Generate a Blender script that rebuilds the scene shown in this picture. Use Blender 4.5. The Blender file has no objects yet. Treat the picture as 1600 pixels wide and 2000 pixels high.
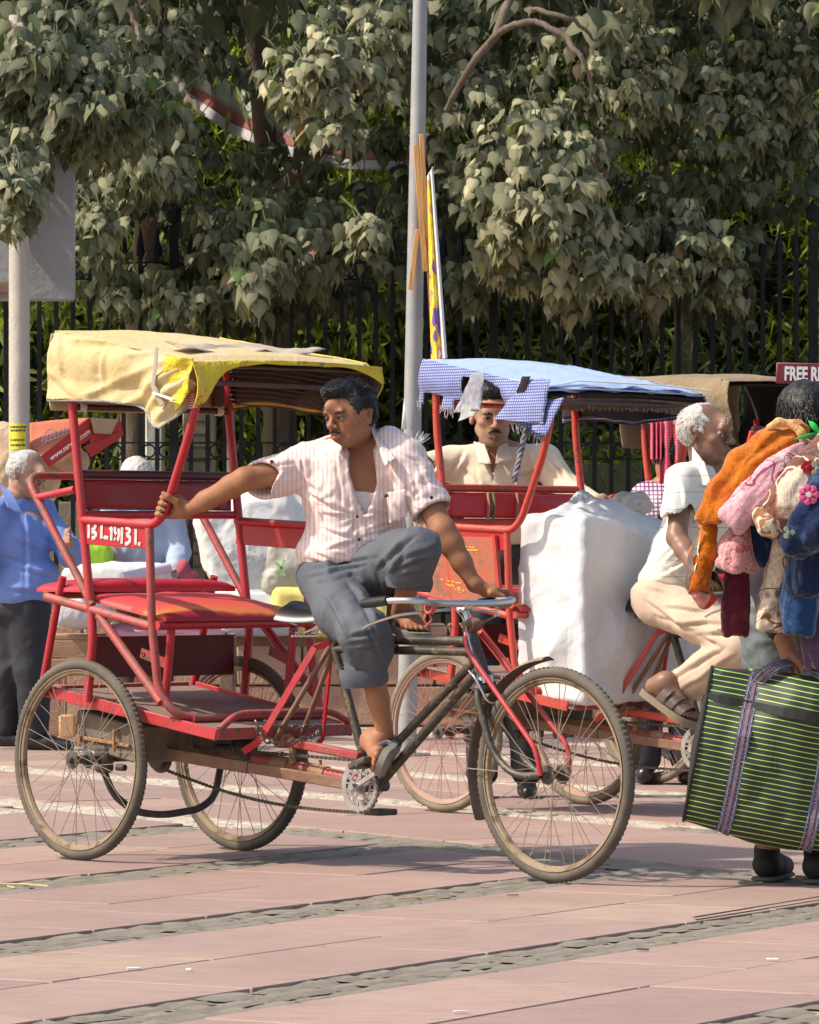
import bpy, bmesh, math, random
import numpy as np
from mathutils import Vector, Matrix
random.seed(7); rng=np.random.default_rng(7)
R=math.radians
scene=bpy.context.scene
COL=scene.collection
# ---------------------------------------------------------------- camera
CAM_H=1.06; FPX=9100.0          # eye height (m); focal length in photo pixels (1600x2000 frame)
cam=bpy.data.cameras.new('camera'); camo=bpy.data.objects.new('camera',cam); COL.objects.link(camo)
cam.sensor_fit='VERTICAL'; cam.sensor_height=36; cam.sensor_width=28.8
cam.lens=FPX/2000*36; cam.shift_y=93/2000
camo.location=(0,0,CAM_H); camo.rotation_euler=(R(90),0,0)
cam.clip_start=.5; cam.clip_end=400
cam.dof.use_dof=True; cam.dof.focus_distance=16.1; cam.dof.aperture_fstop=32
scene.camera=camo
# ---------------------------------------------------------------- light
SUN_EL=47; SUN_AZ=258         # azimuth of the sun, degrees clockwise from +Y
w=bpy.data.worlds.new('World'); scene.world=w; w.use_nodes=True
nt=w.node_tree; nt.nodes.clear()
sky=nt.nodes.new('ShaderNodeTexSky'); sky.sky_type='NISHITA'; sky.sun_disc=False
sky.sun_elevation=R(SUN_EL); sky.sun_rotation=R(SUN_AZ); sky.dust_density=3.0; sky.air_density=1.2
bg=nt.nodes.new('ShaderNodeBackground'); bg.inputs[1].default_value=.15
wo=nt.nodes.new('ShaderNodeOutputWorld')
nt.links.new(sky.outputs[0],bg.inputs[0]); nt.links.new(bg.outputs[0],wo.inputs[0])
sl=bpy.data.lights.new('sun','SUN'); sl.energy=3.9; sl.angle=R(1.3); sl.color=(1,.90,.76)
so=bpy.data.objects.new('sun',sl); COL.objects.link(so)
sd=Vector((math.sin(R(SUN_AZ))*math.cos(R(SUN_EL)),math.cos(R(SUN_AZ))*math.cos(R(SUN_EL)),math.sin(R(SUN_EL))))
so.rotation_euler=(-sd).to_track_quat('-Z','Y').to_euler(); so.location=(0,0,20)
vs=scene.view_settings; vs.view_transform='Standard'; vs.look='None'; vs.gamma=1; vs.exposure=.38
try: vs.use_curve_mapping=False
except Exception: pass
# ---------------------------------------------------------------- materials
MATS={}
def mat(name,col,rough=.7,col2=None,scale=6.0,amt=.5,bump=.0,bscale=60.,metal=0.,dust=None,dustamt=0.,
        spec=.5,stretch=(1,1,1),trans=None,sheen=0.,det=6.,rustc=None,rustamt=0.,rustscale=14.,fleck=0.,coat=0.,coord='Object'):
    if name in MATS: return MATS[name]
    m=bpy.data.materials.new(name); m.use_nodes=True; t=m.node_tree; N=t.nodes; K=t.links
    b=N['Principled BSDF']; b.inputs['Roughness'].default_value=rough; b.inputs['Metallic'].default_value=metal
    b.inputs['Specular IOR Level'].default_value=spec
    if coat: b.inputs['Coat Weight'].default_value=coat; b.inputs['Coat Roughness'].default_value=.25
    if sheen:
        b.inputs['Sheen Weight'].default_value=sheen; b.inputs['Sheen Roughness'].default_value=.4
    tc=N.new('ShaderNodeTexCoord'); mp=N.new('ShaderNodeMapping'); mp.inputs['Scale'].default_value=stretch
    K.new(tc.outputs[coord],mp.inputs[0])
    def noise(s,d=det,r=.6):
        n=N.new('ShaderNodeTexNoise'); n.inputs['Scale'].default_value=s; n.inputs['Detail'].default_value=d
        n.inputs['Roughness'].default_value=r; K.new(mp.outputs[0],n.inputs['Vector']); return n
    def mixc(fac,a,bc):
        x=N.new('ShaderNodeMix'); x.data_type='RGBA'
        if isinstance(fac,(int,float)): x.inputs[0].default_value=fac
        else: K.new(fac,x.inputs[0])
        for i,v in ((6,a),(7,bc)):
            if isinstance(v,tuple): x.inputs[i].default_value=(*v,1)
            else: K.new(v,x.inputs[i])
        return x.outputs[2]
    def ramp(src,lo,hi):
        r=N.new('ShaderNodeMapRange'); r.inputs[1].default_value=lo; r.inputs[2].default_value=hi
        r.clamp=True; K.new(src,r.inputs[0]); return r.outputs[0]
    c=tuple(col)
    if col2:
        n=noise(scale); f=ramp(n.outputs[0],.5-.25*(1.2-amt),.5+.25*(1.2-amt)); c=mixc(f,c,tuple(col2))
    if fleck:
        n=noise(190,2); f=ramp(n.outputs[0],.35,.65); c2=mixc(f,(1-fleck,)*3,(1+fleck*.5,)*3)
        x=N.new('ShaderNodeMix'); x.data_type='RGBA'; x.blend_type='MULTIPLY'; x.inputs[0].default_value=1
        if isinstance(c,tuple): x.inputs[6].default_value=(*c,1)
        else: K.new(c,x.inputs[6])
        K.new(c2,x.inputs[7]); c=x.outputs[2]
    if rustc:
        n=noise(rustscale,8,.7); f=ramp(n.outputs[0],.66-rustamt*.35,.72-rustamt*.3); c=mixc(f,c,tuple(rustc))
    if dust:
        g=N.new('ShaderNodeNewGeometry'); s=N.new('ShaderNodeSeparateXYZ'); K.new(g.outputs['Normal'],s.inputs[0])
        f=ramp(s.outputs[2],-.4,1.0); n=noise(9.,5); f2=ramp(n.outputs[0],.25,.7)
        mm=N.new('ShaderNodeMath'); mm.operation='MULTIPLY'; K.new(f,mm.inputs[0]); K.new(f2,mm.inputs[1])
        m3=N.new('ShaderNodeMath'); m3.operation='MULTIPLY'; K.new(mm.outputs[0],m3.inputs[0]); m3.inputs[1].default_value=dustamt
        c=mixc(m3.outputs[0],c,tuple(dust))
        rr=N.new('ShaderNodeMapRange'); K.new(m3.outputs[0],rr.inputs[0]); rr.inputs[3].default_value=rough; rr.inputs[4].default_value=.95
        K.new(rr.outputs[0],b.inputs['Roughness'])
    if isinstance(c,tuple): b.inputs['Base Color'].default_value=(*c,1)
    else: K.new(c,b.inputs['Base Color'])
    if bump:
        n=noise(bscale,4,.6); bu=N.new('ShaderNodeBump'); bu.inputs['Strength'].default_value=min(1,bump); bu.inputs['Distance'].default_value=.6/bscale
        K.new(n.outputs[0],bu.inputs['Height']); K.new(bu.outputs[0],b.inputs['Normal'])
    if trans:
        b.inputs['Subsurface Weight'].default_value=0
        tr=N.new('ShaderNodeBsdfTranslucent'); tr.inputs[0].default_value=(*trans,1)
        ad=N.new('ShaderNodeMixShader'); ad.inputs[0].default_value=.35
        o=N['Material Output']; K.new(b.outputs[0],ad.inputs[1]); K.new(tr.outputs[0],ad.inputs[2]); K.new(ad.outputs[0],o.inputs[0])
    m['_c']=1
    MATS[name]=m; return m
def custom(name,fn):
    m=bpy.data.materials.new(name); m.use_nodes=True; t=m.node_tree
    fn(t,t.nodes,t.links,t.nodes['Principled BSDF']); MATS[name]=m; return m
# ---------------------------------------------------------------- scene-graph helpers
def tag(o,label=None,cat=None,group=None,kind=None):
    if label: o['label']=label
    if cat: o['category']=cat
    if group: o['group']=group
    if kind: o['kind']=kind
    return o
def empty(name,label,cat,loc=(0,0,0),rz=0,group=None):
    o=bpy.data.objects.new(name,None); COL.objects.link(o); o.location=loc; o.rotation_euler=(0,0,rz)
    o.empty_display_size=.1
    return tag(o,label,cat,group)
def obj(name,me,m=None,parent=None,kind=None,label=None):
    o=bpy.data.objects.new(name,me); COL.objects.link(o)
    if m is not None and len(me.materials)==0:
        for x in (m if isinstance(m,(list,tuple)) else [m]): me.materials.append(x)
    if parent is not None: o.parent=parent
    if kind: o['kind']=kind
    if label: o['label']=label
    return o
def copy_tree(o,parent=None):
    c=o.copy(); COL.objects.link(c); c.parent=parent
    for ch in list(o.children): copy_tree(ch,c)
    return c
# ---------------------------------------------------------------- mesh builder
def fillet(pts,r,n=5):
    pts=[Vector(p) for p in pts]; out=[pts[0]]
    for a,b,c in zip(pts,pts[1:],pts[2:]):
        u=(a-b); v=(c-b); d=min(r,u.length*.49,v.length*.49)
        p=b+u.normalized()*d; q=b+v.normalized()*d
        for i in range(n+1):
            t=i/n; out.append((1-t)**2*p+2*t*(1-t)*b+t*t*q)
    out.append(pts[-1]); return out
class MB:
    def __init__(s): s.v=[]; s.f=[]; s.mi=[]
    def add(s,vs,fs,mi=0):
        b=len(s.v); s.v+= [tuple(x) for x in vs]; s.f+=[tuple(i+b for i in f) for f in fs]; s.mi+=[mi]*len(fs); return s
    def tube(s,pts,r,seg=8,closed=False,cap=True,mi=0,flat=None):
        pts=[Vector(p) for p in pts]; n=len(pts); rs=r if isinstance(r,(list,tuple)) else [r]*n
        vs=[];fs=[]; up=None
        for i,p in enumerate(pts):
            if closed: t=(pts[(i+1)%n]-pts[i-1])
            else: t=pts[min(i+1,n-1)]-pts[max(i-1,0)]
            if t.length<1e-9: t=Vector((0,0,1))
            t.normalize()
            if up is None:
                up=Vector((0,0,1)) if abs(t.z)<.9 else Vector((1,0,0))
            a=up-t*up.dot(t)
            if a.length<1e-6: a=t.orthogonal()
            a.normalize(); up=a; b=t.cross(a)
            for k in range(seg):
                g=2*math.pi*k/seg+(math.pi/4 if seg==4 else 0)
                ca,sb=math.cos(g),math.sin(g)
                if flat: sb*=flat
                vs.append(p+(a*ca+b*sb)*rs[i])
        m=n if closed else n-1
        for i in range(m):
            j=(i+1)%n
            for k in range(seg):
                l=(k+1)%seg; fs.append((i*seg+k,i*seg+l,j*seg+l,j*seg+k))
        if cap and not closed:
            fs.append(tuple(range(seg))[::-1]); fs.append(tuple((n-1)*seg+k for k in range(seg)))
        return s.add(vs,fs,mi)
    def cyl(s,a,b,r,r2=None,seg=12,mi=0): return s.tube([a,b],[r,r if r2 is None else r2],seg,mi=mi)
    def box(s,c,d,rot=None,mi=0,bev=0):
        c=Vector(c); M=rot.to_3x3() if rot is not None else Matrix.Identity(3)
        hx,hy,hz=d[0]/2,d[1]/2,d[2]/2
        if bev<=0:
            vs=[c+M@Vector((x*hx,y*hy,z*hz)) for x in(-1,1) for y in(-1,1) for z in(-1,1)]
            return s.add(vs,[(0,1,3,2),(4,6,7,5),(0,4,5,1),(2,3,7,6),(0,2,6,4),(1,5,7,3)],mi)
        b=min(bev,hx*.9,hy*.9,hz*.9); vs=[];ix={}
        for x in(-1,1):
            for y in(-1,1):
                for z in(-1,1):
                    for ax in range(3):
                        q=[x*(hx-b),y*(hy-b),z*(hz-b)]; q[ax]=(x,y,z)[ax]*(hx,hy,hz)[ax]
                        ix[(x,y,z,ax)]=len(vs); vs.append(c+M@Vector(q))
        fs=[]
        for ax in range(3):
            o=[i for i in range(3) if i!=ax]
            for sg in(-1,1):
                lp=[]
                for (p,q) in((-1,-1),(1,-1),(1,1),(-1,1)):
                    k=[0,0,0];k[ax]=sg;k[o[0]]=p;k[o[1]]=q; lp.append(ix[(*k,ax)])
                fs.append(tuple(lp))
        for ax in range(3):
            o=[i for i in range(3) if i!=ax]
            for p in(-1,1):
                for q in(-1,1):
                    k=[0,0,0];k[o[0]]=p;k[o[1]]=q
                    k1=list(k);k1[ax]=-1;k2=list(k);k2[ax]=1
                    fs.append((ix[(*k1,o[0])],ix[(*k2,o[0])],ix[(*k2,o[1])],ix[(*k1,o[1])]))
        for x in(-1,1):
            for y in(-1,1):
                for z in(-1,1): fs.append(tuple(ix[(x,y,z,a)] for a in range(3)))
        s.fixn=True
        return s.add(vs,fs,mi)
    def bar(s,a,b,w,h,up=(0,0,1),mi=0,bev=0):
        a=Vector(a);b=Vector(b);x=(b-a);L=x.length;x.normalize();u=Vector(up);u=(u-x*u.dot(x)).normalized();y=u.cross(x)
        M=Matrix((x,y,u)).transposed(); return s.box((a+b)/2,(L,w,h),M,mi,bev)
    def lathe(s,prof,o=(0,0,0),axis='z',seg=24,mi=0,cap=False):
        o=Vector(o);vs=[];fs=[];n=len(prof)
        for k in range(seg):
            g=2*math.pi*k/seg;c,sn=math.cos(g),math.sin(g)
            for (r,h) in prof:
                q={'z':(r*c,r*sn,h),'y':(r*sn,h,r*c),'x':(h,r*c,r*sn)}[axis]; vs.append(o+Vector(q))
        for k in range(seg):
            l=(k+1)%seg
            for i in range(n-1): fs.append((k*n+i,l*n+i,l*n+i+1,k*n+i+1))
        return s.add(vs,fs,mi)
    def grid(s,fn,nu,nv,mi=0,thick=0):
        vs=[Vector(fn(i/nu,j/nv)) for i in range(nu+1) for j in range(nv+1)]
        fs=[(i*(nv+1)+j,(i+1)*(nv+1)+j,(i+1)*(nv+1)+j+1,i*(nv+1)+j+1) for i in range(nu) for j in range(nv)]
        return s.add(vs,fs,mi)
    def mesh(s,name='m',smooth=True,ang=40,solid=0):
        me=bpy.data.meshes.new(name); me.from_pydata(s.v,[],s.f); me.update()
        if len(set(s.mi))>1: me.polygons.foreach_set('material_index',s.mi)
        bm=bmesh.new(); bm.from_mesh(me)
        bmesh.ops.recalc_face_normals(bm,faces=bm.faces)
        if solid:
            bm.normal_update(); src=bm.verts[:]; nv={v:bm.verts.new(v.co-v.normal*solid) for v in src}
            bd=[e for e in bm.edges if len(e.link_faces)==1]; fl=bm.faces[:]
            for f in fl: q=bm.faces.new([nv[v] for v in reversed(f.verts)]); q.material_index=f.material_index
            for e in bd:
                f=e.link_faces[0]; l=[l for l in f.loops if l.edge==e][0]; a,b_=l.vert,l.link_loop_next.vert
                try: q=bm.faces.new((b_,a,nv[a],nv[b_])); q.material_index=f.material_index
                except ValueError: pass
        if smooth:
            ca=R(ang)
            for f in bm.faces: f.smooth=True
            for e in bm.edges:
                if len(e.link_faces)==2 and e.calc_face_angle(0)>ca: e.smooth=False
        bm.to_mesh(me); bm.free(); return me
    def build(s,name,m,parent=None,smooth=True,kind=None,label=None,solid=0,ang=40):
        return obj(name,s.mesh(name,smooth,ang,solid),m,parent,kind,label)
# projection helpers: where a ray of the photo meets a plane of the place
def W(px,py,Y): return Vector(((px-800)*Y/FPX,Y,CAM_H-(py-1093)*Y/FPX))
class Frame:
    def __init__(s,cx,cy,deg): s.cx,s.cy,s.a=cx,cy,R(deg); s.c,s.s=math.cos(s.a),math.sin(s.a)
    def P(s,px,py,x=None,y=None,z=None):
        dx=(px-800)/FPX; dz=-(py-1093)/FPX
        ox=-s.cx*s.c-s.cy*s.s; oy=s.cx*s.s-s.cy*s.c; lx=dx*s.c+s.s; ly=-dx*s.s+s.c
        if y is not None: t=(y-oy)/ly
        elif x is not None: t=(x-ox)/lx
        else: t=(z-CAM_H)/dz
        return Vector((ox+t*lx,oy+t*ly,CAM_H+t*dz))
    def w(s,x,y,z): return Vector((s.cx+x*s.c-y*s.s,s.cy+x*s.s+y*s.c,z))
F1=Frame(-.888,16.69,-46); F2=Frame(.455,19.84,-46); F3=Frame(1.05,22.35,-46)
# ---------------------------------------------------------------- numpy noise
_T=rng.random((32,32,32)).astype(np.float32)
def vnoise(P,s=1.0):
    q=np.asarray(P,dtype=np.float64)*s; i=np.floor(q).astype(int); f=q-i; f=f*f*(3-2*f)
    def g(a,b,c): return _T[(i[...,0]+a)&31,(i[...,1]+b)&31,(i[...,2]+c)&31]
    x,y,z=f[...,0],f[...,1],f[...,2]
    r=0
    for a in(0,1):
        for b in(0,1):
            for c in(0,1):
                r=r+g(a,b,c)*(x if a else 1-x)*(y if b else 1-y)*(z if c else 1-z)
    return r*2-1
def fbm(P,s=1.,o=3):
    r=0;a=1.
    P=np.asarray(P,dtype=np.float64)
    for k in range(o): r=r+a*vnoise(P+k*7.3,s*2**k); a*=.5
    return r
# ---------------------------------------------------------------- signed-distance sculpting
class SDF:
    """local boxes of a distance grid, smooth-blended; surface nets turns it into one skin"""
    def __init__(s,lo,hi,h):
        s.lo=np.array(lo,float); s.h=h; s.n=np.ceil((np.array(hi,float)-s.lo)/h).astype(int)+1
        s.v=np.full(s.n,1.0,np.float32)
    def _reg(s,lo,hi,pad):
        a=np.maximum(np.floor((np.array(lo)-pad-s.lo)/s.h).astype(int),0); b=np.minimum(np.ceil((np.array(hi)+pad-s.lo)/s.h).astype(int)+1,s.n)
        if np.any(b<=a): return None,None
        ax=[s.lo[i]+s.h*np.arange(a[i],b[i]) for i in range(3)]
        X,Y,Z=np.meshgrid(*ax,indexing='ij'); return (slice(a[0],b[0]),slice(a[1],b[1]),slice(a[2],b[2])),(X,Y,Z)
    def _mix(s,sl,d,k,op):
        v=s.v[sl]
        if op=='u':
            if k>0: h=np.clip(.5+.5*(v-d)/k,0,1); s.v[sl]=v*(1-h)+d*h-k*h*(1-h)
            else: s.v[sl]=np.minimum(v,d)
        elif op=='s':
            if k>0: h=np.clip(.5-.5*(v+d)/k,0,1); s.v[sl]=v*(1-h)-d*h+k*h*(1-h)
            else: s.v[sl]=np.maximum(v,-d)
    def cone(s,a,b,ra,rb,k=.02,op='u',sq=None):
        a=np.array(a,float);b=np.array(b,float);rm=max(ra,rb)
        sl,G=s._reg(np.minimum(a,b)-rm,np.maximum(a,b)+rm,k+4*s.h)
        if sl is None: return s
        ab=b-a;L2=max(ab@ab,1e-12); px,py,pz=G[0]-a[0],G[1]-a[1],G[2]-a[2]
        t=np.clip((px*ab[0]+py*ab[1]+pz*ab[2])/L2,0,1)
        d=np.sqrt((px-t*ab[0])**2+(py-t*ab[1])**2+(pz-t*ab[2])**2)-(ra+(rb-ra)*t)
        s._mix(sl,d,k,op); return s
    def chain(s,pts,rs,k=.02):
        for i in range(len(pts)-1): s.cone(pts[i],pts[i+1],rs[i],rs[i+1],k)
        return s
    def ell(s,c,r,rot=None,k=.02,op='u'):
        c=np.array(c,float);r=np.array(r,float);rm=r.max()
        sl,G=s._reg(c-rm,c+rm,k+4*s.h)
        if sl is None: return s
        p=[G[i]-c[i] for i in range(3)]
        if rot is not None:
            m=np.array(rot); p=[m[0,i]*p[0]+m[1,i]*p[1]+m[2,i]*p[2] for i in range(3)]
        k0=np.sqrt((p[0]/r[0])**2+(p[1]/r[1])**2+(p[2]/r[2])**2)+1e-6; k1=np.sqrt((p[0]/r[0]**2)**2+(p[1]/r[1]**2)**2+(p[2]/r[2]**2)**2)+1e-6
        s._mix(sl,k0*(k0-1)/k1,k,op); return s
    def box(s,c,r,rot=None,rd=.01,k=.02,op='u'):
        c=np.array(c,float);r=np.array(r,float);rm=np.linalg.norm(r)
        sl,G=s._reg(c-rm,c+rm,k+4*s.h)
        if sl is None: return s
        p=[G[i]-c[i] for i in range(3)]
        if rot is not None:
            m=np.array(rot); p=[m[0,i]*p[0]+m[1,i]*p[1]+m[2,i]*p[2] for i in range(3)]
        q=[np.abs(p[i])-r[i]+rd for i in range(3)]
        d=np.sqrt(sum(np.maximum(x,0)**2 for x in q))+np.minimum(np.maximum(q[0],np.maximum(q[1],q[2])),0)-rd
        s._mix(sl,d,k,op); return s
    def half(s,pt,nrm,k=0.0):       # cut away everything on the side nrm points to
        nrm=np.array(nrm,float);nrm/=np.linalg.norm(nrm)
        ax=[s.lo[i]+s.h*np.arange(s.n[i]) for i in range(3)]; X,Y,Z=np.meshgrid(*ax,indexing='ij')
        d=(X-pt[0])*nrm[0]+(Y-pt[1])*nrm[1]+(Z-pt[2])*nrm[2]
        s._mix((slice(None),)*3,-d,k,'s'); return s
    def mesh(s):
        v=s.v;h=s.h;ins=v<0
        ns=np.array(v.shape)-1
        c=np.zeros(ns,np.int8)
        for a in(0,1):
            for b in(0,1):
                for d in(0,1): c+=ins[a:a+ns[0],b:b+ns[1],d:d+ns[2]]
        act=(c>0)&(c<8); I=np.argwhere(act); n=len(I); idx=np.full(ns,-1,np.int64); idx[act]=np.arange(n)
        cn=[(a,b,d) for a in(0,1) for b in(0,1) for d in(0,1)]
        cv=np.stack([v[I[:,0]+a,I[:,1]+b,I[:,2]+d] for a,b,d in cn],1)
        P=np.zeros((n,3));K=np.zeros(n)
        for i in range(8):
            for j in range(i+1,8):
                if sum(abs(cn[i][q]-cn[j][q]) for q in range(3))!=1: continue
                a,b=cv[:,i],cv[:,j]; m=(a<0)!=(b<0); t=np.where(m,a/(a-b+1e-12),0)
                P+=m[:,None]*(np.array(cn[i])+t[:,None]*(np.array(cn[j])-np.array(cn[i]))); K+=m
        P=(P/K[:,None]+I)*h+s.lo
        Q=[]
        for ax in range(3):
            A=[slice(1,ns[i]) for i in range(3)]; A[ax]=slice(0,ns[ax])
            B=list(A); B[ax]=slice(1,ns[ax]+1)
            a=ins[tuple(A)];b=ins[tuple(B)]; e=np.argwhere(a!=b)
            if len(e)==0: continue
            off=np.array([1,1,1]);off[ax]=0; e=e+off
            fl=ins[e[:,0],e[:,1],e[:,2]]
            o1,o2=[i for i in range(3) if i!=ax]
            def cell(d1,d2):
                q=e.copy();q[:,o1]-=d1;q[:,o2]-=d2; return idx[q[:,0],q[:,1],q[:,2]]
            q=np.stack([cell(1,1),cell(0,1),cell(0,0),cell(1,0)],1)
            if ax==1: fl=~fl
            q[~fl]=q[~fl][:,::-1]; Q.append(q)
        if not Q: print('EMPTY SDF'); return np.zeros((0,3)),np.zeros((0,4),int)
        Q=np.concatenate(Q); Q=Q[(Q>=0).all(1)]
        return P,Q
def skin_mesh(name,parts,disp=None,smooth=2,col=None,origin=(0,0,0)):
    """parts: list of SDF; merged to one mesh; disp(P,N)->P"""
    Vs=[];Fs=[];o=0
    for s in parts:
        P,Q=s.mesh() if isinstance(s,SDF) else s
        if len(P)==0: print('EMPTY',name); continue
        if smooth:
            for _ in range(smooth):
                A=np.zeros_like(P);C=np.zeros(len(P))
                for k in range(4):
                    a=Q[:,k];b=Q[:,(k+1)%4]
                    np.add.at(A,a,P[b]);np.add.at(C,a,1);np.add.at(A,b,P[a]);np.add.at(C,b,1)
                P=P*.5+.5*A/np.maximum(C,1)[:,None]
        if disp is not None:
            n=np.cross(P[Q[:,2]]-P[Q[:,0]],P[Q[:,3]]-P[Q[:,1]]);N=np.zeros_like(P)
            for k in range(4): np.add.at(N,Q[:,k],n)
            N/=np.linalg.norm(N,axis=1)[:,None]+1e-9
            P=disp(P,N)
        Vs.append(P);Fs.append(Q+o);o+=len(P)
    if not Vs: return bpy.data.meshes.new(name)
    V=np.concatenate(Vs);Q=np.concatenate(Fs); cl=col(V) if col is not None else None; V=V-np.array(origin)
    me=bpy.data.meshes.new(name); me.vertices.add(len(V)); me.vertices.foreach_set('co',V.ravel())
    me.loops.add(len(Q)*4); me.loops.foreach_set('vertex_index',Q.ravel().astype(np.int32))
    me.polygons.add(len(Q)); me.polygons.foreach_set('loop_start',np.arange(len(Q),dtype=np.int32)*4)
    me.polygons.foreach_set('loop_total',np.full(len(Q),4,np.int32)); me.update(calc_edges=True)
    me.polygons.foreach_set('use_smooth',np.ones(len(Q),bool)); me.validate()
    if cl is not None:
        ca=me.color_attributes.new('tint','FLOAT_COLOR','POINT'); ca.data.foreach_set('color',np.concatenate([cl,np.ones((len(cl),1))],1).ravel())
    return me
def fast_mesh(name,V,Fc,mi=None,cols=None,smooth=False):
    """V (n,3), Fc (m,k) numpy"""
    k=Fc.shape[1]; me=bpy.data.meshes.new(name); me.vertices.add(len(V)); me.vertices.foreach_set('co',np.asarray(V,float).ravel())
    me.loops.add(len(Fc)*k); me.loops.foreach_set('vertex_index',Fc.ravel().astype(np.int32))
    me.polygons.add(len(Fc)); me.polygons.foreach_set('loop_start',np.arange(len(Fc),dtype=np.int32)*k)
    me.polygons.foreach_set('loop_total',np.full(len(Fc),k,np.int32)); me.update(calc_edges=True)
    if smooth: me.polygons.foreach_set('use_smooth',np.ones(len(Fc),bool))
    if cols is not None:
        ca=me.color_attributes.new('tint','FLOAT_COLOR','POINT'); ca.data.foreach_set('color',np.asarray(cols,float).ravel())
    return me
def text_mesh(txt,size,extr=.001,bold=.0,font=None):
    cu=bpy.data.curves.new('t','FONT'); cu.body=txt; cu.size=size; cu.extrude=extr; cu.offset=bold; cu.align_x='LEFT'; cu.resolution_u=3
    o=bpy.data.objects.new('t',cu); COL.objects.link(o); dg=bpy.context.evaluated_depsgraph_get()
    me=bpy.data.meshes.new_from_object(o.evaluated_get(dg)); bpy.data.objects.remove(o); return me
# ================================================================ GROUND
def ground_mat():
    def fn(t,N,K,b):
        tc=N.new('ShaderNodeTexCoord'); oi=N.new('ShaderNodeObjectInfo'); geo=N.new('ShaderNodeNewGeometry')
        def noise(s,d=6,r=.6,st=(1,1,1),rot=0):
            mp=N.new('ShaderNodeMapping'); mp.inputs['Scale'].default_value=st; mp.inputs['Rotation'].default_value=(0,0,rot)
            K.new(geo.outputs['Position'],mp.inputs[0])
            n=N.new('ShaderNodeTexNoise'); n.inputs['Scale'].default_value=s; n.inputs['Detail'].default_value=d; n.inputs['Roughness'].default_value=r
            K.new(mp.outputs[0],n.inputs['Vector']); return n.outputs[0]
        def ramp(a,lo,hi):
            r=N.new('ShaderNodeMapRange'); r.inputs[1].default_value=lo; r.inputs[2].default_value=hi; K.new(a,r.inputs[0]); return r.outputs[0]
        def mix(f,a,c,mode='MIX'):
            x=N.new('ShaderNodeMix'); x.data_type='RGBA'; x.blend_type=mode
            if isinstance(f,float): x.inputs[0].default_value=f
            else: K.new(f,x.inputs[0])
            for i,v in((6,a),(7,c)):
                if isinstance(v,tuple): x.inputs[i].default_value=(*v,1)
                else: K.new(v,x.inputs[i])
            return x.outputs[2]
        c=mix(ramp(noise(1.6),.35,.65),(.300,.185,.152),(.350,.228,.190))
        c=mix(ramp(noise(.55,3),.56,.70),c,(.38,.28,.195))                 # buff stones
        c=mix(ramp(noise(5,7,.65,(1,5,1),.35),.5,.72),c,(.20,.10,.085))      # fine worn streaks along the grain
        sc=mix(ramp(oi.outputs['Random'],0,1),(.78,.75,.76),(1.10,1.08,1.04))
        c=mix(1.0,c,sc,'MULTIPLY')
        c=mix(ramp(noise(240,2),.3,.7),c,mix(.5,c,(.44,.35,.30)))
        c=mix(ramp(noise(3.1,8,.7,(1,1,1),1.),.55,.78),c,(.25,.175,.145)); c=mix(ramp(noise(60,3,.8),.68,.74),c,(.14,.10,.085))     # grime
        K.new(c,b.inputs['Base Color']); b.inputs['Roughness'].default_value=.72
        bu=N.new('ShaderNodeBump'); bu.inputs['Strength'].default_value=.35; bu.inputs['Distance'].default_value=.006
        K.new(noise(28,6,.7,(1,2.5,1),.35),bu.inputs['Height']); K.new(bu.outputs[0],b.inputs['Normal'])
    return custom('sandstone',fn)
M_SAND=ground_mat()
M_GROUT=mat('sand_joint',(.33,.26,.195),.95,(.40,.33,.25),9,.6,.5,90)
M_COB=mat('granite_cobble',(.42,.36,.285),.85,(.50,.44,.35),11,.7,1.0,38,rustc=(.36,.30,.23),rustamt=.3,rustscale=20)
g=MB(); g.add([(-60,2,-.012),(60,2,-.012),(60,140,-.012),(-60,140,-.012)],[(0,1,2,3)])
ground=g.build('ground',M_GROUT,None,False,'structure')
ground['label']='ground of sandstone paving with cobble bands'
A1=R(60); A2=R(-59)
def frame2d(p0,a):
    c,s=math.cos(a),math.sin(a)
    def to(u,v): return (p0[0]+u*c-v*s,p0[1]+u*s+v*c)
    return to
def clip(poly,p,n,keep=1):
    out=[]
    for i,a in enumerate(poly):
        b=poly[(i+1)%len(poly)]
        da=((a[0]-p[0])*n[0]+(a[1]-p[1])*n[1])*keep; db=((b[0]-p[0])*n[0]+(b[1]-p[1])*n[1])*keep
        if da>=0: out.append(a)
        if (da>=0)!=(db>=0):
            t=da/(da-db); out.append((a[0]+t*(b[0]-a[0]),a[1]+t*(b[1]-a[1])))
    return out
def area(p): return abs(sum(p[i][0]*p[(i+1)%len(p)][1]-p[(i+1)%len(p)][0]*p[i][1] for i in range(len(p))))/2
def vis(x,y,m=60):
    if y<9.8: return False
    px=800+FPX*x/y; py=1093+FPX*CAM_H/y
    return -m<px<1600+m and py<2000+m*1.5
BANDW=.30; BP=1.62     # band width and spacing across bands
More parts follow.
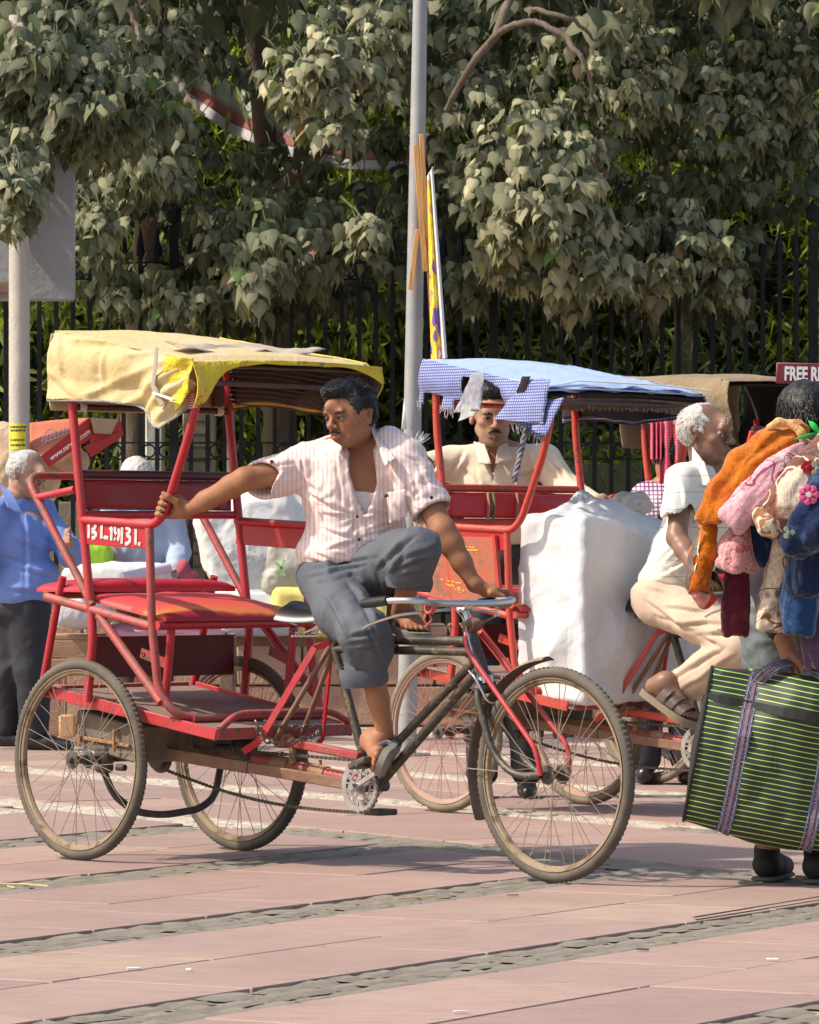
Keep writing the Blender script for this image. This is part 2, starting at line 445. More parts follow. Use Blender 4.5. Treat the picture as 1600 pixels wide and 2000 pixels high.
# boundary line (the band that crosses): through D0 with direction A2
D0=(-.487,18.3); dn=(math.sin(A2)*-1,math.cos(A2)) # normal, pointing away from camera side
def slab_mesh(poly,z=0.0,drop=.012,inset=.0045,jit=0.):
    cx=sum(p[0] for p in poly)/len(poly); cy=sum(p[1] for p in poly)/len(poly)
    q=[]
    for i,p in enumerate(poly):
        d=math.hypot(cx-p[0],cy-p[1]) or 1; q.append((p[0]+(cx-p[0])/d*inset*1.4,p[1]+(cy-p[1])/d*inset*1.4))
    n=len(q); b=.003
    r=[(p[0]+(cx-p[0])*b/max(.05,math.hypot(cx-p[0],cy-p[1])),p[1]+(cy-p[1])*b/max(.05,math.hypot(cx-p[0],cy-p[1]))) for p in q]
    vs=[(x-cx,y-cy,-drop-.002) for x,y in q]+[(x-cx,y-cy,-.0025) for x,y in q]+[(x-cx,y-cy,0) for x,y in r]
    fs=[tuple(range(2*n,3*n))]
    for i in range(n):
        j=(i+1)%n; fs+=[(i,j,n+j,n+i),(n+i,n+j,2*n+j,2*n+i)]
    m=MB(); m.add(vs,fs); return m.mesh('paving_slab',False),(cx,cy)
slabs=[];cobs=[]
def lay(origin,ang,vpos,zone,urange):
    to=frame2d(origin,ang); rr=random.Random(int(ang*100))
    vs_=sorted(vpos)
    for k,v0 in enumerate(vs_):
        nxt=vs_[k+1] if k+1<len(vs_) else v0+BP
        # slab rows between this band and the next
        a=v0+BANDW/2; wd=(nxt-BANDW/2-a)/2
        for row in range(2):
            u=urange[0]+rr.uniform(0,.6)
            while u<urange[1]:
                L=rr.choice((.6,.75,.9,1.2)); p=[to(u,a+row*wd),to(u+L,a+row*wd),to(u+L,a+(row+1)*wd),to(u,a+(row+1)*wd)]
                u+=L
                p=clip(p,zone[0],zone[1],zone[2])
                if len(p)<3 or area(p)<.004: continue
                cx=sum(q[0] for q in p)/len(p);cy=sum(q[1] for q in p)/len(p)
                if any(vis(*q,200) for q in p) or vis(cx,cy,200): slabs.append((cy,p))
        # cobbles
        for row in range(3):
            u=urange[0]+rr.uniform(0,.15)
            while u<urange[1]:
                L=rr.uniform(.12,.24); x,y=to(u+L/2,v0-BANDW/2+(row+.5)*BANDW/3)
                if ((x-zone[0][0])*zone[1][0]+(y-zone[0][1])*zone[1][1])*zone[2]>0 and vis(x,y,30):
                    cobs.append((y,x,ang,L,BANDW/3))
                u+=L
# near zone, bands along A1; A passes (-1.113,12.66); B passes (.44,12.66)
sepA=(.44+1.113)*math.sin(A1)
BP=sepA
lay((-1.113,12.66),A1,[k*-BP for k in range(-3,5)],(( D0[0]+dn[0]*-.15,D0[1]+dn[1]*-.15),dn,-1),(-9,9))
lay(D0,A2,[k*1.42 for k in range(0,11)],((D0[0]-dn[0]*.15,D0[1]-dn[1]*.15),dn,1),(-14,12))
slabs.sort(key=lambda a:a[0])
zj=random.Random(3)
for i,(cy,p) in enumerate(slabs):
    me,(cx,cyy)=slab_mesh(p)
    if i<290:
        o=obj('paving_slab',me,M_SAND,ground); o.location=(cx,cyy,zj.uniform(-.0015,.0015))
    else:
        if i==290: rest=MB()
        rest.add([(v.co.x+cx,v.co.y+cyy,v.co.z) for v in me.vertices],[tuple(q.vertices) for q in me.polygons])
if len(slabs)>290: rest.build('far_paving',M_SAND,ground,False,'stuff')
# the far plaza beyond the laid slabs keeps the same stone
fp=MB(); fp.add([(-60,34,-.004),(60,34,-.004),(60,120,-.004),(-60,120,-.004)],[(0,1,2,3)])
obj('plaza',fp.mesh(),M_SAND,None,'structure')['label']='far sandstone plaza ground'
def cobble_mesh(sd):
    r=random.Random(sd); m=MB(); nu,nv=5,4
    hh={}
    def fn(u,v):
        x=u-.5;y=v-.5; e=max(abs(x),abs(y))*2
        j=.035
        z=(1-max(0,(e-.55)/.45)**2.2)*1.0 if e<1 else 0
        k=(round(u*nu),round(v*nv))
        if k not in hh: hh[k]=(r.uniform(-j,j),r.uniform(-j,j),r.uniform(-.25,.25))
        a=hh[k]
        return (x*.90+a[0],y*.86+a[1],z+a[2]*(1 if e<.9 else .2))
    m.grid(fn,nu,nv); return m.mesh('cobble',True,35)
CM=[cobble_mesh(i) for i in range(9)]
for m_ in CM: m_.materials.append(M_COB)
cobs.sort(key=lambda a:a[0]); cr=random.Random(5)
V=[];Fq=[];base=0
for i,(y,x,a,L,wv) in enumerate(cobs):
    me=CM[cr.randrange(9)]; zt=cr.uniform(.006,.010); zz=-.009+cr.uniform(-.001,.0015)
    if i<300:
        o=obj('cobble',me,None,ground); o.location=(x,y,zz); o.rotation_euler=(cr.uniform(-.04,.04),cr.uniform(-.03,.03),a+cr.choice((0,math.pi))+cr.uniform(-.06,.06)); o.scale=(L,wv,zt)
    else:
        c,s=math.cos(a),math.sin(a)
        co=np.empty(len(me.vertices)*3); me.vertices.foreach_get('co',co); co=co.reshape(-1,3)*np.array([L,wv,zt])
        V.append(np.stack([x+co[:,0]*c-co[:,1]*s,y+co[:,0]*s+co[:,1]*c,co[:,2]+zz],1))
        Fq.append(np.array([q.vertices[:] for q in me.polygons])+base); base+=len(co)
if V: obj('far_cobbles',fast_mesh('far_cobbles',np.concatenate(V),np.concatenate(Fq),smooth=True),M_COB,ground,'stuff')
# drain grooves, straw and litter
gr=MB()
for k in range(3):
    a=W(1360,1792+k*9,1); 
    p=[(1355+k*4,1792+k*5),(1600,1752+k*7)]
    q=[Vector(((px-800)/FPX*(FPX*CAM_H/(py-1093)),FPX*CAM_H/(py-1093),.0015)) for px,py in p]
    gr.bar(q[0],q[1],.006,.002)
gr.build('drain_groove',mat('dark_joint',(.06,.045,.035),.95),ground,False)
M_STRAW=mat('straw',(.62,.47,.20),.7)
def gp(px,py): Y=FPX*CAM_H/(py-1093); return Vector(((px-800)/FPX*Y,Y,.004))
for i,(a,b,c_) in enumerate((((0,1728),(50,1729),(95,1733)),((770,1757),(815,1755),(850,1752)),((0,1734),(14,1733),(30,1736)))):
    m=MB(); m.tube([gp(*a),gp(*b),gp(*c_)],.0022,5)
    tag(m.build('straw',M_STRAW),['long dry straw lying on the paving at the left edge','dry straw lying across the cobble band near the middle','short dry straw bit at the far left edge of the paving'][i],'straw')
lit=[(1002,1752,'crumpled brown scrap near the front wheel'),(1510,1878,'small cream scrap on slab at lower right'),(262,1896,'tiny white scrap on the slab in the lower left'),(370,1898,'pink speck beside the white scrap'),(900,1981,'pale scrap at the bottom of the paving'),(1032,1704,'pale crumb in front of the wheel'),(1255,1859,'dark little twig on right slabs')]
for px,py,lb in lit:
    m=MB(); p=gp(px,py); m.box(p+Vector((0,0,.003)),(.035 if 'speck' not in lb else .015,.012,.004),Matrix.Rotation(random.uniform(-.5,.5),3,'Z').to_4x4(),bev=.001)
    c={'brown':(.20,.12,.08),'cream':(.75,.70,.45),'white':(.8,.8,.78),'pink ':(.7,.3,.3),'dark ':(.05,.04,.03)}
    col=next((v for k,v in c.items() if k in lb),(.6,.55,.5))
    tag(m.build('litter_scrap',mat('litter%.2f'%col[0],col,.8)),lb,'litter')
# ================================================================ LEDGE, FENCE, PARK BEHIND
M_LEDGE=mat('ledge_sandstone',(.38,.21,.14),.85,(.46,.30,.20),4,.6,.5,40,dust=(.45,.34,.25),dustamt=.6)
M_IRON=mat('fence_iron',(.008,.009,.012),.75,(.016,.016,.018),9,.5,.2,60,spec=.2)
LY=29.5
ledge=MB(); ledge.box((0,LY+1.0,.29),(14,1.84,.575)); lo_=ledge.build('ledge_core',M_LEDGE)
lroot=empty('stone_ledge','long low sandstone ledge carrying the sacks below the iron fence','ledge',(0,LY+1,0)); lo_.parent=lroot; lo_.matrix_parent_inverse=Matrix.Translation((0,-LY-1,0))
def put(o,root,loc,rot=(0,0,0)): o.parent=root; o.location=Vector(loc)-root.location; o.rotation_euler=rot
lr=random.Random(2)
bmk=[]
for L in(.34,.42,.50):
    m=MB(); m.box((0,0,0),(L-.012,.10,.245),bev=.008); bmk.append((L,m.mesh('stone_block')))
    bmk[-1][1].materials.append(M_LEDGE)
for row in range(2):
    x=-4-.2*row
    while x<4:
        L,me=lr.choice(bmk); o=obj('stone_block',me,None); put(o,lroot,(x+L/2,LY+.04+lr.uniform(-.004,.004),.135+row*.255)); x+=L
m=MB(); m.box((0,0,0),(.76,1.98,.06),bev=.012); cap=m.mesh('coping_slab'); cap.materials.append(M_LEDGE)
for i in range(11):
    o=obj('coping_slab',cap,None); put(o,lroot,(-4+i*.772,LY+1,.605+lr.uniform(-.002,.003)))
# fence
FY=31.3; fr_=empty('iron_fence','tall black iron picket fence with rings behind the stone ledge','fence',(0,FY,0))
m=MB(); m.tube([(0,0,.63),(0,0,3.10)],.021,4,cap=True); m.tube([(0,0,3.10),(0,0,3.17),(0,0,3.30)],[.03,.024,.002],6); pk=m.mesh('picket',False); pk.materials.append(M_IRON)
m=MB(); m.box((0,0,1.95),(.06,.06,2.7)); m.lathe([(0,.10),(.05,.06),(.05,0),(.03,-.03)],(0,0,3.36),seg=10); pp=m.mesh('fence_post',False); pp.materials.append(M_IRON)
m=MB(); m.tube([(.042*math.cos(a),0,.042*math.sin(a)) for a in [k*math.pi/8 for k in range(16)]],.007,5,closed=True); rg=m.mesh('ring'); rg.materials.append(M_IRON)
sp=.113
for i in range(-36,38):
    x=i*sp; big=(i%19==5)
    put(obj('fence_post' if big else 'picket',pp if big else pk,None),fr_,(x,FY,0))
    if i%2==0 or i%5==0:
        for z in(1.79,3.0): put(obj('ring',rg,None),fr_,(x+sp/2,FY-.004,z))
for z in(.70,1.845,1.735,2.945,3.055):
    m=MB(); m.bar((-4.2,0,z),(4.3,0,z),.03,.012); put(m.build('rail',M_IRON,None,False),fr_,(0,FY,0))
# things in the park behind the fence
M_PALE=mat('pale_plaster',(.50,.52,.46),.85,(.38,.40,.34),2,.6,.3,20)
M_TABLET=mat('tablet_stone',(.33,.31,.24),.85,(.25,.23,.18),3,.6,.3,30)
def wbox(name,px0,px1,py0,py1,Y,d,m,label,cat,bev=.01):
    a=W(px0,py0,Y);b=W(px1,py1,Y); mb=MB(); mb.box((0,0,0),(abs(b.x-a.x),d,abs(a.z-b.z)),bev=bev)
    o=mb.build(name,m); o.location=((a.x+b.x)/2,Y+d/2,(a.z+b.z)/2); return tag(o,label,cat)
wbox('plaster_pillar',284,318,800,1330,33.2,.3,M_PALE,'pale plaster pillar behind the fence, left of the inscribed tablet','pillar')
wbox('plaster_pillar',436,456,800,1330,33.2,.3,M_PALE,'narrow pale pillar behind the fence, right of the inscribed tablet','pillar')
tb=empty('inscribed_tablet','brownish inscribed stone tablet standing behind the fence','tablet',W(390,1100,33.6))
mb=MB(); mb.box((0,0,.35),(.24,.12,1.55),bev=.01); mb.build('slab',M_TABLET,tb)
mb=MB(); tr_=random.Random(4)
for k in range(12):
    x=-.09
    while x<.07:
        l=tr_.uniform(.01,.03); mb.box((x+l/2,-.0625,1.02-k*.095),(l,.005,.014)); x+=l+.008
mb.build('inscription',mat('inscription',(.10,.09,.07),.9),tb,False)
wbox('low_wall',1060,1262,905,1330,33.5,.3,mat('khaki_wall',(.20,.185,.13),.9,(.26,.24,.17),2.5,.6,.3,25),'low khaki wall behind the fence at right','wall')
wbox('garden_wall',560,1060,960,1330,34.2,.3,MATS['khaki_wall'],'long low khaki garden wall behind the fence in the middle','wall')
wbox('garden_wall',-200,284,980,1330,34.2,.3,MATS['khaki_wall'],'low garden wall behind the fence at the far left','wall')
wbox('garden_wall',1262,1900,940,1330,34.2,.3,MATS['khaki_wall'],'low garden wall behind the fence at the far right','wall')
# ---------------------------------------------------------------- leaves
def leaf_mat(name,rough=.6,tr=.3,spec=.4,tcol=(1.3,1.5,.5)):
    def fn(t,N,K,b):
        a=N.new('ShaderNodeAttribute'); a.attribute_name='tint'
        K.new(a.outputs['Color'],b.inputs['Base Color']); b.inputs['Roughness'].default_value=rough; b.inputs['Specular IOR Level'].default_value=spec
        mx=N.new('ShaderNodeMix'); mx.data_type='RGBA'; mx.blend_type='MULTIPLY'; mx.inputs[0].default_value=1; K.new(a.outputs['Color'],mx.inputs[6]); mx.inputs[7].default_value=(*tcol,1)
        tn=N.new('ShaderNodeBsdfTranslucent'); K.new(mx.outputs[2],tn.inputs[0])
        ms=N.new('ShaderNodeMixShader'); ms.inputs[0].default_value=tr; o=N['Material Output']
        K.new(b.outputs[0],ms.inputs[1]); K.new(tn.outputs[0],ms.inputs[2]); K.new(ms.outputs[0],o.inputs[0])
    return custom(name,fn)
M_LEAF=leaf_mat('peepal_leaf',.62,.16,.3,(1.1,1.5,.4)); M_BAM=leaf_mat('bamboo_leaf',.5,.45,.4)
M_BARK=mat('bark',(.10,.075,.055),.95,(.19,.145,.105),5,.6,.9,30,stretch=(1,1,.35))
half=[(0,0),(.17,-.055),(.33,-.01),(.40,.10),(.405,.26),(.33,.43),(.21,.59),(.10,.72),(.042,.83),(.016,.96),(0,1.06)]
mid=[0,.10,.24,.40,.55,.68,.78,.9]
def leaf_template():
    # columns: midrib verts then right outline then left outline
    V=[(0,y,0.0) for y in mid]; out=half[1:-1]
    n0=len(V)
    def zof(x,y): return -.55*abs(x)**1.3 - .30*(y-.35)**2*(1 if y>.35 else .3)
    V=[(0,y,zof(0,y)) for y in mid]
    for s in(1,-1):
        for x,y in out: V.append((s*x,y,zof(x,y)+.02*math.sin(y*17+s)))
    tip=len(V); V.append((0,1.12,zof(0,1.12)))
    T=[]
    for si,s in enumerate((1,-1)):
        o=[n0+si*len(out)+k for k in range(len(out))]
        tri=[(0,o[0],o[1]),(0,o[1],1),(1,o[1],o[2]),(1,o[2],2),(2,o[2],o[3]),(2,o[3],3),(3,o[3],o[4]),(3,o[4],4),(4,o[4],o[5]),(4,o[5],5),(5,o[5],o[6]),(5,o[6],6),(6,o[6],o[7]),(6,o[7],7),(7,o[7],o[8]),(7,o[8],tip)]
        T+=[t if s==1 else t[::-1] for t in tri]
    return np.array(V),np.array(T)
LV,LT=leaf_template()
rib=np.zeros(len(LV)); rib[:len(mid)]=1
def rotm(d,up):
    """leaf y axis along d, z axis close to up (arrays n,3)"""
    d=d/np.linalg.norm(d,axis=1)[:,None]; z=up-d*(up*d).sum(1)[:,None]; z/=np.linalg.norm(z,axis=1)[:,None]+1e-9
    x=np.cross(d,z); return np.stack([x,d,z],2)
def tints(n,r,lime=.03,dusty=.5):  # dusty: share of pale dust colour, also used to paint sun and shade
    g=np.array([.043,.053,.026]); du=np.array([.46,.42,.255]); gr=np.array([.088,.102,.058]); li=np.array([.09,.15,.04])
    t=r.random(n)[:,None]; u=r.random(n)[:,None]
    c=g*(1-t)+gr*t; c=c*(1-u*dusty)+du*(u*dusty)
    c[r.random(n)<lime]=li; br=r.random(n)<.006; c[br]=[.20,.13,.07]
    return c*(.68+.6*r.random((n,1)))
# twig clusters: centre, outward direction, size, number
class Crown:
    def __init__(s): s.P=[];s.D=[];s.U=[];s.S=[];s.C=[];s.st=[]
clr=np.random.default_rng(11)
def cluster(cr,c,size,n,out,dusty):
    c=np.array(c,float); out=np.array(out,float); out/=np.linalg.norm(out)
    az=clr.random(n)*2*np.pi; spread=clr.uniform(.5,1.35,n)
    side=np.stack([np.cos(az),np.sin(az),np.zeros(n)],1)
    pet=side*spread[:,None]*.75+out*.7+np.array([0,0,1])*clr.uniform(-.5,.25,(n,1)); pet/=np.linalg.norm(pet,axis=1)[:,None]
    L=size*clr.uniform(.55,1.1,n)[:,None]
    base=c+pet*L*.85+clr.normal(0,size*.13,(n,3))
    d=pet*.40+np.array([0,0,-1.0])*clr.uniform(.55,1.7,(n,1))+clr.normal(0,.22,(n,3)); 
    up=pet*.7+np.array([0,-.10,.62])+clr.normal(0,.46,(n,3))
    sz=size*clr.uniform(.55,1.22,n)
    cr.P.append(base);cr.D.append(d);cr.U.append(up);cr.S.append(sz);cr.C.append(tints(n,clr,.012,dusty))
    k=min(n,7); cr.st+= [(c,base[i]) for i in range(k)]
    cr.st.append((c+np.array([clr.normal(0,.08),.32+clr.random()*.2,.14+clr.random()*.12]),c))
LOWX=[-150,0,40,62,85,112,140,165,220,300,420,520,600,700,800,880,1000,1120,1250,1330,1420,1490,1530,1600,1750]
LOWY=[500,470,490,430,340,345,430,590,630,650,640,655,640,610,600,640,610,640,655,600,660,640,520,470,460]
def low(x): return float(np.interp(x,LOWX,LOWY))
def gapped(px,py):
    for (x,y,rx,ry) in ((105,440,42,85),(95,530,58,70),(420,185,88,48),(520,248,72,34),(620,285,60,26),(730,312,70,20),(250,455,28,50),(470,70,60,50),(575,60,28,70),(1000,62,50,34),(1105,85,26,34),(1530,560,70,75),(1440,420,40,35),(1560,470,55,55),(700,315,60,14),(245,230,12,15)):
        if ((px-x)/rx)**2+((py-y)/ry)**2<1: return True
    return False
crowns=[Crown(),Crown(),Crown()]
def which(px): return 0 if px<430 else (1 if px<840 else 2)
pr=random.Random(21)
def lump(cx,cy,rx,ry,Y,n,size,dusty,N=11):
    for _ in range(int(n*2.1)):
        a=pr.random()*2*math.pi; q=math.sqrt(pr.random()); px=cx+rx*q*math.cos(a); py=cy+ry*q*math.sin(a)
        if py>low(px)-25 or gapped(px,py): continue
        Y2=Y+(-.5 if cx<200 and cy<420 else 3.3); z=Y2+1.0*q*q+pr.uniform(-.15,.15)
        cluster(crowns[which(px)],W(px,py,z),size*.78*pr.uniform(.8,1.2),int(pr.gauss(N+3,2)),(0,-1,.15),dusty)
# foreground boughs; sunlight painted in as a dustier, paler leaf tint
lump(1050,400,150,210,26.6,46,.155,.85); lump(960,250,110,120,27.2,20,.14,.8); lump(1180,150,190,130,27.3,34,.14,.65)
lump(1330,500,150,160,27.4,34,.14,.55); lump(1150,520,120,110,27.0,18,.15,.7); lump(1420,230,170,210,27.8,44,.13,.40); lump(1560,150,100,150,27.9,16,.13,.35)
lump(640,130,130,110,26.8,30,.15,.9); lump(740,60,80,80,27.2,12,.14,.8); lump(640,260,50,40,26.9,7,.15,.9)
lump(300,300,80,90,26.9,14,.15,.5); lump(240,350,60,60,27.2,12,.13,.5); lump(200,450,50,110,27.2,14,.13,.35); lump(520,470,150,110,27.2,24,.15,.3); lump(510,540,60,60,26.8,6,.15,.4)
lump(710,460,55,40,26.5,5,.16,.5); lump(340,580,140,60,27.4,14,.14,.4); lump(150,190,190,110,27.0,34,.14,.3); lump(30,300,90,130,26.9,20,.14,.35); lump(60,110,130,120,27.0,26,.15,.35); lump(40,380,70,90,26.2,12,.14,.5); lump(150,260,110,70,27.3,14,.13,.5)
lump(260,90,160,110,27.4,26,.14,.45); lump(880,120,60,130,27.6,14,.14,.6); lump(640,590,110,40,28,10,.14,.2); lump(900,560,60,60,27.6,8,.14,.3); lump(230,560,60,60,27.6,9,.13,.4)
# the mass behind, its shade painted in as a darker, less dusty tint
for _ in range(1150):
    px=pr.uniform(-130,1730); py=pr.uniform(-180,640)
    if py>low(px)-15 or gapped(px,py): continue
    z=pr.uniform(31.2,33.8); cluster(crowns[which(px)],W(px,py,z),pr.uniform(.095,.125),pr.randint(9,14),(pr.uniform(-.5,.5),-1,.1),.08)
# crown above the frame (its shade falls into the picture)
for _ in range(330):
    x=pr.uniform(-5,5); y=pr.uniform(30.5,35); z=pr.uniform(4.6,6.4)
    cluster(crowns[0 if x<-1.2 else 1 if x<.2 else 2],(x,y,z),.24,11,(0,-1,.3),.3)
tree_px=[270,548,1330]; tlab=['dusty heart-leaved tree over the signboard at left','dusty heart-leaved tree behind the beige canopy in the middle','dusty heart-leaved tree with sunlit boughs filling the right side']
kinds=[tints(1,np.random.default_rng(i),0,.2+.12*i)[0] for i in range(6)]+[np.array([.09,.15,.04])]
LVM=[]
for i,kc in enumerate(kinds):
    col=np.concatenate([kc*(1+.45*rib[:,None]),np.ones((len(LV),1))],1); m_=fast_mesh('leaf',LV,LT,cols=col,smooth=True); m_.materials.append(M_LEAF); LVM.append(m_)
def limb(name,pts,rs,parent,root,seg=10):
    P=[Vector(p) for p in pts]; out=[];ro=[]
    for i in range(len(P)-1):
        for k in range(6):
            t=k/6; a=P[max(i-1,0)];b=P[i];c=P[i+1];d=P[min(i+2,len(P)-1)]
            q=.5*((2*b)+(-a+c)*t+(2*a-5*b+4*c-d)*t*t+(-a+3*b-3*c+d)*t**3); out.append(q+Vector((random.uniform(-.01,.01),)*3)); ro.append((rs[i]*(1-t)+rs[i+1]*t)*random.uniform(.93,1.07))
    out.append(P[-1]);ro.append(rs[-1]); m=MB(); m.tube([p-root for p in out],ro,seg); return m.build(name,M_BARK,parent)
for ti,cr in enumerate(crowns):
    base=W(tree_px[ti],1100,34.0); base.z=0
    t=empty('peepal_tree',tlab[ti],'tree',base)
    B=Vector(base)
    P=np.concatenate(cr.P);D=np.concatenate(cr.D);U=np.concatenate(cr.U);S=np.concatenate(cr.S);C=np.concatenate(cr.C)
    P=P-np.array(B); M=rotm(D,U)
    px=800+FPX*(P[:,0]+B.x)/(P[:,1]+B.y); py=1093-FPX*(P[:,2]-CAM_H)/(P[:,1]+B.y)
    infr=(px>0)&(px<1600)&(py>0)&(py<700); score=np.where(infr,P[:,1]-S*6,1e3); o_=np.argsort(score); top=o_[:300]; restI=o_[300:]
    for i in top:
        kc=int(np.argmin([np.abs(C[i]-k).sum() for k in kinds])); o=obj('leaf',LVM[kc],None,t)
        mm=Matrix(M[i].tolist()).to_4x4(); mm.translation=Vector(P[i]); 
        o.matrix_local=mm@Matrix.Scale(float(S[i]),4)
    n=len(restI); Vt=np.einsum('nij,kj->nki',M[restI],LV)*S[restI][:,None,None]+P[restI][:,None,:]
    cc=np.concatenate([C[restI][:,None,:]*(1+.45*rib[None,:,None]),np.ones((n,len(LV),1))],2)
    Ft=(LT[None]+(np.arange(n)*len(LV))[:,None,None]).reshape(-1,3)
    obj('crown',fast_mesh('crown',Vt.reshape(-1,3),Ft,cols=cc.reshape(-1,4),smooth=True),M_LEAF,t,'stuff')
    tw=MB()
    for a,b in cr.st:
        a=Vector(a)-B;b=Vector(b)-B; m_=(a+b)/2+Vector((0,0,.02)); tw.tube([a,m_,b],.0022 if (a-b).length<.25 else .0045,3,cap=False)
    tw.build('twigs',mat('twig',(.085,.09,.05),.8),t,kind='stuff')
    if ti==0:
        limb('trunk',[B,W(265,900,34.0),W(275,600,33.8),W(300,300,33.4),W(330,-100,32.9)],[.16,.11,.10,.08,.05],t,B)
        limb('branch',[W(300,330,33.4),W(200,150,32.7),W(90,-60,31.7)],[.07,.05,.03],t,B)
        limb('branch',[W(275,600,33.8),W(150,480,32.4),W(40,330,29.8)],[.06,.04,.02],t,B)
        limb('branch',[W(250,10,30.7),W(262,40,30.6),W(275,80,30.5)],[.02,.02,.015],t,B)
        limb('branch',[W(340,140,30.8),W(365,190,30.4),W(400,225,30.3)],[.02,.03,.012],t,B)
    elif ti==1:
        limb('trunk',[B,W(546,900,34.0),W(545,700,33.9),W(548,560,33.8),W(520,300,33.6),W(498,60,33.4),W(490,-150,33.2)],[.17,.125,.12,.09,.08,.075,.06],t,B,14)
        limb('branch',[W(540,520,33.7),W(590,300,33.6),W(585,80,33.6),W(575,-120,33.4)],[.07,.06,.05,.045],t,B)
        limb('branch',[W(530,380,33.6),W(640,280,32.2),W(700,150,30.2)],[.05,.035,.02],t,B)
    else:
        limb('trunk',[B,W(1328,900,34.0),W(1332,600,33.9),W(1300,350,33.4),W(1240,100,32.9),W(1200,-120,33.2)],[.12,.075,.07,.06,.055,.05],t,B,12)
        limb('branch',[W(1240,100,32.9),W(1100,-60,32.4),W(1010,-20,30.8),W(968,70,30.2),W(925,120,30.1),W(872,215,30.4)],[.034,.030,.029,.027,.025,.02],t,B)
        limb('branch',[W(945,95,30.15),W(985,58,30.0),W(1045,42,29.9),W(1100,70,29.8),W(1138,120,29.7),W(1155,170,29.8),W(1172,235,30.0)],[.022,.023,.022,.020,.016,.011,.005],t,B)
        limb('branch',[W(1040,18,30.1),W(1110,35,30.0),W(1165,80,30.1)],[.018,.016,.008],t,B)
        limb('branch',[W(1240,100,32.9),W(1400,-50,32.2),W(1520,-100,31.0)],[.05,.04,.02],t,B)
# ---------------------------------------------------------------- park thicket
def narrow(n,xr,yr,zr,r,L,wd,c1,c2,name,label,cat,hang=.6,dens=None):
    P=np.stack([r.uniform(*xr,n),r.uniform(*yr,n),zr[0]+(zr[1]-zr[0])*r.random(n)**.8],1)
    if dens is not None: P=P[dens(P)]; n=len(P)
    D=r.normal(0,1,(n,3)); D[:,2]-=hang*1.6; U=r.normal(0,.5,(n,3))+np.array([0,-.5,.7])
    M=rotm(D,U); s=L*r.uniform(.6,1.2,n); T=np.array([(0,0,0),(wd,.35,-.02),(-wd,.35,-.02),(0,1,-.12)]); F=np.array([(0,1,2),(1,3,2)])
    V=np.einsum('nij,kj->nki',M,T)*s[:,None,None]+P[:,None,:]
    t=r.random((n,1)); C=np.array(c1)*(1-t)+np.array(c2)*t
    cc=np.concatenate([np.repeat(C[:,None,:],4,1),np.ones((n,4,1))],2)
    o=obj(name,fast_mesh(name,V.reshape(-1,3),(F[None]+(np.arange(n)*4)[:,None,None]).reshape(-1,3),cols=cc.reshape(-1,4)),M_BAM)
    return tag(o,label,cat,kind='stuff')
r3=np.random.default_rng(5)
def clump(f,th,ox): return lambda P: fbm(P+ox,f,2)>th
narrow(60000,(-5,5.2),(34.6,36.4),(.6,6.0),r3,.19,.10,(.08,.12,.022),(.36,.40,.08),'bamboo_thicket','yellow-green bamboo foliage behind the iron fence','bamboo',dens=clump(1.1,.02,3))
narrow(45000,(-6,6.2),(36.4,37.8),(.0,6.6),r3,.22,.14,(.06,.085,.028),(.15,.19,.055),'park_shrubs','dark green park shrubs behind the bamboo','shrubs',hang=.2)
narrow(9000,(.5,5),(32.0,33.2),(.6,2.6),r3,.13,.09,(.10,.15,.08),(.22,.28,.15),'oleander_bushes','grey-green feathery bushes behind the fence at right','bush',hang=-.6,dens=clump(1.7,.0,9))
def back(u,v):
    x=-12+24*u; z=-.2+8.2*v; p=np.array([[x,0,z]]); return (x,38.2+float(fbm(p,.9,3)[0])*.7,z)
m=MB(); m.grid(back,70,26); tag(m.build('hedge_mass',mat('hedge_green',(.035,.055,.02),.9,(.09,.12,.035),5,.6,1,9)),'dense dark hedge mass closing off the park','hedge',kind='stuff')
# cloth awning in the park
def awn(u,v):
    px=np.interp(u,[0,.15,.35,.5,.7,.85,1],[180,270,370,450,560,680,835]); yb=np.interp(u,[0,.15,.35,.5,.7,.85,1],[60,120,205,262,305,330,335]); h=np.interp(u,[0,.5,1],[130,100,75])
    p=W(px,yb-h*(1-v),34.6+.08*math.sin(u*40)+.25*(1-v)); return p
m=MB(); 
for (v0,v1,mi) in ((0,.55,0),(.55,.78,1),(.78,1,0)): m.grid(lambda u,v:awn(u,v0+(v1-v0)*v),48,3,mi)
aw=m.build('cloth_awning',[mat('awning_white',(.52,.50,.50),.8,(.40,.39,.40),3,.5,.3,15),mat('awning_red',(.32,.10,.09),.8)],solid=.006)
tag(aw,'white cloth awning with red stripe hanging in the trees','awning')
# ---------------------------------------------------------------- signboard and posts
M_BOARD=mat('board_grey',(.26,.265,.28),.6,(.32,.32,.33),3,.5,.2,10,rustc=(.16,.11,.08),rustamt=.05)
M_POSTG=mat('post_paint',(.50,.46,.40),.6,(.42,.39,.35),3,.6,.25,30)
YS=26.9; sb=empty('signboard','grey back of a big roadside signboard on a round post at left','signboard',(W(38,1000,YS).x,YS,0))
def rel(r,p): return Vector(p)-r.location
a=W(-150,215,YS+.13);b=W(147,588,YS+.13); m=MB(); m.box(rel(sb,((a.x+b.x)/2,YS+.15,(a.z+b.z)/2)),(b.x-a.x,.03,a.z-b.z),bev=.014); m.build('board',M_BOARD,sb)
m=MB(); m.cyl(rel(sb,(sb.location.x,YS,0)),rel(sb,(sb.location.x,YS,4.2)),.0605,seg=24); m.build('post',M_POSTG,sb)
m=MB()
z=W(0,560,YS).z; m.bar(rel(sb,(a.x,YS+.095,z)),rel(sb,(W(22,0,YS).x,YS+.095,z)),.07,.06)
m.build('brace',mat('rusty_steel',(.14,.09,.06),.8,(.25,.17,.12),8,.6),sb)
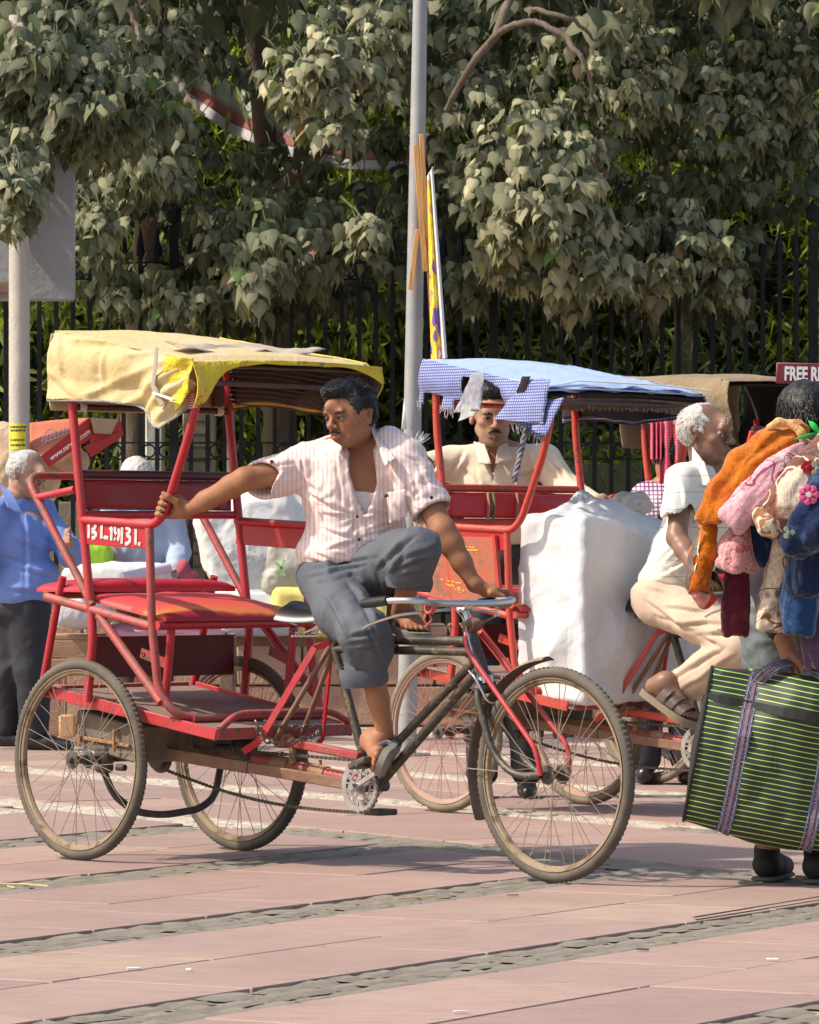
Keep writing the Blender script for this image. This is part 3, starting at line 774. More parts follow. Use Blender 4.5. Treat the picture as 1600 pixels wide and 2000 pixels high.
zc=W(0,853,YS).z
M_YEL=mat('sticker_yellow',(.75,.65,.04),.6)
def wrap(r,z0,z1,a0,a1,o=(0,0),n=10):
    m=MB(); m.grid(lambda u,v:(o[0]+r*math.sin(a0+(a1-a0)*u),o[1]-r*math.cos(a0+(a1-a0)*u),z0+(z1-z0)*v),n,1); return m
wrap(.0625,zc-.075,zc+.075,-1.1,.75).build('sticker',M_YEL,sb)
m=MB()
for i,row in enumerate((.055,.035,-.02,-.05)):
    x=-.9
    while x<.6:
        dl=random.uniform(.08,.22); q=wrap(.0635,zc+row-.006,zc+row+.006,x,x+dl,n=2); m.add(q.v,q.f); x+=dl+.07
m.build('sticker_print',mat('print_black',(.02,.02,.03),.7),sb)
M_STEEL=mat('galvanised',(.36,.36,.355),.5,(.29,.295,.30),5,.6,.1,40,metal=.15)
YP=25.2; lp=empty('lamp_pole','tall leaning galvanised steel lamp pole between the canopies','pole',(W(801,1000,YP).x,YP,0))
p0=W(794,1477,YP); p0.z=0; p1=W(821,0,YP); d=(p1-p0); p2=p0+d*1.35
m=MB(); m.tube([p0-lp.location,(p0+d*.5)-lp.location,p2-lp.location],[.054,.048,.033],24); m.build('shaft',M_STEEL,lp)
m=MB(); m.lathe([(.0,.012),(.13,.012),(.13,0),(.0,0)],p0-lp.location,seg=20); m.build('base_plate',M_STEEL,lp)
m=MB(); q=W(788,808,YP-.058)-lp.location; m.add([q+Vector(v) for v in((-.012,0,-.085),(.02,0,-.085),(.004,0,.085))],[(0,1,2)]); m.build('sticker',mat('paper_white',(.75,.76,.74),.7),lp,solid=.001)
M_WOOD=mat('raw_wood_strip',(.52,.24,.07),.75,(.62,.34,.12),7,.6,.4,40,stretch=(1,1,.15))
def strip(a,b,Y,w_,label):
    A=W(*a,Y);B_=W(*b,Y); m=MB(); m.bar((0,0,0),B_-A,w_,.014,(0,-1,0),bev=.002); o=m.build('wood_strip',M_WOOD); o.location=A; tag(o,label,'wood strip','wood strips tied to the lamp pole'); return o
strip((812,283),(831,530),YP-.10,.030,'long orange wood strip tied upright to the lamp pole')
strip((823,262),(845,645),YP-.07,.026,'longest darker wood strip between pole and banner')
strip((816,448),(802,566),YP-.09,.026,'short wood strip leaning the other way on the pole')
# rolled banner
def print_mat():
    def fn(t,N,K,b):
        tc=N.new('ShaderNodeTexCoord'); n=N.new('ShaderNodeTexNoise'); n.inputs['Scale'].default_value=5; n.inputs['Detail'].default_value=3
        mp=N.new('ShaderNodeMapping'); mp.inputs['Scale'].default_value=(3,3,1.2); K.new(tc.outputs['Object'],mp.inputs[0]); K.new(mp.outputs[0],n.inputs['Vector'])
        r=N.new('ShaderNodeValToRGB'); K.new(n.outputs[0],r.inputs[0]); r.color_ramp.interpolation='CONSTANT'
        e=r.color_ramp.elements; e[0].color=(.12,.07,.30,1); e[0].position=0; e[1].position=.42; e[1].color=(.80,.45,.03,1)
        for p,c in((.50,(.85,.70,.05,1)),(.58,(.75,.25,.18,1)),(.64,(.80,.78,.82,1))): x=e.new(p); x.color=c
        K.new(r.outputs[0],b.inputs['Base Color']); b.inputs['Roughness'].default_value=.45
    return custom('banner_print',fn)
YB=24.9; bn=empty('banner','narrow curled printed banner standing behind the blue canopy','banner',W(855,700,YB))
A=W(834,345,YB);Bq=W(842,702,YB);Cq=W(846,325,YB-.03);Dq=W(874,700,YB-.03)
def face(u,v,a,b,c,d):
    p=a.lerp(b,v); q=c.lerp(d,v); r_=p.lerp(q,u); r_.y-=.03*math.sin(u*math.pi); return r_-bn.location
E1=A.lerp(Cq,.45);E2=Bq.lerp(Dq,.68)
m=MB(); m.grid(lambda u,v:face(u,v,A,Bq,E1,E2),4,24); m.build('printed_side',print_mat(),bn,solid=.002)
m=MB(); m.grid(lambda u,v:face(u,v,E1,E2,Cq,Dq),4,24); m.build('white_back',mat('vinyl_white',(.72,.72,.76),.45),bn,solid=.002)
# small sign board
YF=21.3
def sgn():
    a=W(1516,709,YF);b=W(1720,752,YF); r=empty('sign_board','maroon board reading FREE RIDE above the black-haired head','sign',((a.x+b.x)/2,YF,0))
    m=MB(); R_=Matrix.Rotation(R(1.2),3,'Y').to_4x4(); c=Vector((0,0,(a.z+b.z)/2)); m.box(c,(b.x-a.x,.03,.095),R_,bev=.004); m.build('board',mat('maroon_paint',(.13,.012,.02),.5,(.18,.03,.04),6,.5),r)
    tm=text_mesh('FREE RIDE',.086,.002,.003); o=obj('lettering',tm,mat('sign_white',(.75,.74,.76),.6),r); o.rotation_euler=(R(90),R(1.2),0); o.location=Vector((W(1531,742,YF).x-r.location.x,-.018,W(1531,742,YF).z)); o.scale=(.60,1,1)
    m=MB(); m.cyl((.15,.02,0),(.15,.02,c.z-.04),.012); m.build('pole',MATS['galvanised'],r)
sgn()
# ================================================================ CYCLE RICKSHAWS
DUSTC=(.36,.27,.20)
def paint(name,c,c2,ra=.2,dust=.35,rough=.38): return mat(name,c,rough,c2,7,.6,.15,60,dust=DUSTC,dustamt=dust,rustc=(.13,.055,.03),rustamt=ra,rustscale=26,spec=.5)
M_RED=paint('red_enamel',(.40,.008,.022),(.47,.018,.032))
M_REDW=paint('worn_red_enamel',(.38,.022,.030),(.33,.05,.05),.42,.5,.5)
M_REDO=paint('orange_red_enamel',(.52,.035,.02),(.46,.05,.03),.3,.25)
M_TYRE=mat('tyre_rubber',(.07,.060,.048),.85,(.12,.10,.078),7,.7,.3,90,dust=(.22,.18,.13),dustamt=.4)
M_TYREW=mat('old_tyre_rubber',(.15,.12,.09),.9,(.22,.18,.13),7,.7,.3,90)
M_RIM=mat('dusty_rim',(.24,.175,.11),.7,(.33,.25,.165),9,.6,.2,60,metal=.2,rustc=(.16,.09,.05),rustamt=.35)
M_CHROME=mat('chrome',(.62,.62,.63),.22,metal=1.0,rustc=(.2,.14,.09),rustamt=.12,rustscale=50)
M_STEELD=mat('greasy_steel',(.05,.045,.04),.6,(.12,.10,.08),20,.6,.4,50,metal=.3)
M_SPOKE=mat('spoke_steel',(.22,.17,.13),.6,(.32,.27,.22),20,.6,metal=.4)
M_SPOKER=mat('spoke_red',(.42,.10,.07),.6,(.34,.16,.11),20,.6)
M_BLK=mat('black_frame',(.022,.020,.018),.4,(.05,.04,.03),9,.5,.1,50,dust=(.25,.20,.14),dustamt=.35,rustc=(.16,.11,.05),rustamt=.28,rustscale=30)
M_RUST=mat('rusty_brown_steel',(.16,.07,.045),.85,(.24,.13,.08),12,.6,.5,60,dust=DUSTC,dustamt=.6)
M_RUSTO=mat('orange_rust',(.30,.13,.05),.9,(.36,.20,.10),14,.6,.5,60,dust=DUSTC,dustamt=.4)
M_PLY=mat('old_plywood',(.19,.115,.095),.8,(.26,.17,.14),3,.6,.3,30,dust=(.30,.22,.18),dustamt=.5,stretch=(1,4,1))
M_GREYWOOD=mat('grey_wood',(.20,.155,.11),.9,(.13,.10,.08),5,.6,.5,40,stretch=(1,5,1))
M_CHAINL=mat('link_chain',(.25,.23,.20),.5,(.14,.11,.08),30,.5,metal=.7)
M_DCHAIN=mat('drive_chain',(.10,.085,.06),.7,(.05,.04,.03),40,.5,.4,120,metal=.3)
M_BLKPL=mat('black_plastic',(.012,.012,.013),.35,spec=.5)
def seat_mat():
    def fn(t,N,K,b):
        tc=N.new('ShaderNodeTexCoord'); sp=N.new('ShaderNodeSeparateXYZ'); K.new(tc.outputs['Object'],sp.inputs[0])
        n=N.new('ShaderNodeTexNoise'); n.inputs['Scale'].default_value=5; n.inputs['Detail'].default_value=5; K.new(tc.outputs['Object'],n.inputs['Vector'])
        a=N.new('ShaderNodeMath'); a.operation='MULTIPLY_ADD'; K.new(n.outputs[0],a.inputs[0]); a.inputs[1].default_value=.12; K.new(sp.outputs[0],a.inputs[2])
        r=N.new('ShaderNodeValToRGB'); K.new(a.outputs[0],r.inputs[0]); e=r.color_ramp.elements
        e[0].position=.05; e[0].color=(.58,.035,.045,1); e[1].position=.32; e[1].color=(.62,.06,.045,1)
        for p,c in((.405,(.66,.11,.05,1)),(.448,(.60,.20,.05,1)),(.468,(.33,.012,.02,1))): x=e.new(p); x.color=c
        K.new(r.outputs[0],b.inputs['Base Color']); b.inputs['Roughness'].default_value=.55
        w=N.new('ShaderNodeTexVoronoi'); w.inputs['Scale'].default_value=28; K.new(tc.outputs['Object'],w.inputs['Vector'])
        n2=N.new('ShaderNodeTexNoise'); n2.inputs['Scale'].default_value=11; K.new(tc.outputs['Object'],n2.inputs['Vector'])
        bu=N.new('ShaderNodeBump'); bu.inputs['Strength'].default_value=.3; bu.inputs['Distance'].default_value=.01; K.new(n2.outputs[0],bu.inputs['Height']); K.new(bu.outputs[0],b.inputs['Normal'])
    return custom('faded_rexine',fn)
M_SEAT=seat_mat()
M_VINYL=mat('red_vinyl',(.50,.012,.022),.42,(.42,.01,.02),3,.5,.12,25)
M_VINYLD=mat('dark_red_vinyl',(.22,.008,.018),.42,(.27,.015,.02),3,.5,.15,25)
M_STEELPANEL=mat('dark_red_panel',(.10,.006,.010),.5,(.13,.012,.014),4,.5)
# shared wheel parts, hub axis along y, radius 1 wheel scaled by r
def wheel_parts(rr,tw=.021):
    T=MB(); n=72
    for k in range(n): pass
    def ty(u,v):
        a=2*math.pi*u; b=2*math.pi*v; q=math.cos(b)
        tread=.0022*(1 if (int(u*216)%2) else -1)*(1 if q>.55 else 0)
        R_=rr-tw+tw*q*(.95)+tread; return (R_*math.cos(a),tw*math.sin(b)*.95,R_*math.sin(a))
    T.grid(ty,216,10); t=T.mesh('tyre')
    Rm=MB(); ri=rr-tw*2+.002
    Rm.lathe([(ri,-.016),(ri+.004,-.017),(ri+.003,-.013),(ri-.010,-.010),(ri-.015,0),(ri-.010,.010),(ri+.003,.013),(ri+.004,.017),(ri,.016)],axis='y',seg=72); rm=Rm.mesh('rim')
    H=MB(); H.lathe([(0,-.055),(.008,-.055),(.012,-.048),(.012,-.04),(.032,-.038),(.032,-.033),(.017,-.03),(.015,0),(.017,.03),(.032,.033),(.032,.038),(.012,.04),(.012,.048),(.008,.055),(0,.055)],axis='y',seg=20)
    h=H.mesh('hub')
    sp=[]
    for side in(-1,1):
        for lean in(-1,1):
            m=MB(); a=lean*.95; m.tube([(.030*math.cos(a),side*.036,.030*math.sin(a)),(ri-.012,side*.003,0)],.00135,4,cap=False); sp.append(m.mesh('spoke'))
    return t,rm,h,sp
WP=wheel_parts(.355); WP2=wheel_parts(.340); WP3=wheel_parts(.345,.018)
def wheel(root,loc,parts,mt,mr,ms,phase=0,n=40,rot=0):
    t,rm,h,sp=parts
    def inst(nm,me,m):
        o=bpy.data.objects.new(nm,me); COL.objects.link(o)
        if len(me.materials)==0: me.materials.append(m)
        o.material_slots[0].link='OBJECT'; o.material_slots[0].material=m; return o
    w_=inst('wheel',rm,mr); w_.parent=root; w_.location=loc; w_.rotation_euler=(0,phase,rot)
    for nm,me,m in(('tyre',t,mt),('hub',h,M_STEELD)):
        o=inst(nm,me,m); o.parent=w_
    for k in range(n):
        o=inst('spoke',sp[k%4],ms); o.parent=w_; o.rotation_euler=(0,2*math.pi*(k+(.35 if k%2 else 0))/n,0)
    return w_
def cloth_mat(name,c1,c2,**k): return mat(name,c1,.85,c2,4,.6,.35,9,**k)
M_CANVAS=mat('beige_canvas',(.56,.44,.26),.85,(.60,.46,.20),2.6,.7,.22,7,fleck=.08,rustc=(.30,.22,.12),rustamt=.03,rustscale=9)
M_YCLOTH=mat('yellow_tarpaulin',(.72,.56,.02),.5,(.55,.40,.03),8,.7,.5,14,rustc=(.20,.15,.05),rustamt=.22,rustscale=12)
M_DARKIN=mat('brown_lining',(.075,.050,.045),.85,(.12,.085,.07),5,.6,.5,30)
M_GREYHEM=mat('grey_hem',(.22,.22,.23),.85,(.35,.34,.33),14,.6,.5,40)
M_STRAP=mat('grey_strap',(.38,.33,.28),.85)
def check_mat():
    def fn(t,N,K,b):
        tc=N.new('ShaderNodeTexCoord'); 
        def wv(ax):
            w=N.new('ShaderNodeTexWave'); w.wave_type='BANDS'; w.bands_direction=ax; w.inputs['Scale'].default_value=26; w.inputs['Distortion'].default_value=.4; w.inputs['Detail'].default_value=1; K.new(tc.outputs['Object'],w.inputs['Vector'])
            r=N.new('ShaderNodeMapRange'); r.inputs[1].default_value=.45;r.inputs[2].default_value=.75; K.new(w.outputs['Color'],r.inputs[0]); return r.outputs[0]
        mx=N.new('ShaderNodeMath'); mx.operation='MAXIMUM'; K.new(wv('X'),mx.inputs[0]); K.new(wv('Z'),mx.inputs[1])
        n=N.new('ShaderNodeTexNoise'); n.inputs['Scale'].default_value=5; K.new(tc.outputs['Object'],n.inputs['Vector'])
        x=N.new('ShaderNodeMix'); x.data_type='RGBA'; K.new(mx.outputs[0],x.inputs[0]); x.inputs[6].default_value=(.42,.43,.58,1); x.inputs[7].default_value=(.07,.10,.30,1)
        K.new(x.outputs[2],b.inputs['Base Color']); b.inputs['Roughness'].default_value=.85
    return custom('blue_check_cloth',fn)
M_CHECK=check_mat()
M_BLUETOP=mat('faded_blue_top',(.40,.50,.66),.7,(.34,.45,.64),3,.6,.3,14)
M_KHAKI=mat('khaki_canvas',(.27,.20,.115),.85,(.22,.165,.10),4,.6,.4,14)
M_INBLK=mat('black_lining',(.018,.015,.016),.9)
def fabric(fn,nu,nv,name,m,parent,th=.004,amp=.010,f=4.,seed=0,kind=None,lab=None):
    g=MB()
    P=[Vector(fn(i/nu,j/nv)) for i in range(nu+1) for j in range(nv+1)]
    A=np.array([tuple(p) for p in P]); d=fbm(A+seed*3.1,f,3); 
    g.grid(fn,nu,nv); me_v=A.copy()
    # displace along the local normal
    G=A.reshape(nu+1,nv+1,3); du=np.gradient(G,axis=0);dv=np.gradient(G,axis=1); n=np.cross(du,dv); n/=np.linalg.norm(n,axis=2)[...,None]+1e-9
    G=G+n*(d.reshape(nu+1,nv+1)*amp)[...,None]; g.v=[tuple(p) for p in G.reshape(-1,3)]
    return g.build(name,m,parent,solid=th,kind=kind,label=lab,ang=60)
def rickshaw(name,label,F,w=.37,red=None,redw=None,full=True,wheels=(WP,M_TYRE,M_RIM,M_SPOKE),lift=0.,front=True,top=0.,group='cycle rickshaws',hb_z=1.60):
    red=red or M_RED; redw=redw or M_REDW
    t=empty(name,label,'cycle rickshaw',(F.cx,F.cy,0),F.a,group)
    def tb(nm,pts,r=.0145,m=None,fr=.06,seg=10): mb=MB(); mb.tube(fillet(pts,fr) if len(pts)>2 else pts,r,seg); return mb.build(nm,m or red,t)
    wr=.355 if wheels[0] is WP else .340
    for s in(-1,1): wheel(t,(0,s*(w+.01),wr),*wheels,phase=.3+s,n=36)
    # side frames
    for s in(-1,1):
        y=s*w
        sr=redw if s<0 else red
        tb('canopy_post',[(-.06,y,1.74+top),(-.055,y,1.60),(.045,y,.90),(.06,y,.80),(.03,y,.56)],.016,red)
        tb('front_post',[(.628,y,1.655+top),(.575,y,1.50),(.445,y,1.225),(.39,y,1.18),(-.01,y,1.20)],.0155,red,.07)
        tb('side_post',[(.362,y,1.17),(.375,y,.83),(.41,y,.60),(.47,y*.93,.525),(.50,y*.75,.512)],.0155,sr,.05)
        tb('seat_rail',[(.37,y,.828),(-.20,y,.928)],.016,sr)
        tb('seat_strut',[(.09,y,.865),(.425,y,.565)],.0165,sr)
        tb('inner_post',[(.385,y*.78,.822),(.35,y*.78,.555)],.015)
        mb=MB(); mb.bar((-.23,y*.97,.595),(.655,y*.86,.458),.012,.042,bev=.003); mb.build('platform_rail',red,t)
        mb=MB(); mb.bar((-.01,y,1.155),(.362,y,1.135),.008,.078,(0,0,1),bev=.002); mb.build('side_panel',red if s>0 else M_VINYL,t)
        mb=MB(); mb.bar((.355,y*.79,.70),(.24,y*.82,.735),.004,.035); 
        mb.lathe([(.006,0),(.009,0),(.009,.003),(.006,.003)],(.252,y*.82-.004,.73),'y',seg=10,mi=0); mb.build('hinge_tab',redw,t)
    tb('seat_front_rail',[(.40,-w,.832),(.40,w,.836)],.0165)
    tb('seat_rear_rail',[(-.20,-w,.93),(-.235,-w+.03,.935),(-.235,w-.03,.935),(-.20,w,.93)],.015,redw)
    tb('floor_tube',[(.50,-w*.80,.508),(.505,w*.80,.508)],.0155,redw)
    tb('back_rail',[(-.035,-w,1.362),(-.035,w,1.362)],.0165,mat('dark_worn_rail',(.12,.02,.03),.5,(.06,.03,.03),12,.6) if full else red)
    tb('back_rail',[(-.012,-w,1.218),(-.012,w,1.222)],.0145)
    tb('hood_bar',[(-.052,-w,hb_z),(-.052,w,hb_z)],.012,mat('dark_bar',(.05,.02,.02),.5) if full else red)
    tb('hood_bar',[(.628,-w,1.668+top),(.628,w,1.668+top)],.010,MATS['dark_bar'])
    if full:
        tb('rear_hoop',[(.055,-w,.90),(-.315,-w,1.36),(-.315,w,1.366),(.055,w,.90)],.0145,redw,.07)
        for s in(-1,1): tb('hoop_link',[(-.255,s*w,1.28),(-.04,s*w,1.308)],.0135,red)
        for s in(-1,1): tb('bench_leg',[(-.12,s*w*.97,1.00),(-.155,s*w*.97,.89),(-.235,s*w*.97,.60)],.0145,red)
        mb=MB(); mb.box((-.235,0,.605),(.09,.60,.014),bev=.003); mb.build('rear_step',redw,t)
    # cushions
    def cushion(nm,m,x0,x1,y0,y1,zf,th,seed,bul=.012,nu=26,nv=26,lab=None):
        mb=MB(); 
        def f(u,v,top_):
            e=min(u,1-u,v,1-v); r=1-math.exp(-e*16)
            x=x0+(x1-x0)*u; y=y0+(y1-y0)*v
            z=zf(x)+(th*(.35+.65*r)+bul*math.sin(math.pi*u)*math.sin(math.pi*v)*r if top_ else 0)
            return (x,y,z)
        A=[];
        mb.grid(lambda u,v:f(u,v,True),nu,nv); mb.grid(lambda u,v:f(u,v,False),nu,nv)
        b=(nu+1)*(nv+1); per=[i*(nv+1) for i in range(nu)]+[nu*(nv+1)+j for j in range(nv)]+[i*(nv+1)+nv for i in range(nu,0,-1)]+[j for j in range(nv,0,-1)]
        for i in range(len(per)): a=per[i];c=per[(i+1)%len(per)]; mb.f.append((a,c,c+b,a+b)); mb.mi.append(0)
        V=np.array(mb.v); d=fbm(V+seed,7.,3)*.004; V[:b,2]+=d[:b]*(1 if nm!='x' else 0); mb.v=[tuple(p) for p in V]
        return mb.build(nm,m,t,ang=70,label=lab)
    sz=lambda x:.846+(.42-x)*.165
    cushion('seat_cushion',M_SEAT,-.0,.425,-w+.022,w-.022,sz,.035,1)
    if full: cushion('rear_cushion',M_VINYL,-.265,.0,-w+.01,w-.015,lambda x:.945,.042,2,.006,lab='bright red rear-facing cushion')
    mb=MB(); mb.box((.395,0,.700),(.0,0,0)) if False else None
    # back cushion
    mb=MB()
    def bc(u,v,s):
        e=min(u,1-u,v,1-v);r=1-math.exp(-e*22)
        return (-.018+s*.024*r+.004*math.sin(u*9+v*3)*r,-w+.02+(2*w-.04)*u,1.237+.106*v)
    for s in(-1,1): mb.grid(lambda u,v:bc(u,v,s),40,14)
    mb.build('back_cushion',M_VINYLD if full else M_VINYL,t)
    # platform
    def plank(nm,pts,z0,z1,m,th): pass
    pts=[(-.22,-.335),(.655,-.315),(.655,.315),(-.22,.335)]
    zz=lambda x:.605-(x+.23)*.150
    mb=MB(); nb=4
    mb.bar((.21-.43,0,zz(-.22)-.016),(.655,0,zz(.655)-.016),.645,.034,bev=.004); fb=mb.build('footboard',M_PLY,t)
    mb=MB(); mb.bar((.657,-.318,.462),(.657,.318,.462),.006,.036,bev=.001); mb.build('footboard_edge',M_REDW,t)
    tb('foot_rail',[(.648,-.30,.475),(.64,-.215,.528),(.64,.235,.528),(.65,.325,.478)],.0125,redw,.05)
    mb=MB(); mb.box((.0,0,.715),(.006,2*w-.05,.145)); mb.build('rear_panel',M_STEELPANEL,t)
    mb=MB(); mb.box((.02,0,.435),(.34,.56,.13),Matrix.Rotation(R(9),3,'Y').to_4x4(),bev=.006); mb.build('tool_box',M_GREYWOOD,t)
    # chassis
    for y in(-.13,.13):
        mb=MB(); mb.bar((-.06,y,.395),(.60,y*.9,.338),.03,.042,bev=.003); mb.bar((.60,y*.9,.338),(1.05,y*.25,.288),.026,.036,bev=.003); mb.build('chassis_rail',M_RUST,t)
    tb('axle',[(0,-w,wr),(0,w,wr)],.013,M_STEELD)
    mb=MB(); mb.lathe([(.0,-.03),(.045,-.03),(.045,-.01),(.06,-.008),(.06,.0),(.03,.004),(.03,.03),(0,.03)],(0,.0,wr),'y',seg=18); mb.build('rear_sprocket',M_STEELD,t)
    for s in(-1,1):
        mb=MB(); mb.box((0,s*.27,wr),(.07,.05,.10),bev=.012); mb.cyl((0,s*.27,wr),(.0,s*.27,.43),.014); mb.cyl((.05,s*.25,wr+.02),(.09,s*.25,wr+.03),.012); mb.cyl((.05,s*.25,wr-.03),(.09,s*.25,wr-.03),.012)
        mb.build('bearing_block',M_STEELD,t)
        mb=MB(); mb.bar((-.13,s*.27,.43),(.16,s*.27,.405),.045,.012,bev=.002); mb.tube([(-.1,s*.30,.40),(-.1,s*.30,.47),(-.1,s*.24,.47)],.006,6); mb.tube([(.09,s*.30,.38),(.09,s*.30,.46),(.09,s*.24,.46)],.006,6); mb.build('leaf_spring',M_RUSTO,t)
    if full:
        tb('axle_bow',[(0,-.27,.31),(.01,-.235,.225),(.01,-.13,.16),(.01,.0,.145),(.01,.17,.16),(.01,.245,.20),(0,.285,.32)],.0135,M_STEELD,.05)
        mb=MB(); 
        for k in range(4): mb.box((.31+k*.018,.12-.02*k,.395-.012*(k%2)),(.06,.10,.06),Matrix.Rotation(k*.5,3,'Z').to_4x4(),bev=.014)
        mb.cyl((.02,.10,.385),(.34,.10,.392),.014); mb.build('freewheel_unit',M_STEELD,t)
    tb('centre_tube',[(.50,0,.362),(1.09,0,.296)],.0235,M_REDW)
    for x0,x1 in((.60,.68),(.80,.87)):
        z=lambda x:.362-(x-.5)*.112
        mb=MB(); mb.cyl((x0,0,z(x0)),(x1,0,z(x1)),.0275,seg=14); mb.cyl(((x0+x1)/2,0,z(x0)+.015),((x0+x1)/2,0,z(x0)+.040),.006); mb.build('tube_clamp',M_RUSTO,t)
    #
    mb=MB(); mb.bar((.67,-.02,.430),(1.06,-.02,.388),.035,.030,bev=.004); mb.build('cross_channel',redw,t)
    mb=MB(); mb.cyl((.715,-.02,.41),(.715,-.02,.350),.012); mb.bar((.645,-.02,.432),(.69,-.02,.428),.05,.046,bev=.003); mb.build('channel_bracket',M_RUSTO,t)
    # seat supports
    for s in(-1,1):
        mb=MB(); 
        for a,b in(((.905,s*.015,.775),(.85,s*.04,.757)),((.85,s*.04,.757),(.685,s*.15,.432)),((.685,s*.15,.432),(.615,s*.16,.395))): mb.bar(a,b,.024,.007,(0,s*-1,.6),bev=.001)
        mb.build('support_strap',red,t)
        tb('support_rod',[(.90,s*.012,.765),(.665,s*.06,.43)],.0095,M_RUST)
    # saddle and bicycle front half
    sx=.84
    tb('seat_tube',[(1.09,0,.29),(.90,0,.775),(.875,0,.855)],.016,M_BLK,.02)
    mb=MB(); 
    def sad(u,v):
        x=sx-.13+.27*u; wd=.10*(1-u)**.55+.018; a=math.pi*(v-.5)
        yy=wd*math.sin(a)*1.05; zz_=.885+.018*math.cos(a)-.045*(abs(math.sin(a))**3)*(1-.5*u)+.015*(1-u)**3-(.01*math.sin(u*3))
        if u==0: yy*=.6
        return (x,yy,zz_)
    mb.grid(sad,16,14); mb.build('saddle',M_BLKPL,t,solid=.006)
    mb=MB()
    for s in(-1,1):
        pr_=[(sx-.085+.012*math.cos(k*1.0),s*.055+.018*math.sin(k*1.0),.80+k*.0042) for k in range(16)]; mb.tube(pr_,.0028,5)
    mb.tube([(sx-.085,-.06,.795),(sx-.085,.06,.795)],.005,6); mb.tube([(sx-.085,-.02,.80),(sx+.10,-.012,.862)],.004,5); mb.tube([(sx-.085,.02,.80),(sx+.10,.012,.862)],.004,5); mb.build('saddle_springs',M_CHROME,t)
    tb('top_tube',[(.895,0,.785),(1.585,0,.788)],.0155,M_BLK)
    tb('top_tube',[(.905,0,.752),(1.595,0,.752)],.0145,M_BLK)
    tb('down_tube',[(1.628,0,.705),(1.12,0,.285)],.0165,M_BLK)
    tb('down_tube',[(1.612,-.004,.735),(1.10,-.006,.345)],.0150,M_BLK)
    mb=MB(); mb.cyl((1.570,0,.825),(1.637,0,.672),.0205,seg=16); mb.cyl((1.566,0,.833),(1.572,0,.82),.026,seg=16); mb.cyl((1.635,0,.682),(1.640,0,.667),.025,seg=16); mb.build('head_tube',M_BLK,t)
    # crank
    cy=-.062; C=Vector((1.10,cy,.288))
    mb=MB(); mb.cyl((1.10,-.06,.288),(1.10,.06,.288),.021,seg=14); mb.build('bottom_bracket',M_STEELD,t)
    mb=MB(); nt_=48
    for k in range(nt_):
        for q in range(4):
            pass
    def ringm(r0,r1,seg,teeth=False):
        V=[];Fc=[]
        for k in range(seg):
            a=2*math.pi*k/seg; ro=r1+(.0035 if (teeth and k%4 in(1,2)) else 0)
            for (r_,yy) in((r0,-.002),(ro,-.002),(ro,.002),(r0,.002)): V.append((C.x+r_*math.cos(a),C.y+yy,C.z+r_*math.sin(a)))
        for k in range(seg):
            j=(k+1)%seg
            for q in range(4): Fc.append((k*4+q,k*4+(q+1)%4,j*4+(q+1)%4,j*4+q))
        return V,Fc
    mb.add(*ringm(.068,.088,192,True)); mb.add(*ringm(.046,.052,48)); mb.add(*ringm(.006,.026,32))
    for k in range(5): a=2*math.pi*k/5+.3; mb.bar(C+Vector((.02*math.cos(a),0,.02*math.sin(a))),C+Vector((.048*math.cos(a),0,.048*math.sin(a))),.004,.014,(-math.sin(a),0,math.cos(a)))
    MP=[(0,2),(1,2),(2,3),(3,2),(4,1),(5,2),(6,2),(7,3),(8,2),(9,1),(10,2),(11,2)]
    for k in range(24):
        a=2*math.pi*k/24+.1; tw_=(.35 if k%3==0 else -.3 if k%3==1 else 0)
        p=C+Vector((.049*math.cos(a),0,.049*math.sin(a))); q=C+Vector((.071*math.cos(a+tw_*.3),0,.071*math.sin(a+tw_*.3)))
        mb.bar(p,q,.004,.0055,(-math.sin(a),0,math.cos(a)))
    mb.build('chainring',mat('chainring_alloy',(.38,.36,.35),.5,(.28,.26,.24),20,.5,metal=.35),t,False)
    ca=R(40); tip=C+Vector((.165*math.cos(ca),-.018,.165*math.sin(ca)*.62))
    mb=MB(); mb.bar(C+Vector((0,-.022,0)),tip,.014,.020,(-math.sin(ca),0,math.cos(ca)),bev=.003); mb.lathe([(0,-.045),(.013,-.045),(.017,-.03),(.017,-.01),(0,-.01)],C,'y',seg=14); mb.build('crank',M_CHROME,t)
    mb=MB(); mb.bar((1.10,.06,.288),C+Vector((-.165*math.cos(ca),.14,-.165*math.sin(ca)*.62)),.014,.02,bev=.003); mb.build('crank',M_CHROME,t)
    mb=MB(); mb.box(tip+Vector((-.03,-.05,.02)),(.085,.09,.022),Matrix.Rotation(R(-20),3,'Y').to_4x4(),bev=.005); mb.cyl(tip,tip+Vector((-.02,-.10,.015)),.006); mb.build('pedal',M_STEELD,t)
    mb=MB(); mb.box(C+Vector((-.13,.22,-.10)),(.085,.09,.022),bev=.005); mb.build('pedal',M_STEELD,t)
    # drive chain: beads along a sagging line
    lk=MB(); cpts=[]
    for i in range(112):
        u=i/111; x=C.x-.01+(.02-C.x)*u; z=(C.z-.089)+(.31-(C.z-.089))*u-.035*math.sin(math.pi*u)
        cpts.append((x,cy+(.0-cy)*u,z))
    for i in range(111):
        a=Vector(cpts[i]);b=Vector(cpts[i+1]); lk.bar(a,b,.007 if i%2 else .004,.011 if i%2 else .007)
    for i in range(90):
        u=i/90; a=Vector((C.x-.02+(.02-C.x)*u,cy+(.0-cy)*u,(C.z+.088)+(.40-(C.z+.088))*u)); u=(i+1)/90; b=Vector((C.x-.02+(.02-C.x)*u,cy+(.0-cy)*u,(C.z+.088)+(.40-(C.z+.088))*u)); lk.bar(a,b,.007 if i%2 else .004,.011 if i%2 else .007)
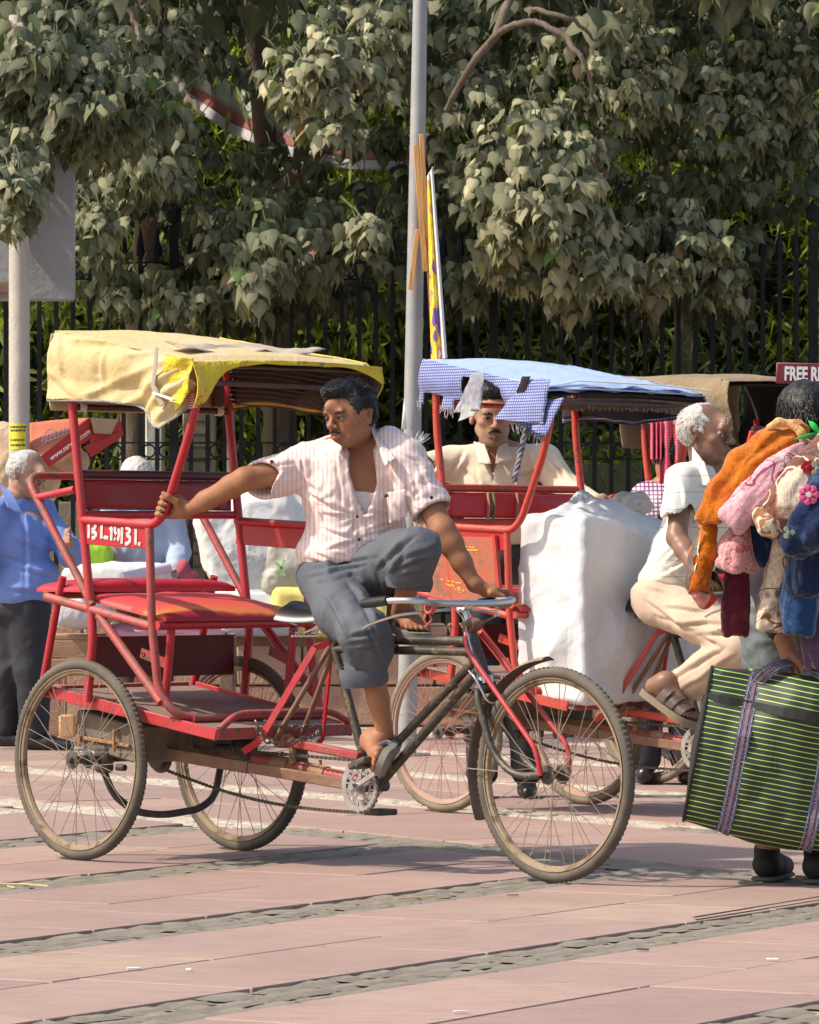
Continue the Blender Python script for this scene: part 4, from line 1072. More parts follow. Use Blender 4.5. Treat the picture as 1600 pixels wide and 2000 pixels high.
    for i in range(26):
        a0=math.pi/2-math.pi*i/26;a1=math.pi/2-math.pi*(i+1)/26; lk.bar(C+Vector((.089*math.cos(a0),0,.089*math.sin(a0))),C+Vector((.089*math.cos(a1),0,.089*math.sin(a1))),.008 if i%2 else .005,.011 if i%2 else .007)
    lk.build('drive_chain',M_DCHAIN,t,False,kind='stuff')
    if full:    # locking chain round the supports
        path=fillet([(.69,-.17,.50),(.70,-.15,.44),(.73,-.09,.415),(.78,-.03,.44),(.76,.05,.45),(.73,.11,.48),(.71,.02,.475),(.70,-.08,.485),(.695,-.15,.51)],.03,3)
        pts=[];acc=0
        for a,b in zip(path,path[1:]):
            n_=max(1,int((b-a).length/.004))
            for k in range(n_): pts.append(a.lerp(b,k/n_))
        L=.0;prev=pts[0];nodes=[prev]
        for p in pts[1:]:
            L+=(p-prev).length;prev=p
            if L>.021: nodes.append(p);L=0
        lm=MB(); lm.tube([(.016*math.cos(a)*1.0,.0085*math.sin(a),0) for a in [2*math.pi*k/10 for k in range(10)]],.0032,5,closed=True); lme=lm.mesh('chain_link'); lme.materials.append(M_CHAINL)
        for i in range(len(nodes)-1):
            o=obj('chain_link',lme,None,t); d=(nodes[i+1]-nodes[i]).normalized(); q=d.to_track_quat('X','Z'); o.rotation_mode='QUATERNION'; o.rotation_quaternion=q@__import__('mathutils').Quaternion((1,0,0),(i%2)*math.pi/2); o.location=(nodes[i]+nodes[i+1])/2
    # front wheel, fork, mudguard, bars
    if front:
        hx=1.965
        wheel(t,(hx,0,wr),*wheels,phase=.7,n=36)
        for s in(-1,1):
            tb('fork_blade',[(1.640,s*.03,.655),(1.655,s*.052,.60),(1.735,s*.058,.415),(1.84,s*.058,.345),(hx-.01,s*.056,wr)],.0125,M_BLK,.12)
            tb('fork_brace',[(1.585,s*.035,.815),(1.62,s*.065,.76),(1.955,s*.078,.44),(hx,s*.066,wr)],.0088,red,.04)
        mb=MB(); mb.cyl((1.637,0,.668),(1.645,0,.645),.028,seg=16); mb.build('fork_band',M_CHROME,t)
        mb=MB(); mb.box((1.648,0,.63),(.05,.11,.03),bev=.010); mb.build('fork_crown',M_BLK,t)
        tb('brake_stirrup',[(1.62,-.055,.69),(1.655,-.062,.67),(1.70,-.045,.585),(1.70,.045,.585),(1.655,.062,.67)],.0042,M_CHROME,.02)
        mb=MB()
        for s in(-1,1): mb.box((1.672,s*.03,.545),(.03,.014,.022),bev=.003)
        mb.build('brake_shoe',M_STEELD,t)
        mg=MB(); a0,a1=R(95),R(205)
        mg.grid(lambda u,v:((hx+ (wr+.022+.006*math.cos(math.pi*(v-.5))*2)*math.cos(a0+(a1-a0)*u)),(v-.5)*.062,wr+(wr+.022+.012*math.cos(math.pi*(v-.5)))*math.sin(a0+(a1-a0)*u)),40,8)
        mg.build('mudguard',mat('mudguard_brown',(.10,.065,.05),.6,(.20,.14,.10),9,.6,.3,40,dust=DUSTC,dustamt=.6),t,solid=.002)
        mb=MB(); mb.tube([(hx,-.06,wr),(hx-.39*math.cos(R(8)),-.034,wr+.01)],.0022,5); mb.build('mudguard_stay',M_SPOKE,t)
        mb=MB(); mb.cyl((1.573,0,.825),(1.535,0,.915),.0125,seg=12); mb.cyl((1.545,-.02,.905),(1.545,.02,.905),.02,seg=12); mb.build('stem',M_CHROME,t)
        mb=MB(); mb.lathe([(.0,-.02),(.022,-.02),(.027,0),(.022,.02),(0,.02)],(1.585,-.0,.842),'y',seg=12); mb.cyl((1.585,-.05,.842),(1.585,.04,.842),.011); mb.build('lamp_bracket',M_RUST,t)
        hb=[(1.555,0,.912),(1.56,.16,.915),(1.55,.235,.925),(1.47,.27,.925),(1.36,.275,.915)]
        full_hb=[(x,-y,z) for x,y,z in hb[::-1]]+hb[1:]
        tb('handlebar',full_hb,.0115,M_CHROME,.05,12)
        for s in(-1,1):
            mb=MB(); mb.tube([(1.455,s*.271,.924),(1.395,s*.274,.918),(1.34,s*.276,.913)],[.0165,.0175,.0155],12); mb.build('grip',M_BLKPL,t)
            tb('brake_lever',[(1.50,s*.03,.893),(1.515,s*.17,.885),(1.47,s*.245,.875),(1.36,s*.262,.845),(1.325,s*.262,.83)],.0052,M_CHROME,.04,6)
        tb('brake_rod',[(1.53,-.03,.895),(1.585,-.045,.86),(1.66,-.05,.66)],.0028,M_CHROME,.02,6)
        tb('brake_rod',[(1.52,.03,.893),(1.50,.20,.885)],.0028,M_CHROME,.02,6)
        mb=MB()
        for k in range(5): mb.tube([(1.545+.017*math.cos(a),.155+k*.009,.913+.017*math.sin(a)) for a in [2*math.pi*j/10 for j in range(10)]],.0035,5,closed=True)
        mb.build('rope_wrap',mat('pale_rope',(.45,.38,.28),.9,(.3,.25,.18),40,.5),t)
        mb=MB()
        for k in range(3): mb.tube([(1.54+.019*math.cos(a),-.165+k*.008,.905+.023*math.sin(a)) for a in [2*math.pi*j/10 for j in range(10)]],.004,5,closed=True)
        mb.tube([(1.53,-.165,.885),(1.525,-.17,.86),(1.53,-.16,.84)],.004,5); mb.tube([(1.53,-.155,.885),(1.54,-.15,.86),(1.53,-.175,.835)],.004,5); mb.build('pink_string',mat('pink_string',(.55,.13,.12),.9),t)
    return t
def canopy(t,w,kind,zr=1.872,zf=1.745,xr=-.13,xf=.62,xff=.725):
    """roof slopes from rear to front; flaps hang on the sides and rear"""
    cw=w+.018
    m_top,m_flap,m_in,m_hem={'beige':(M_CANVAS,M_CANVAS,M_DARKIN,M_GREYHEM),'blue':(M_BLUETOP,M_CHECK,M_INBLK,M_GREYHEM),'khaki':(M_KHAKI,M_KHAKI,M_INBLK,M_KHAKI)}[kind]
    def roof(u,v):
        y=-cw+2*cw*v; xa=xr; xb=xf+(xff-xf)*v; x=xa+(xb-xa)*u
        z=zr+(zf-zr)*u-.035*(abs(v-.5)*2)**4*0+.012*math.sin(math.pi*v)+.010*math.sin(math.pi*u)*math.sin(math.pi*v)
        if u>.93 : z-=.012
        return (x,y,z)
    fabric(roof,40,30,'roof_cloth',m_top,t,.004,.008,4.)
    fabric(lambda u,v:(roof(u,v)[0]*.985+.004,roof(u,v)[1]*.97,roof(u,v)[2]-.022),12,10,'roof_lining',m_in,t,.003,.004,5.)
    # near flap
    if kind=='beige':
        hz=[(0,1.628),(.2,1.624),(.42,1.618),(.58,1.60),(.72,1.555),(.82,1.515),(.90,1.555),(1.0,1.62)]
    elif kind=='blue': hz=[(0,1.72),(.25,1.69),(.5,1.68),(.72,1.66),(.86,1.60),(.95,1.55),(1,1.58)]
    else: hz=[(0,1.72),(.5,1.70),(.8,1.67),(1,1.66)]
    def flap(u,v,s=-1):
        e=roof(u,0 if s<0 else 1); zb=float(np.interp(u,[a for a,b in hz],[b for a,b in hz])) if s<0 else 1.60+.02*math.sin(u*6)
        if s>0 and kind=='blue': zb=1.655+.012*math.sin(u*9)
        top=e[2]+.002
        x=e[0]-.03*v*(1-u)
        y=s*(cw+.004+.020*math.sin(math.pi*min(1,v*1.4))+.012*math.sin(u*9)*v+.028*v*math.sin(u*17+.6)*(u>.3)*min(1,(u-.3)*3))
        return (x,y,top+(zb-top)*v)
    if kind=='blue':
        fl=MB()
        def ok(u,v):
            if .35<u<.66 and v>.20+.35*max(0,(u-.55))*3: return False
            if .30<u<.42 and v>.75: return False
            if .04<u<.20 and v>.72: return False
            return True
        nu,nv=48,22; V=np.array([flap(i/nu,j/nv) for i in range(nu+1) for j in range(nv+1)]); V[:,1]+=fbm(V,8,3)*.010
        F_=[(i*(nv+1)+j,(i+1)*(nv+1)+j,(i+1)*(nv+1)+j+1,i*(nv+1)+j+1) for i in range(nu) for j in range(nv) if ok((i+.5)/nu,(j+.5)/nv)]
        fl.add([tuple(p) for p in V],F_); fl.build('near_flap',M_CHECK,t,solid=.004,ang=60)
        def tat(nm,pts,m,seed):
            a,b,c,d=[Vector(p) for p in pts]
            fabric(lambda u,v:a.lerp(b,u).lerp(d.lerp(c,u),v),10,14,nm,m,t,.003,.010,14,seed)
        y=-cw-.02
        q=lambda px,py,dy=0: tuple(F2.P(px,py,y=y-.01+dy))
        tat('torn_flap',[q(925,728),q(945,728,-.02),q(938,800,-.03),q(885,806)],mat('grey_check',(.33,.33,.38),.9,(.20,.20,.24),30,.6),4)
        tat('torn_flap',[q(905,790,-.02),q(944,792,-.02),q(925,812,-.03),q(893,822,-.02)],mat('grey_rag',(.36,.38,.37),.9),5)
        tat('torn_flap',[q(1030,738),q(1075,742,-.01),q(1060,828,-.03),q(964,818,-.03)],M_CHECK,6)
        tat('torn_flap',[q(1040,790),q(1100,775),q(1068,852,-.02),q(1042,842,-.02)],M_CHECK,7)
        pass
        tat('black_rag',[q(1022,735,-.01),q(1036,735,-.01),q(1022,765,-.01),q(1008,766,-.01)],M_INBLK,9)
        fr=MB(); r_=random.Random(8)
        for k in range(90):
            u=k/90; p=Vector(flap(u,1)); 
            if not ok(u,.98): continue
            L=r_.uniform(.01,.04); q=p+Vector((r_.uniform(-.01,.01),r_.uniform(-.01,.01),-L)); fr.tube([p+Vector((0,0,.01)),p.lerp(q,.5)+Vector((r_.uniform(-.006,.006),0,0)),q],.0022,3)
        fr.build('frayed_threads',mat('frayed_thread',(.50,.42,.38),.9,(.25,.22,.3),30,.5),t,kind='stuff')
        # braided tie hanging on the front post
        br=MB(); 
        for k in range(3): br.tube([(.52-.07*i/20+.008*math.sin(i*.9+k*2.1),y-.01+.008*math.cos(i*.9+k*2.1),1.60-.22*i/20) for i in range(21)],.006,6)
        br.build('braided_tie',mat('braid_dark',(.05,.05,.08),.9,(.3,.3,.35),30,.6),t)
        # hanging fringe inside the far edge
        fg=MB(); r_=random.Random(9)
        for k in range(150):
            u=k/150; p=Vector(roof(.985,u)) if k%1==0 else None; p.x-=.02; p.z-=.035
            fg.tube([p,p+Vector((-.006,0,-.02)),p+Vector((r_.uniform(-.01,.01),r_.uniform(-.004,.004),-.045-r_.random()*.012))],[.005,.0045,.003],4)
        fg.build('fringe',mat('fringe_brown',(.12,.085,.065),.95,(.20,.15,.11),30,.5),t,kind='stuff')
        m=MB(); m.tube([(roof(.98,v)[0],roof(.98,v)[1],roof(.98,v)[2]+.006*math.sin(v*25)) for v in [i/40 for i in range(41)]],.009,7); m.build('rolled_hem',M_CHECK,t)
        m=MB(); m.tube([(.60,-cw-.03,1.62),(.56,-cw-.02,1.76),(.57,-.2,1.80),(.66,.2,1.79),(.73,cw-.02,1.77)],.0035,6); m.build('white_cord',mat('cord_white',(.7,.7,.7),.8),t)
    else:
        ln=[]
        if kind=='beige':
            for a,b,c,d,k in ((240,792,372,712,1.2),(285,804,388,728,1.1),(180,768,335,700,.8),(212,694,206,738,.9),(118,650,128,712,.7),(328,812,376,744,1.2),(150,660,300,668,.7),(350,660,392,700,.9),(110,730,160,772,.6),(260,690,350,676,.7)):
                p=F1.P(a,b,y=-cw);q=F1.P(c,d,y=-cw); ln.append((np.array([p.x,p.z]),np.array([q.x,q.z]),k))
        def flap2(u,v):
            x,y,z=flap(u,v); o=0
            for a,b,k in ln:
                ab=b-a; q=np.array([x,z])-a; L2=ab@ab; tt=(q@ab)/L2; tc=min(1,max(0,tt)); e=0 if 0<=tt<=1 else np.linalg.norm(q-tc*ab); s_=(q[0]*-ab[1]+q[1]*ab[0])/math.sqrt(L2)
                o+=k*math.exp(-(e/.03)**2)*(math.exp(-(s_/.014)**2)-.7*math.exp(-((s_+.028)/.018)**2))
            return (x,y-o*.011,z)
        fabric(flap2,90,44,'near_flap',m_flap,t,.004,.014 if kind=='beige' else .005,4.0,1)
    fabric(lambda u,v:flap(u,v,1),36,14,'far_flap',[M_YCLOTH if kind=='beige' else m_flap],t,.003,.008,6.,2)
    fabric(lambda u,v:(lambda p:(p[0],p[1]-.010,p[2]-.004))(flap(u,v*.93,1)),36,14,'far_lining',m_in,t,.002,.008,6.,2)
    if kind!='blue': fabric(lambda u,v:(xr-.02-.02*math.sin(v*3),-cw+2*cw*u,zr-.01+(1.60-zr)*v),24,14,'rear_flap',m_flap,t,.004,.010,6.,3)
    for s in((-1,1) if kind!='blue' else (1,)):
        m=MB(); pts=[Vector(flap(i/40,1,s))+Vector((0,s*.004,-.003)) for i in range(41)]
        if kind=='beige' and s<0: 
            A=np.array([tuple(p) for p in pts]); 
        m.tube(pts,.0045,6); m.build('hem',m_hem if s<0 else m_in,t)
    return roof,flap,cw
# ---- the near rickshaw
r1=rickshaw('cycle_rickshaw','red cycle rickshaw with beige and yellow canopy, plate BL19BL, in the foreground',F1)
roof,flap,cw=canopy(r1,.37,'beige')
# yellow front drape at the near corner and along the front edge
def drape(u,v):
    # from near corner towards the far corner; deep at the near end, a thin lip elsewhere
    p=roof(1.0,u); dep=.145*math.exp(-(u*9)**1.6)+.014+.002*math.sin(u*30)+(.05*math.exp(-((1-u)*14)**1.4))
    x=p[0]+.012+.028*math.sin(v*3)*math.exp(-u*6)+.006*math.sin(u*40)*v; return (x,p[1]-(.02 if u<.02 else 0),p[2]+.006-dep*v)
fabric(drape,60,14,'yellow_valance',M_YCLOTH,r1,.004,.003,9,5)
def side_y(u,v):
    x=.505+.125*u; return (x,-cw-.03-.012*math.sin(v*5+u*4),1.765-(.015*u)+(-.185+.10*abs(u-.45)*1.2)*v)
fabric(side_y,16,18,'yellow_corner',M_YCLOTH,r1,.004,.012,14,6)
m=MB(); a=Vector((.475,-cw-.048,1.79)); m.tube([a,a+Vector((.0,-.004,-.06)),a+Vector((-.012,-.006,-.13)),a+Vector((.03,.0,-.20))],.012,6,flat=.35); m.build('tie_strap',M_STRAP,r1)
# grey crumpled fold on the roof near the front
fabric(lambda u,v:(.40+.11*v+.05*u,-cw+.05+.62*u,1.802-.028*v*1.0+.012*math.sin(u*14)*v+.012),30,8,'roof_fold',mat('grey_brown_fold',(.26,.22,.19),.85,(.48,.40,.28),5,.8),r1,.004,.014,9,8)
m=MB()
for k in range(6): m.tube([(.597+.020*math.cos(a),-.37+.02*math.sin(a),1.585+k*.009+.004*math.sin(a)) for a in [2*math.pi*j/12 for j in range(12)]],.0035,5,closed=True)
m.build('pink_binding',mat('pink_cord',(.62,.30,.30),.9),r1)
m=MB(); m.bar((.47,-cw-.055,1.635),(.57,-cw-.05,1.607),.018,.006); m.build('white_tie',mat('cord_white2',(.7,.68,.66),.8),r1)
for y,z in((-.33,0),(.32,.0)):
    m=MB(); m.lathe([(.013,-.014),(.018,-.012),(.0165,-.006),(.0185,0),(.0165,.006),(.018,.012),(.013,.014)],(-.052,y,1.60),'y',seg=12); m.build('bar_binding',mat('tie_white',(.6,.55,.5),.9),r1)
# rib lines of the lining
m=MB()
for k in range(13):
    z=1.835-k*.017; m.tube([(-.10,cw-.022,z),(.2,cw-.024,z-.02),(.68,cw-.02,z-.055*1.6)],.0035,4)
m.build('lining_ribs',mat('lining_rib',(.10,.065,.055),.85),r1,kind='stuff')
# painted registration BL 19 BL as strokes, proud of the panel
def strokes(root,y,items,m,wd,name,label=None):
    mb=MB()
    for pts in items:
        P=[Vector((x,y,z)) for x,z in pts]
        mb.tube(fillet(P,.004,3) if len(P)>2 else P,wd,6,flat=.25)
    return mb.build(name,m,root,label=label)
def pl(px,py): p=F1.P(px,py,y=-.376); return (p.x,p.z)
def crop(x,y): return pl(140+x/10,1000+y/10)
L_=[[(335,200),(340,350),(335,510)],[(385,215),(440,205),(475,270),(440,340),(400,355)],[(400,400),(460,395),(485,450),(440,515),(400,500)],
    [(590,215),(590,350),(585,520)],[(630,495),(720,510)],
    [(750,350),(785,310),(780,440),(775,555)],[(850,290),(850,390),(880,440)],[(910,330),(935,400),(920,500),(905,560)],[(835,520),(855,545)],
    [(990,300),(985,450),(980,620)],[(1060,300),(1120,330),(1145,370),(1110,430),(1070,440)],[(1080,455),(1140,490),(1145,570),(1090,625),(1050,620)],
    [(1255,330),(1255,480),(1250,640)],[(1300,625),(1350,630)]]
M_WPAINT=mat('white_brushed_paint',(.68,.60,.60),.7,(.55,.40,.40),60,.5)
strokes(r1,-.3765,[[crop(*p) for p in s] for s in L_],M_WPAINT,.0068,'painted_plate','white hand-painted BL19BL')
# ---- second rickshaw
r2=rickshaw('cycle_rickshaw','orange-red cycle rickshaw with torn blue checked canopy, carrying the white sack',F2,w=.42,red=M_REDO,redw=M_REDO,full=False,wheels=(WP2,M_TYREW,mat('pink_rim',(.42,.27,.20),.7,(.36,.22,.16),9,.5),M_SPOKER),top=.04,hb_z=1.715)
canopy(r2,.42,'blue',1.905,1.765,-.12,.60,.68)
M_ORP=mat('painted_tin_panel',(.42,.09,.045),.6,(.30,.12,.07),5,.7,.2,40,rustc=(.20,.10,.06),rustamt=.35,rustscale=9)
m=MB(); m.bar((-.09,-.432,1.02),(.31,-.432,1.012),.006,.28,(0,0,1),bev=.001); m.build('painted_side_panel',M_ORP,r2)
M_YP=mat('yellow_sign_paint',(.62,.33,.03),.7)
def cp(x,y): p=F2.P(840+x/8.889,1020+y/8.889,y=-.4365); return (p.x,p.z)
yl=[[(490,390),(530,410),(580,425)],[(600,410),(650,440)],[(680,420),(720,450)],[(730,430),(775,450)],[(300,1010),(340,1030)],[(380,1020),(420,1045)],[(440,1050),(540,1060)],[(290,1075),(360,1100)],
    [(350,1110),(400,1090),(420,1130)],[(430,1150),(450,1170)],[(470,1160),(500,1130),(530,1160),(500,1190),(480,1170)],[(520,1210),(545,1225)],[(560,1180),(600,1200)],[(190,990),(230,1010)],[(600,480),(840,488)]]
for s_ in yl: strokes(r2,-.4365,[[cp(*p) for p in s_]],M_YP,.0032,'painted_stroke')
strokes(r2,-.4365,[[cp(550,520),cp(640,530),cp(700,620),cp(705,720)],[cp(600,570),cp(660,640),cp(690,730)]],mat('grey_emblem',(.35,.30,.20),.7),.0045,'painted_emblem')
m=MB(); m.tube([(.30,-.432,1.16),(.33,-.432,.92),(.40,-.42,.86)],.013,8); m.build('panel_frame',M_REDO,r2)
for x,c in((.40,'strap_tan'),(.45,'strap_green'),(.66,'strap_tan')):
    y=-.42+.84*(x-.05)*.8; m=MB(); m.tube([(.012,y,1.345),(.016,y+.004,1.29),(.012,y,1.225)],.009,4,flat=.3); m.build('strap',mat(c,(.12,.22,.07) if 'green' in c else (.35,.25,.2),.8),r2)
# ---- third rickshaw
r3_=rickshaw('cycle_rickshaw','red cycle rickshaw with khaki canopy parked behind the white-haired rider',Frame(1.44,22.30,-46),w=.40,red=M_REDO,redw=M_RED,full=True,wheels=(WP2,M_TYREW,M_RIM,M_SPOKE),front=True)
F3=Frame(1.44,22.30,-46)
canopy(r3_,.40,'khaki',1.93,1.90,-.16,.50,.55)
# parked bicycle behind
FB=Frame(W(1375,1370,23.4).x,23.4,0)
bk=empty('bicycle','parked bicycle with chrome rims half hidden behind the striped bag','bicycle',(FB.cx,FB.cy,0))
wheel(bk,(0,0,.345),WP3,mat('grey_tyre',(.13,.13,.135),.8),M_CHROME,M_CHROME,0,36); wheel(bk,(1.05,0,.345),WP3,MATS['grey_tyre'],M_CHROME,M_CHROME,.4,36)
for nm,a,b in(('fork_blade',(0,.06,.345),(.20,.03,.72)),('fork_blade',(0,-.06,.345),(.20,-.03,.72)),('head_tube',(.20,0,.70),(.24,0,.86)),('down_tube',(.21,0,.72),(.62,0,.29)),('top_tube',(.24,0,.82),(.76,0,.80)),('seat_tube',(.62,0,.29),(.79,0,.86)),('chain_stay',(.62,.03,.29),(1.05,.05,.345)),('seat_stay',(.76,.03,.80),(1.05,.05,.345)),('stem',(.24,0,.86),(.26,0,.98))):
    m=MB(); m.tube([a,b],.014,8); m.build(nm,mat('bicycle_red',(.20,.01,.01),.4),bk)
m=MB(); m.grid(sad:=(lambda u,v:(.68+.25*u,(.07*(u)**.5+.02)*math.sin(math.pi*(v-.5)),.90-.03*abs(math.sin(math.pi*(v-.5)))**3)),10,8); m.build('saddle',M_BLKPL,bk,solid=.006)
m=MB(); m.tube([(.18,-.26,.98),(.26,-.2,1.0),(.26,.2,1.0),(.18,.26,.98)],.011,8); m.build('handlebar',M_CHROME,bk)
mg=MB(); mg.grid(lambda u,v:(.385*math.cos(R(20)+R(150)*u),(v-.5)*.05,.345+.385*math.sin(R(20)+R(150)*u)),30,4); mg.build('mudguard',M_REDW,bk,solid=.002)
# ================================================================ PEOPLE
def skin_mat(name,c,rough=.58):
    def fn(t,N,K,b):
        a=N.new('ShaderNodeAttribute'); a.attribute_name='tint'; tc=N.new('ShaderNodeTexCoord')
        n=N.new('ShaderNodeTexNoise'); n.inputs['Scale'].default_value=22; n.inputs['Detail'].default_value=5; K.new(tc.outputs['Object'],n.inputs['Vector'])
        r=N.new('ShaderNodeMapRange'); r.inputs[3].default_value=.82; r.inputs[4].default_value=1.16; K.new(n.outputs[0],r.inputs[0])
        x=N.new('ShaderNodeVectorMath'); x.operation='SCALE'; K.new(a.outputs['Color'],x.inputs[0]); K.new(r.outputs[0],x.inputs['Scale'])
        y=N.new('ShaderNodeVectorMath'); y.operation='MULTIPLY'; K.new(x.outputs[0],y.inputs[0]); y.inputs[1].default_value=c
        K.new(y.outputs[0],b.inputs['Base Color']); b.inputs['Roughness'].default_value=rough; b.inputs['Specular IOR Level'].default_value=.32
        b.inputs['Subsurface Weight'].default_value=.12; b.inputs['Subsurface Radius'].default_value=(.012,.005,.003); b.inputs['Subsurface Scale'].default_value=.6
        m=N.new('ShaderNodeTexNoise'); m.inputs['Scale'].default_value=150; K.new(tc.outputs['Object'],m.inputs['Vector'])
        bu=N.new('ShaderNodeBump'); bu.inputs['Strength'].default_value=.25; bu.inputs['Distance'].default_value=.002; K.new(m.outputs[0],bu.inputs['Height']); K.new(bu.outputs[0],b.inputs['Normal'])
    return custom(name,fn)
SK_R=skin_mat('skin_rider',(.335,.150,.078)); SK_O=skin_mat('skin_old',(.235,.128,.086),.42); SK_Y=skin_mat('skin_young',(.36,.20,.13)); SK_B=skin_mat('skin_blue',(.36,.21,.15))
M_HAIRB=mat('black_hair',(.010,.009,.009),.5,(.022,.020,.019),50,.5,.35,160,spec=.35,stretch=(1,1,.3)); M_HAIRG=mat('grey_hair',(.42,.40,.37),.6,(.62,.60,.56),40,.5,.6,160,stretch=(1,1,.3))
M_EYE=mat('eye_white',(.34,.28,.24),.3); M_IRIS=mat('eye_dark',(.012,.008,.006),.15)
N_=lambda v:np.array(v,float)/np.linalg.norm(v)
def basis(f,roll=0.):
    f=N_(f); r=N_(np.cross(f,(0,0,1))); u=np.cross(r,f)
    if roll: r,u=r*math.cos(roll)+u*math.sin(roll),u*math.cos(roll)-r*math.sin(roll)
    return np.stack([r,f,u],1)      # columns: right, forward, up
class Head:
    """face forward = +y, up = +z in head space"""
    def __init__(s,c,f,k=1.,roll=0.,h=.0032,old=0.,jaw=1.,nose=1.,neck=None):
        s.c=np.array(c,float); s.B=basis(f,roll); s.k=k
        S=SDF(s.c-.17*k,s.c+.17*k,h); s.S=S; E=s.ell; C=s.cone
        E((0,-.018,.032),(.076,.096,.084),k_=.01); E((0,.030,-.010),(.060,.062,.080),k_=.03); E((0,.030,-.066),(.046*jaw,.050,.042),k_=.03)
        E((0,.076,-.098),(.024*jaw,.017,.016),k_=.022)
        for x in(-1,1):
            E((x*.043,.058,-.020),(.019,.018,.014),k_=.018); C((x*.050*jaw,.0,-.055),(x*.026*jaw,.058,-.096),.018,.014,k_=.025)
        C((-.038,.086,.021),(.038,.086,.021),.0105,.0105,k_=.012); E((0,.070,.045),(.05,.028,.03),k_=.03)
        for x in(-1,1): E((x*.031,.107,.001),(.018,.016,.0115),k_=.014,op='s')
        for x in(-1,1):
            E((x*.031,.0785,.000),(.0165,.0150,.0125),k_=.004); E((x*.0315,.098,-.001),(.0122,.012,.0027),k_=.003,op='s')
            C((x*.018,.0885,.0050),(x*.032,.0935,.0066),.0030,.0032,k_=.004); C((x*.032,.0935,.0066),(x*.046,.085,.003),.0032,.003,k_=.004)
        C((0,.090,.016),(0,.112,-.022),.0075,.0095*nose,k_=.012); E((0,.114,-.028),(.0125*nose,.013,.0115),k_=.008)
        for x in(-1,1): E((x*.0135*nose,.103,-.032),(.0085,.011,.008),k_=.006); E((x*.0075,.111,-.0405),(.0042,.005,.004),k_=.004,op='s')
        E((0,.080,-.062),(.025,.018,.020),k_=.02)
        C((-.024,.090,-.0625),(-.008,.1005,-.0585),.0040,.0055,k_=.005);C((-.008,.1005,-.0585),(.008,.1005,-.0585),.0055,.0055,k_=.005);C((.008,.1005,-.0585),(.024,.090,-.0625),.0055,.0040,k_=.005)
        C((-.019,.091,-.0715),(0,.0985,-.0730),.0050,.0075,k_=.006);C((0,.0985,-.0730),(.019,.091,-.0715),.0075,.0050,k_=.006)
        C((-.026,.094,-.0655),(0,.1065,-.0652),.0018,.0024,k_=.003,op='s');C((0,.1065,-.0652),(.026,.094,-.0655),.0024,.0018,k_=.003,op='s')
        if old:
            for x in(-1,1):
                C((x*.017,.104,-.034),(x*.033,.088,-.060),.0030,.0030,k_=.008,op='s'); C((x*.020,.094,-.013),(x*.044,.088,-.016),.0026,.002,k_=.006,op='s')
                C((x*.030,.083,-.075),(x*.022,.082,-.092),.003,.003,k_=.008,op='s')
            for z in(.045,.056,.068): C((-.035,.103-(z-.045)*.35,z),(.035,.103-(z-.045)*.35,z),.0018,.0018,k_=.005,op='s')
        for x in(-1,1):
            C((x*.074,-.006,.022),(x*.088,-.020,.018),.010,.009,k_=.008); C((x*.088,-.020,.018),(x*.082,-.012,-.028),.009,.007,k_=.008); C((x*.074,-.004,.0),(x*.080,-.010,-.028),.008,.007,k_=.008)
            E((x*.089,-.008,.002),(.0065,.009,.016),k_=.006,op='s')
        nk=s.w((0,-.035,-.17)) if neck is None else np.array(neck,float)
        S.cone(s.w((0,-.020,-.055)),nk,.056*k,.058*k,.03)
    def w(s,p): return s.c+s.B@(np.array(p,float)*s.k)
    def ell(s,c,r,k_=.01,op='u'): s.S.ell(s.w(c),np.array(r)*s.k,s.B.T,k_,op)
    def cone(s,a,b,ra,rb,k_=.01,op='u'): s.S.cone(s.w(a),s.w(b),ra*s.k,rb*s.k,k_,op)
    def local(s,P): return ((P-s.c)@s.B)/s.k
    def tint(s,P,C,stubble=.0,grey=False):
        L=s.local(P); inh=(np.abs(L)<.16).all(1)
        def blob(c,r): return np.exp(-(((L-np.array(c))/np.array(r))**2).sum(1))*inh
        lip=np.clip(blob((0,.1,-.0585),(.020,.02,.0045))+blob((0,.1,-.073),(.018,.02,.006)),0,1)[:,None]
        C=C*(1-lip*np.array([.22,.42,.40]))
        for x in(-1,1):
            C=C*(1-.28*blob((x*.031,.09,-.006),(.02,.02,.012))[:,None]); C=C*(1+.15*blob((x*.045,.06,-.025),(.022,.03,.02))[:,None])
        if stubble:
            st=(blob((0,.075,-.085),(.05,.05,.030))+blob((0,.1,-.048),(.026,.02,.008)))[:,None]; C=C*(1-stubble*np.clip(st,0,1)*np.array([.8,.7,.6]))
        return C
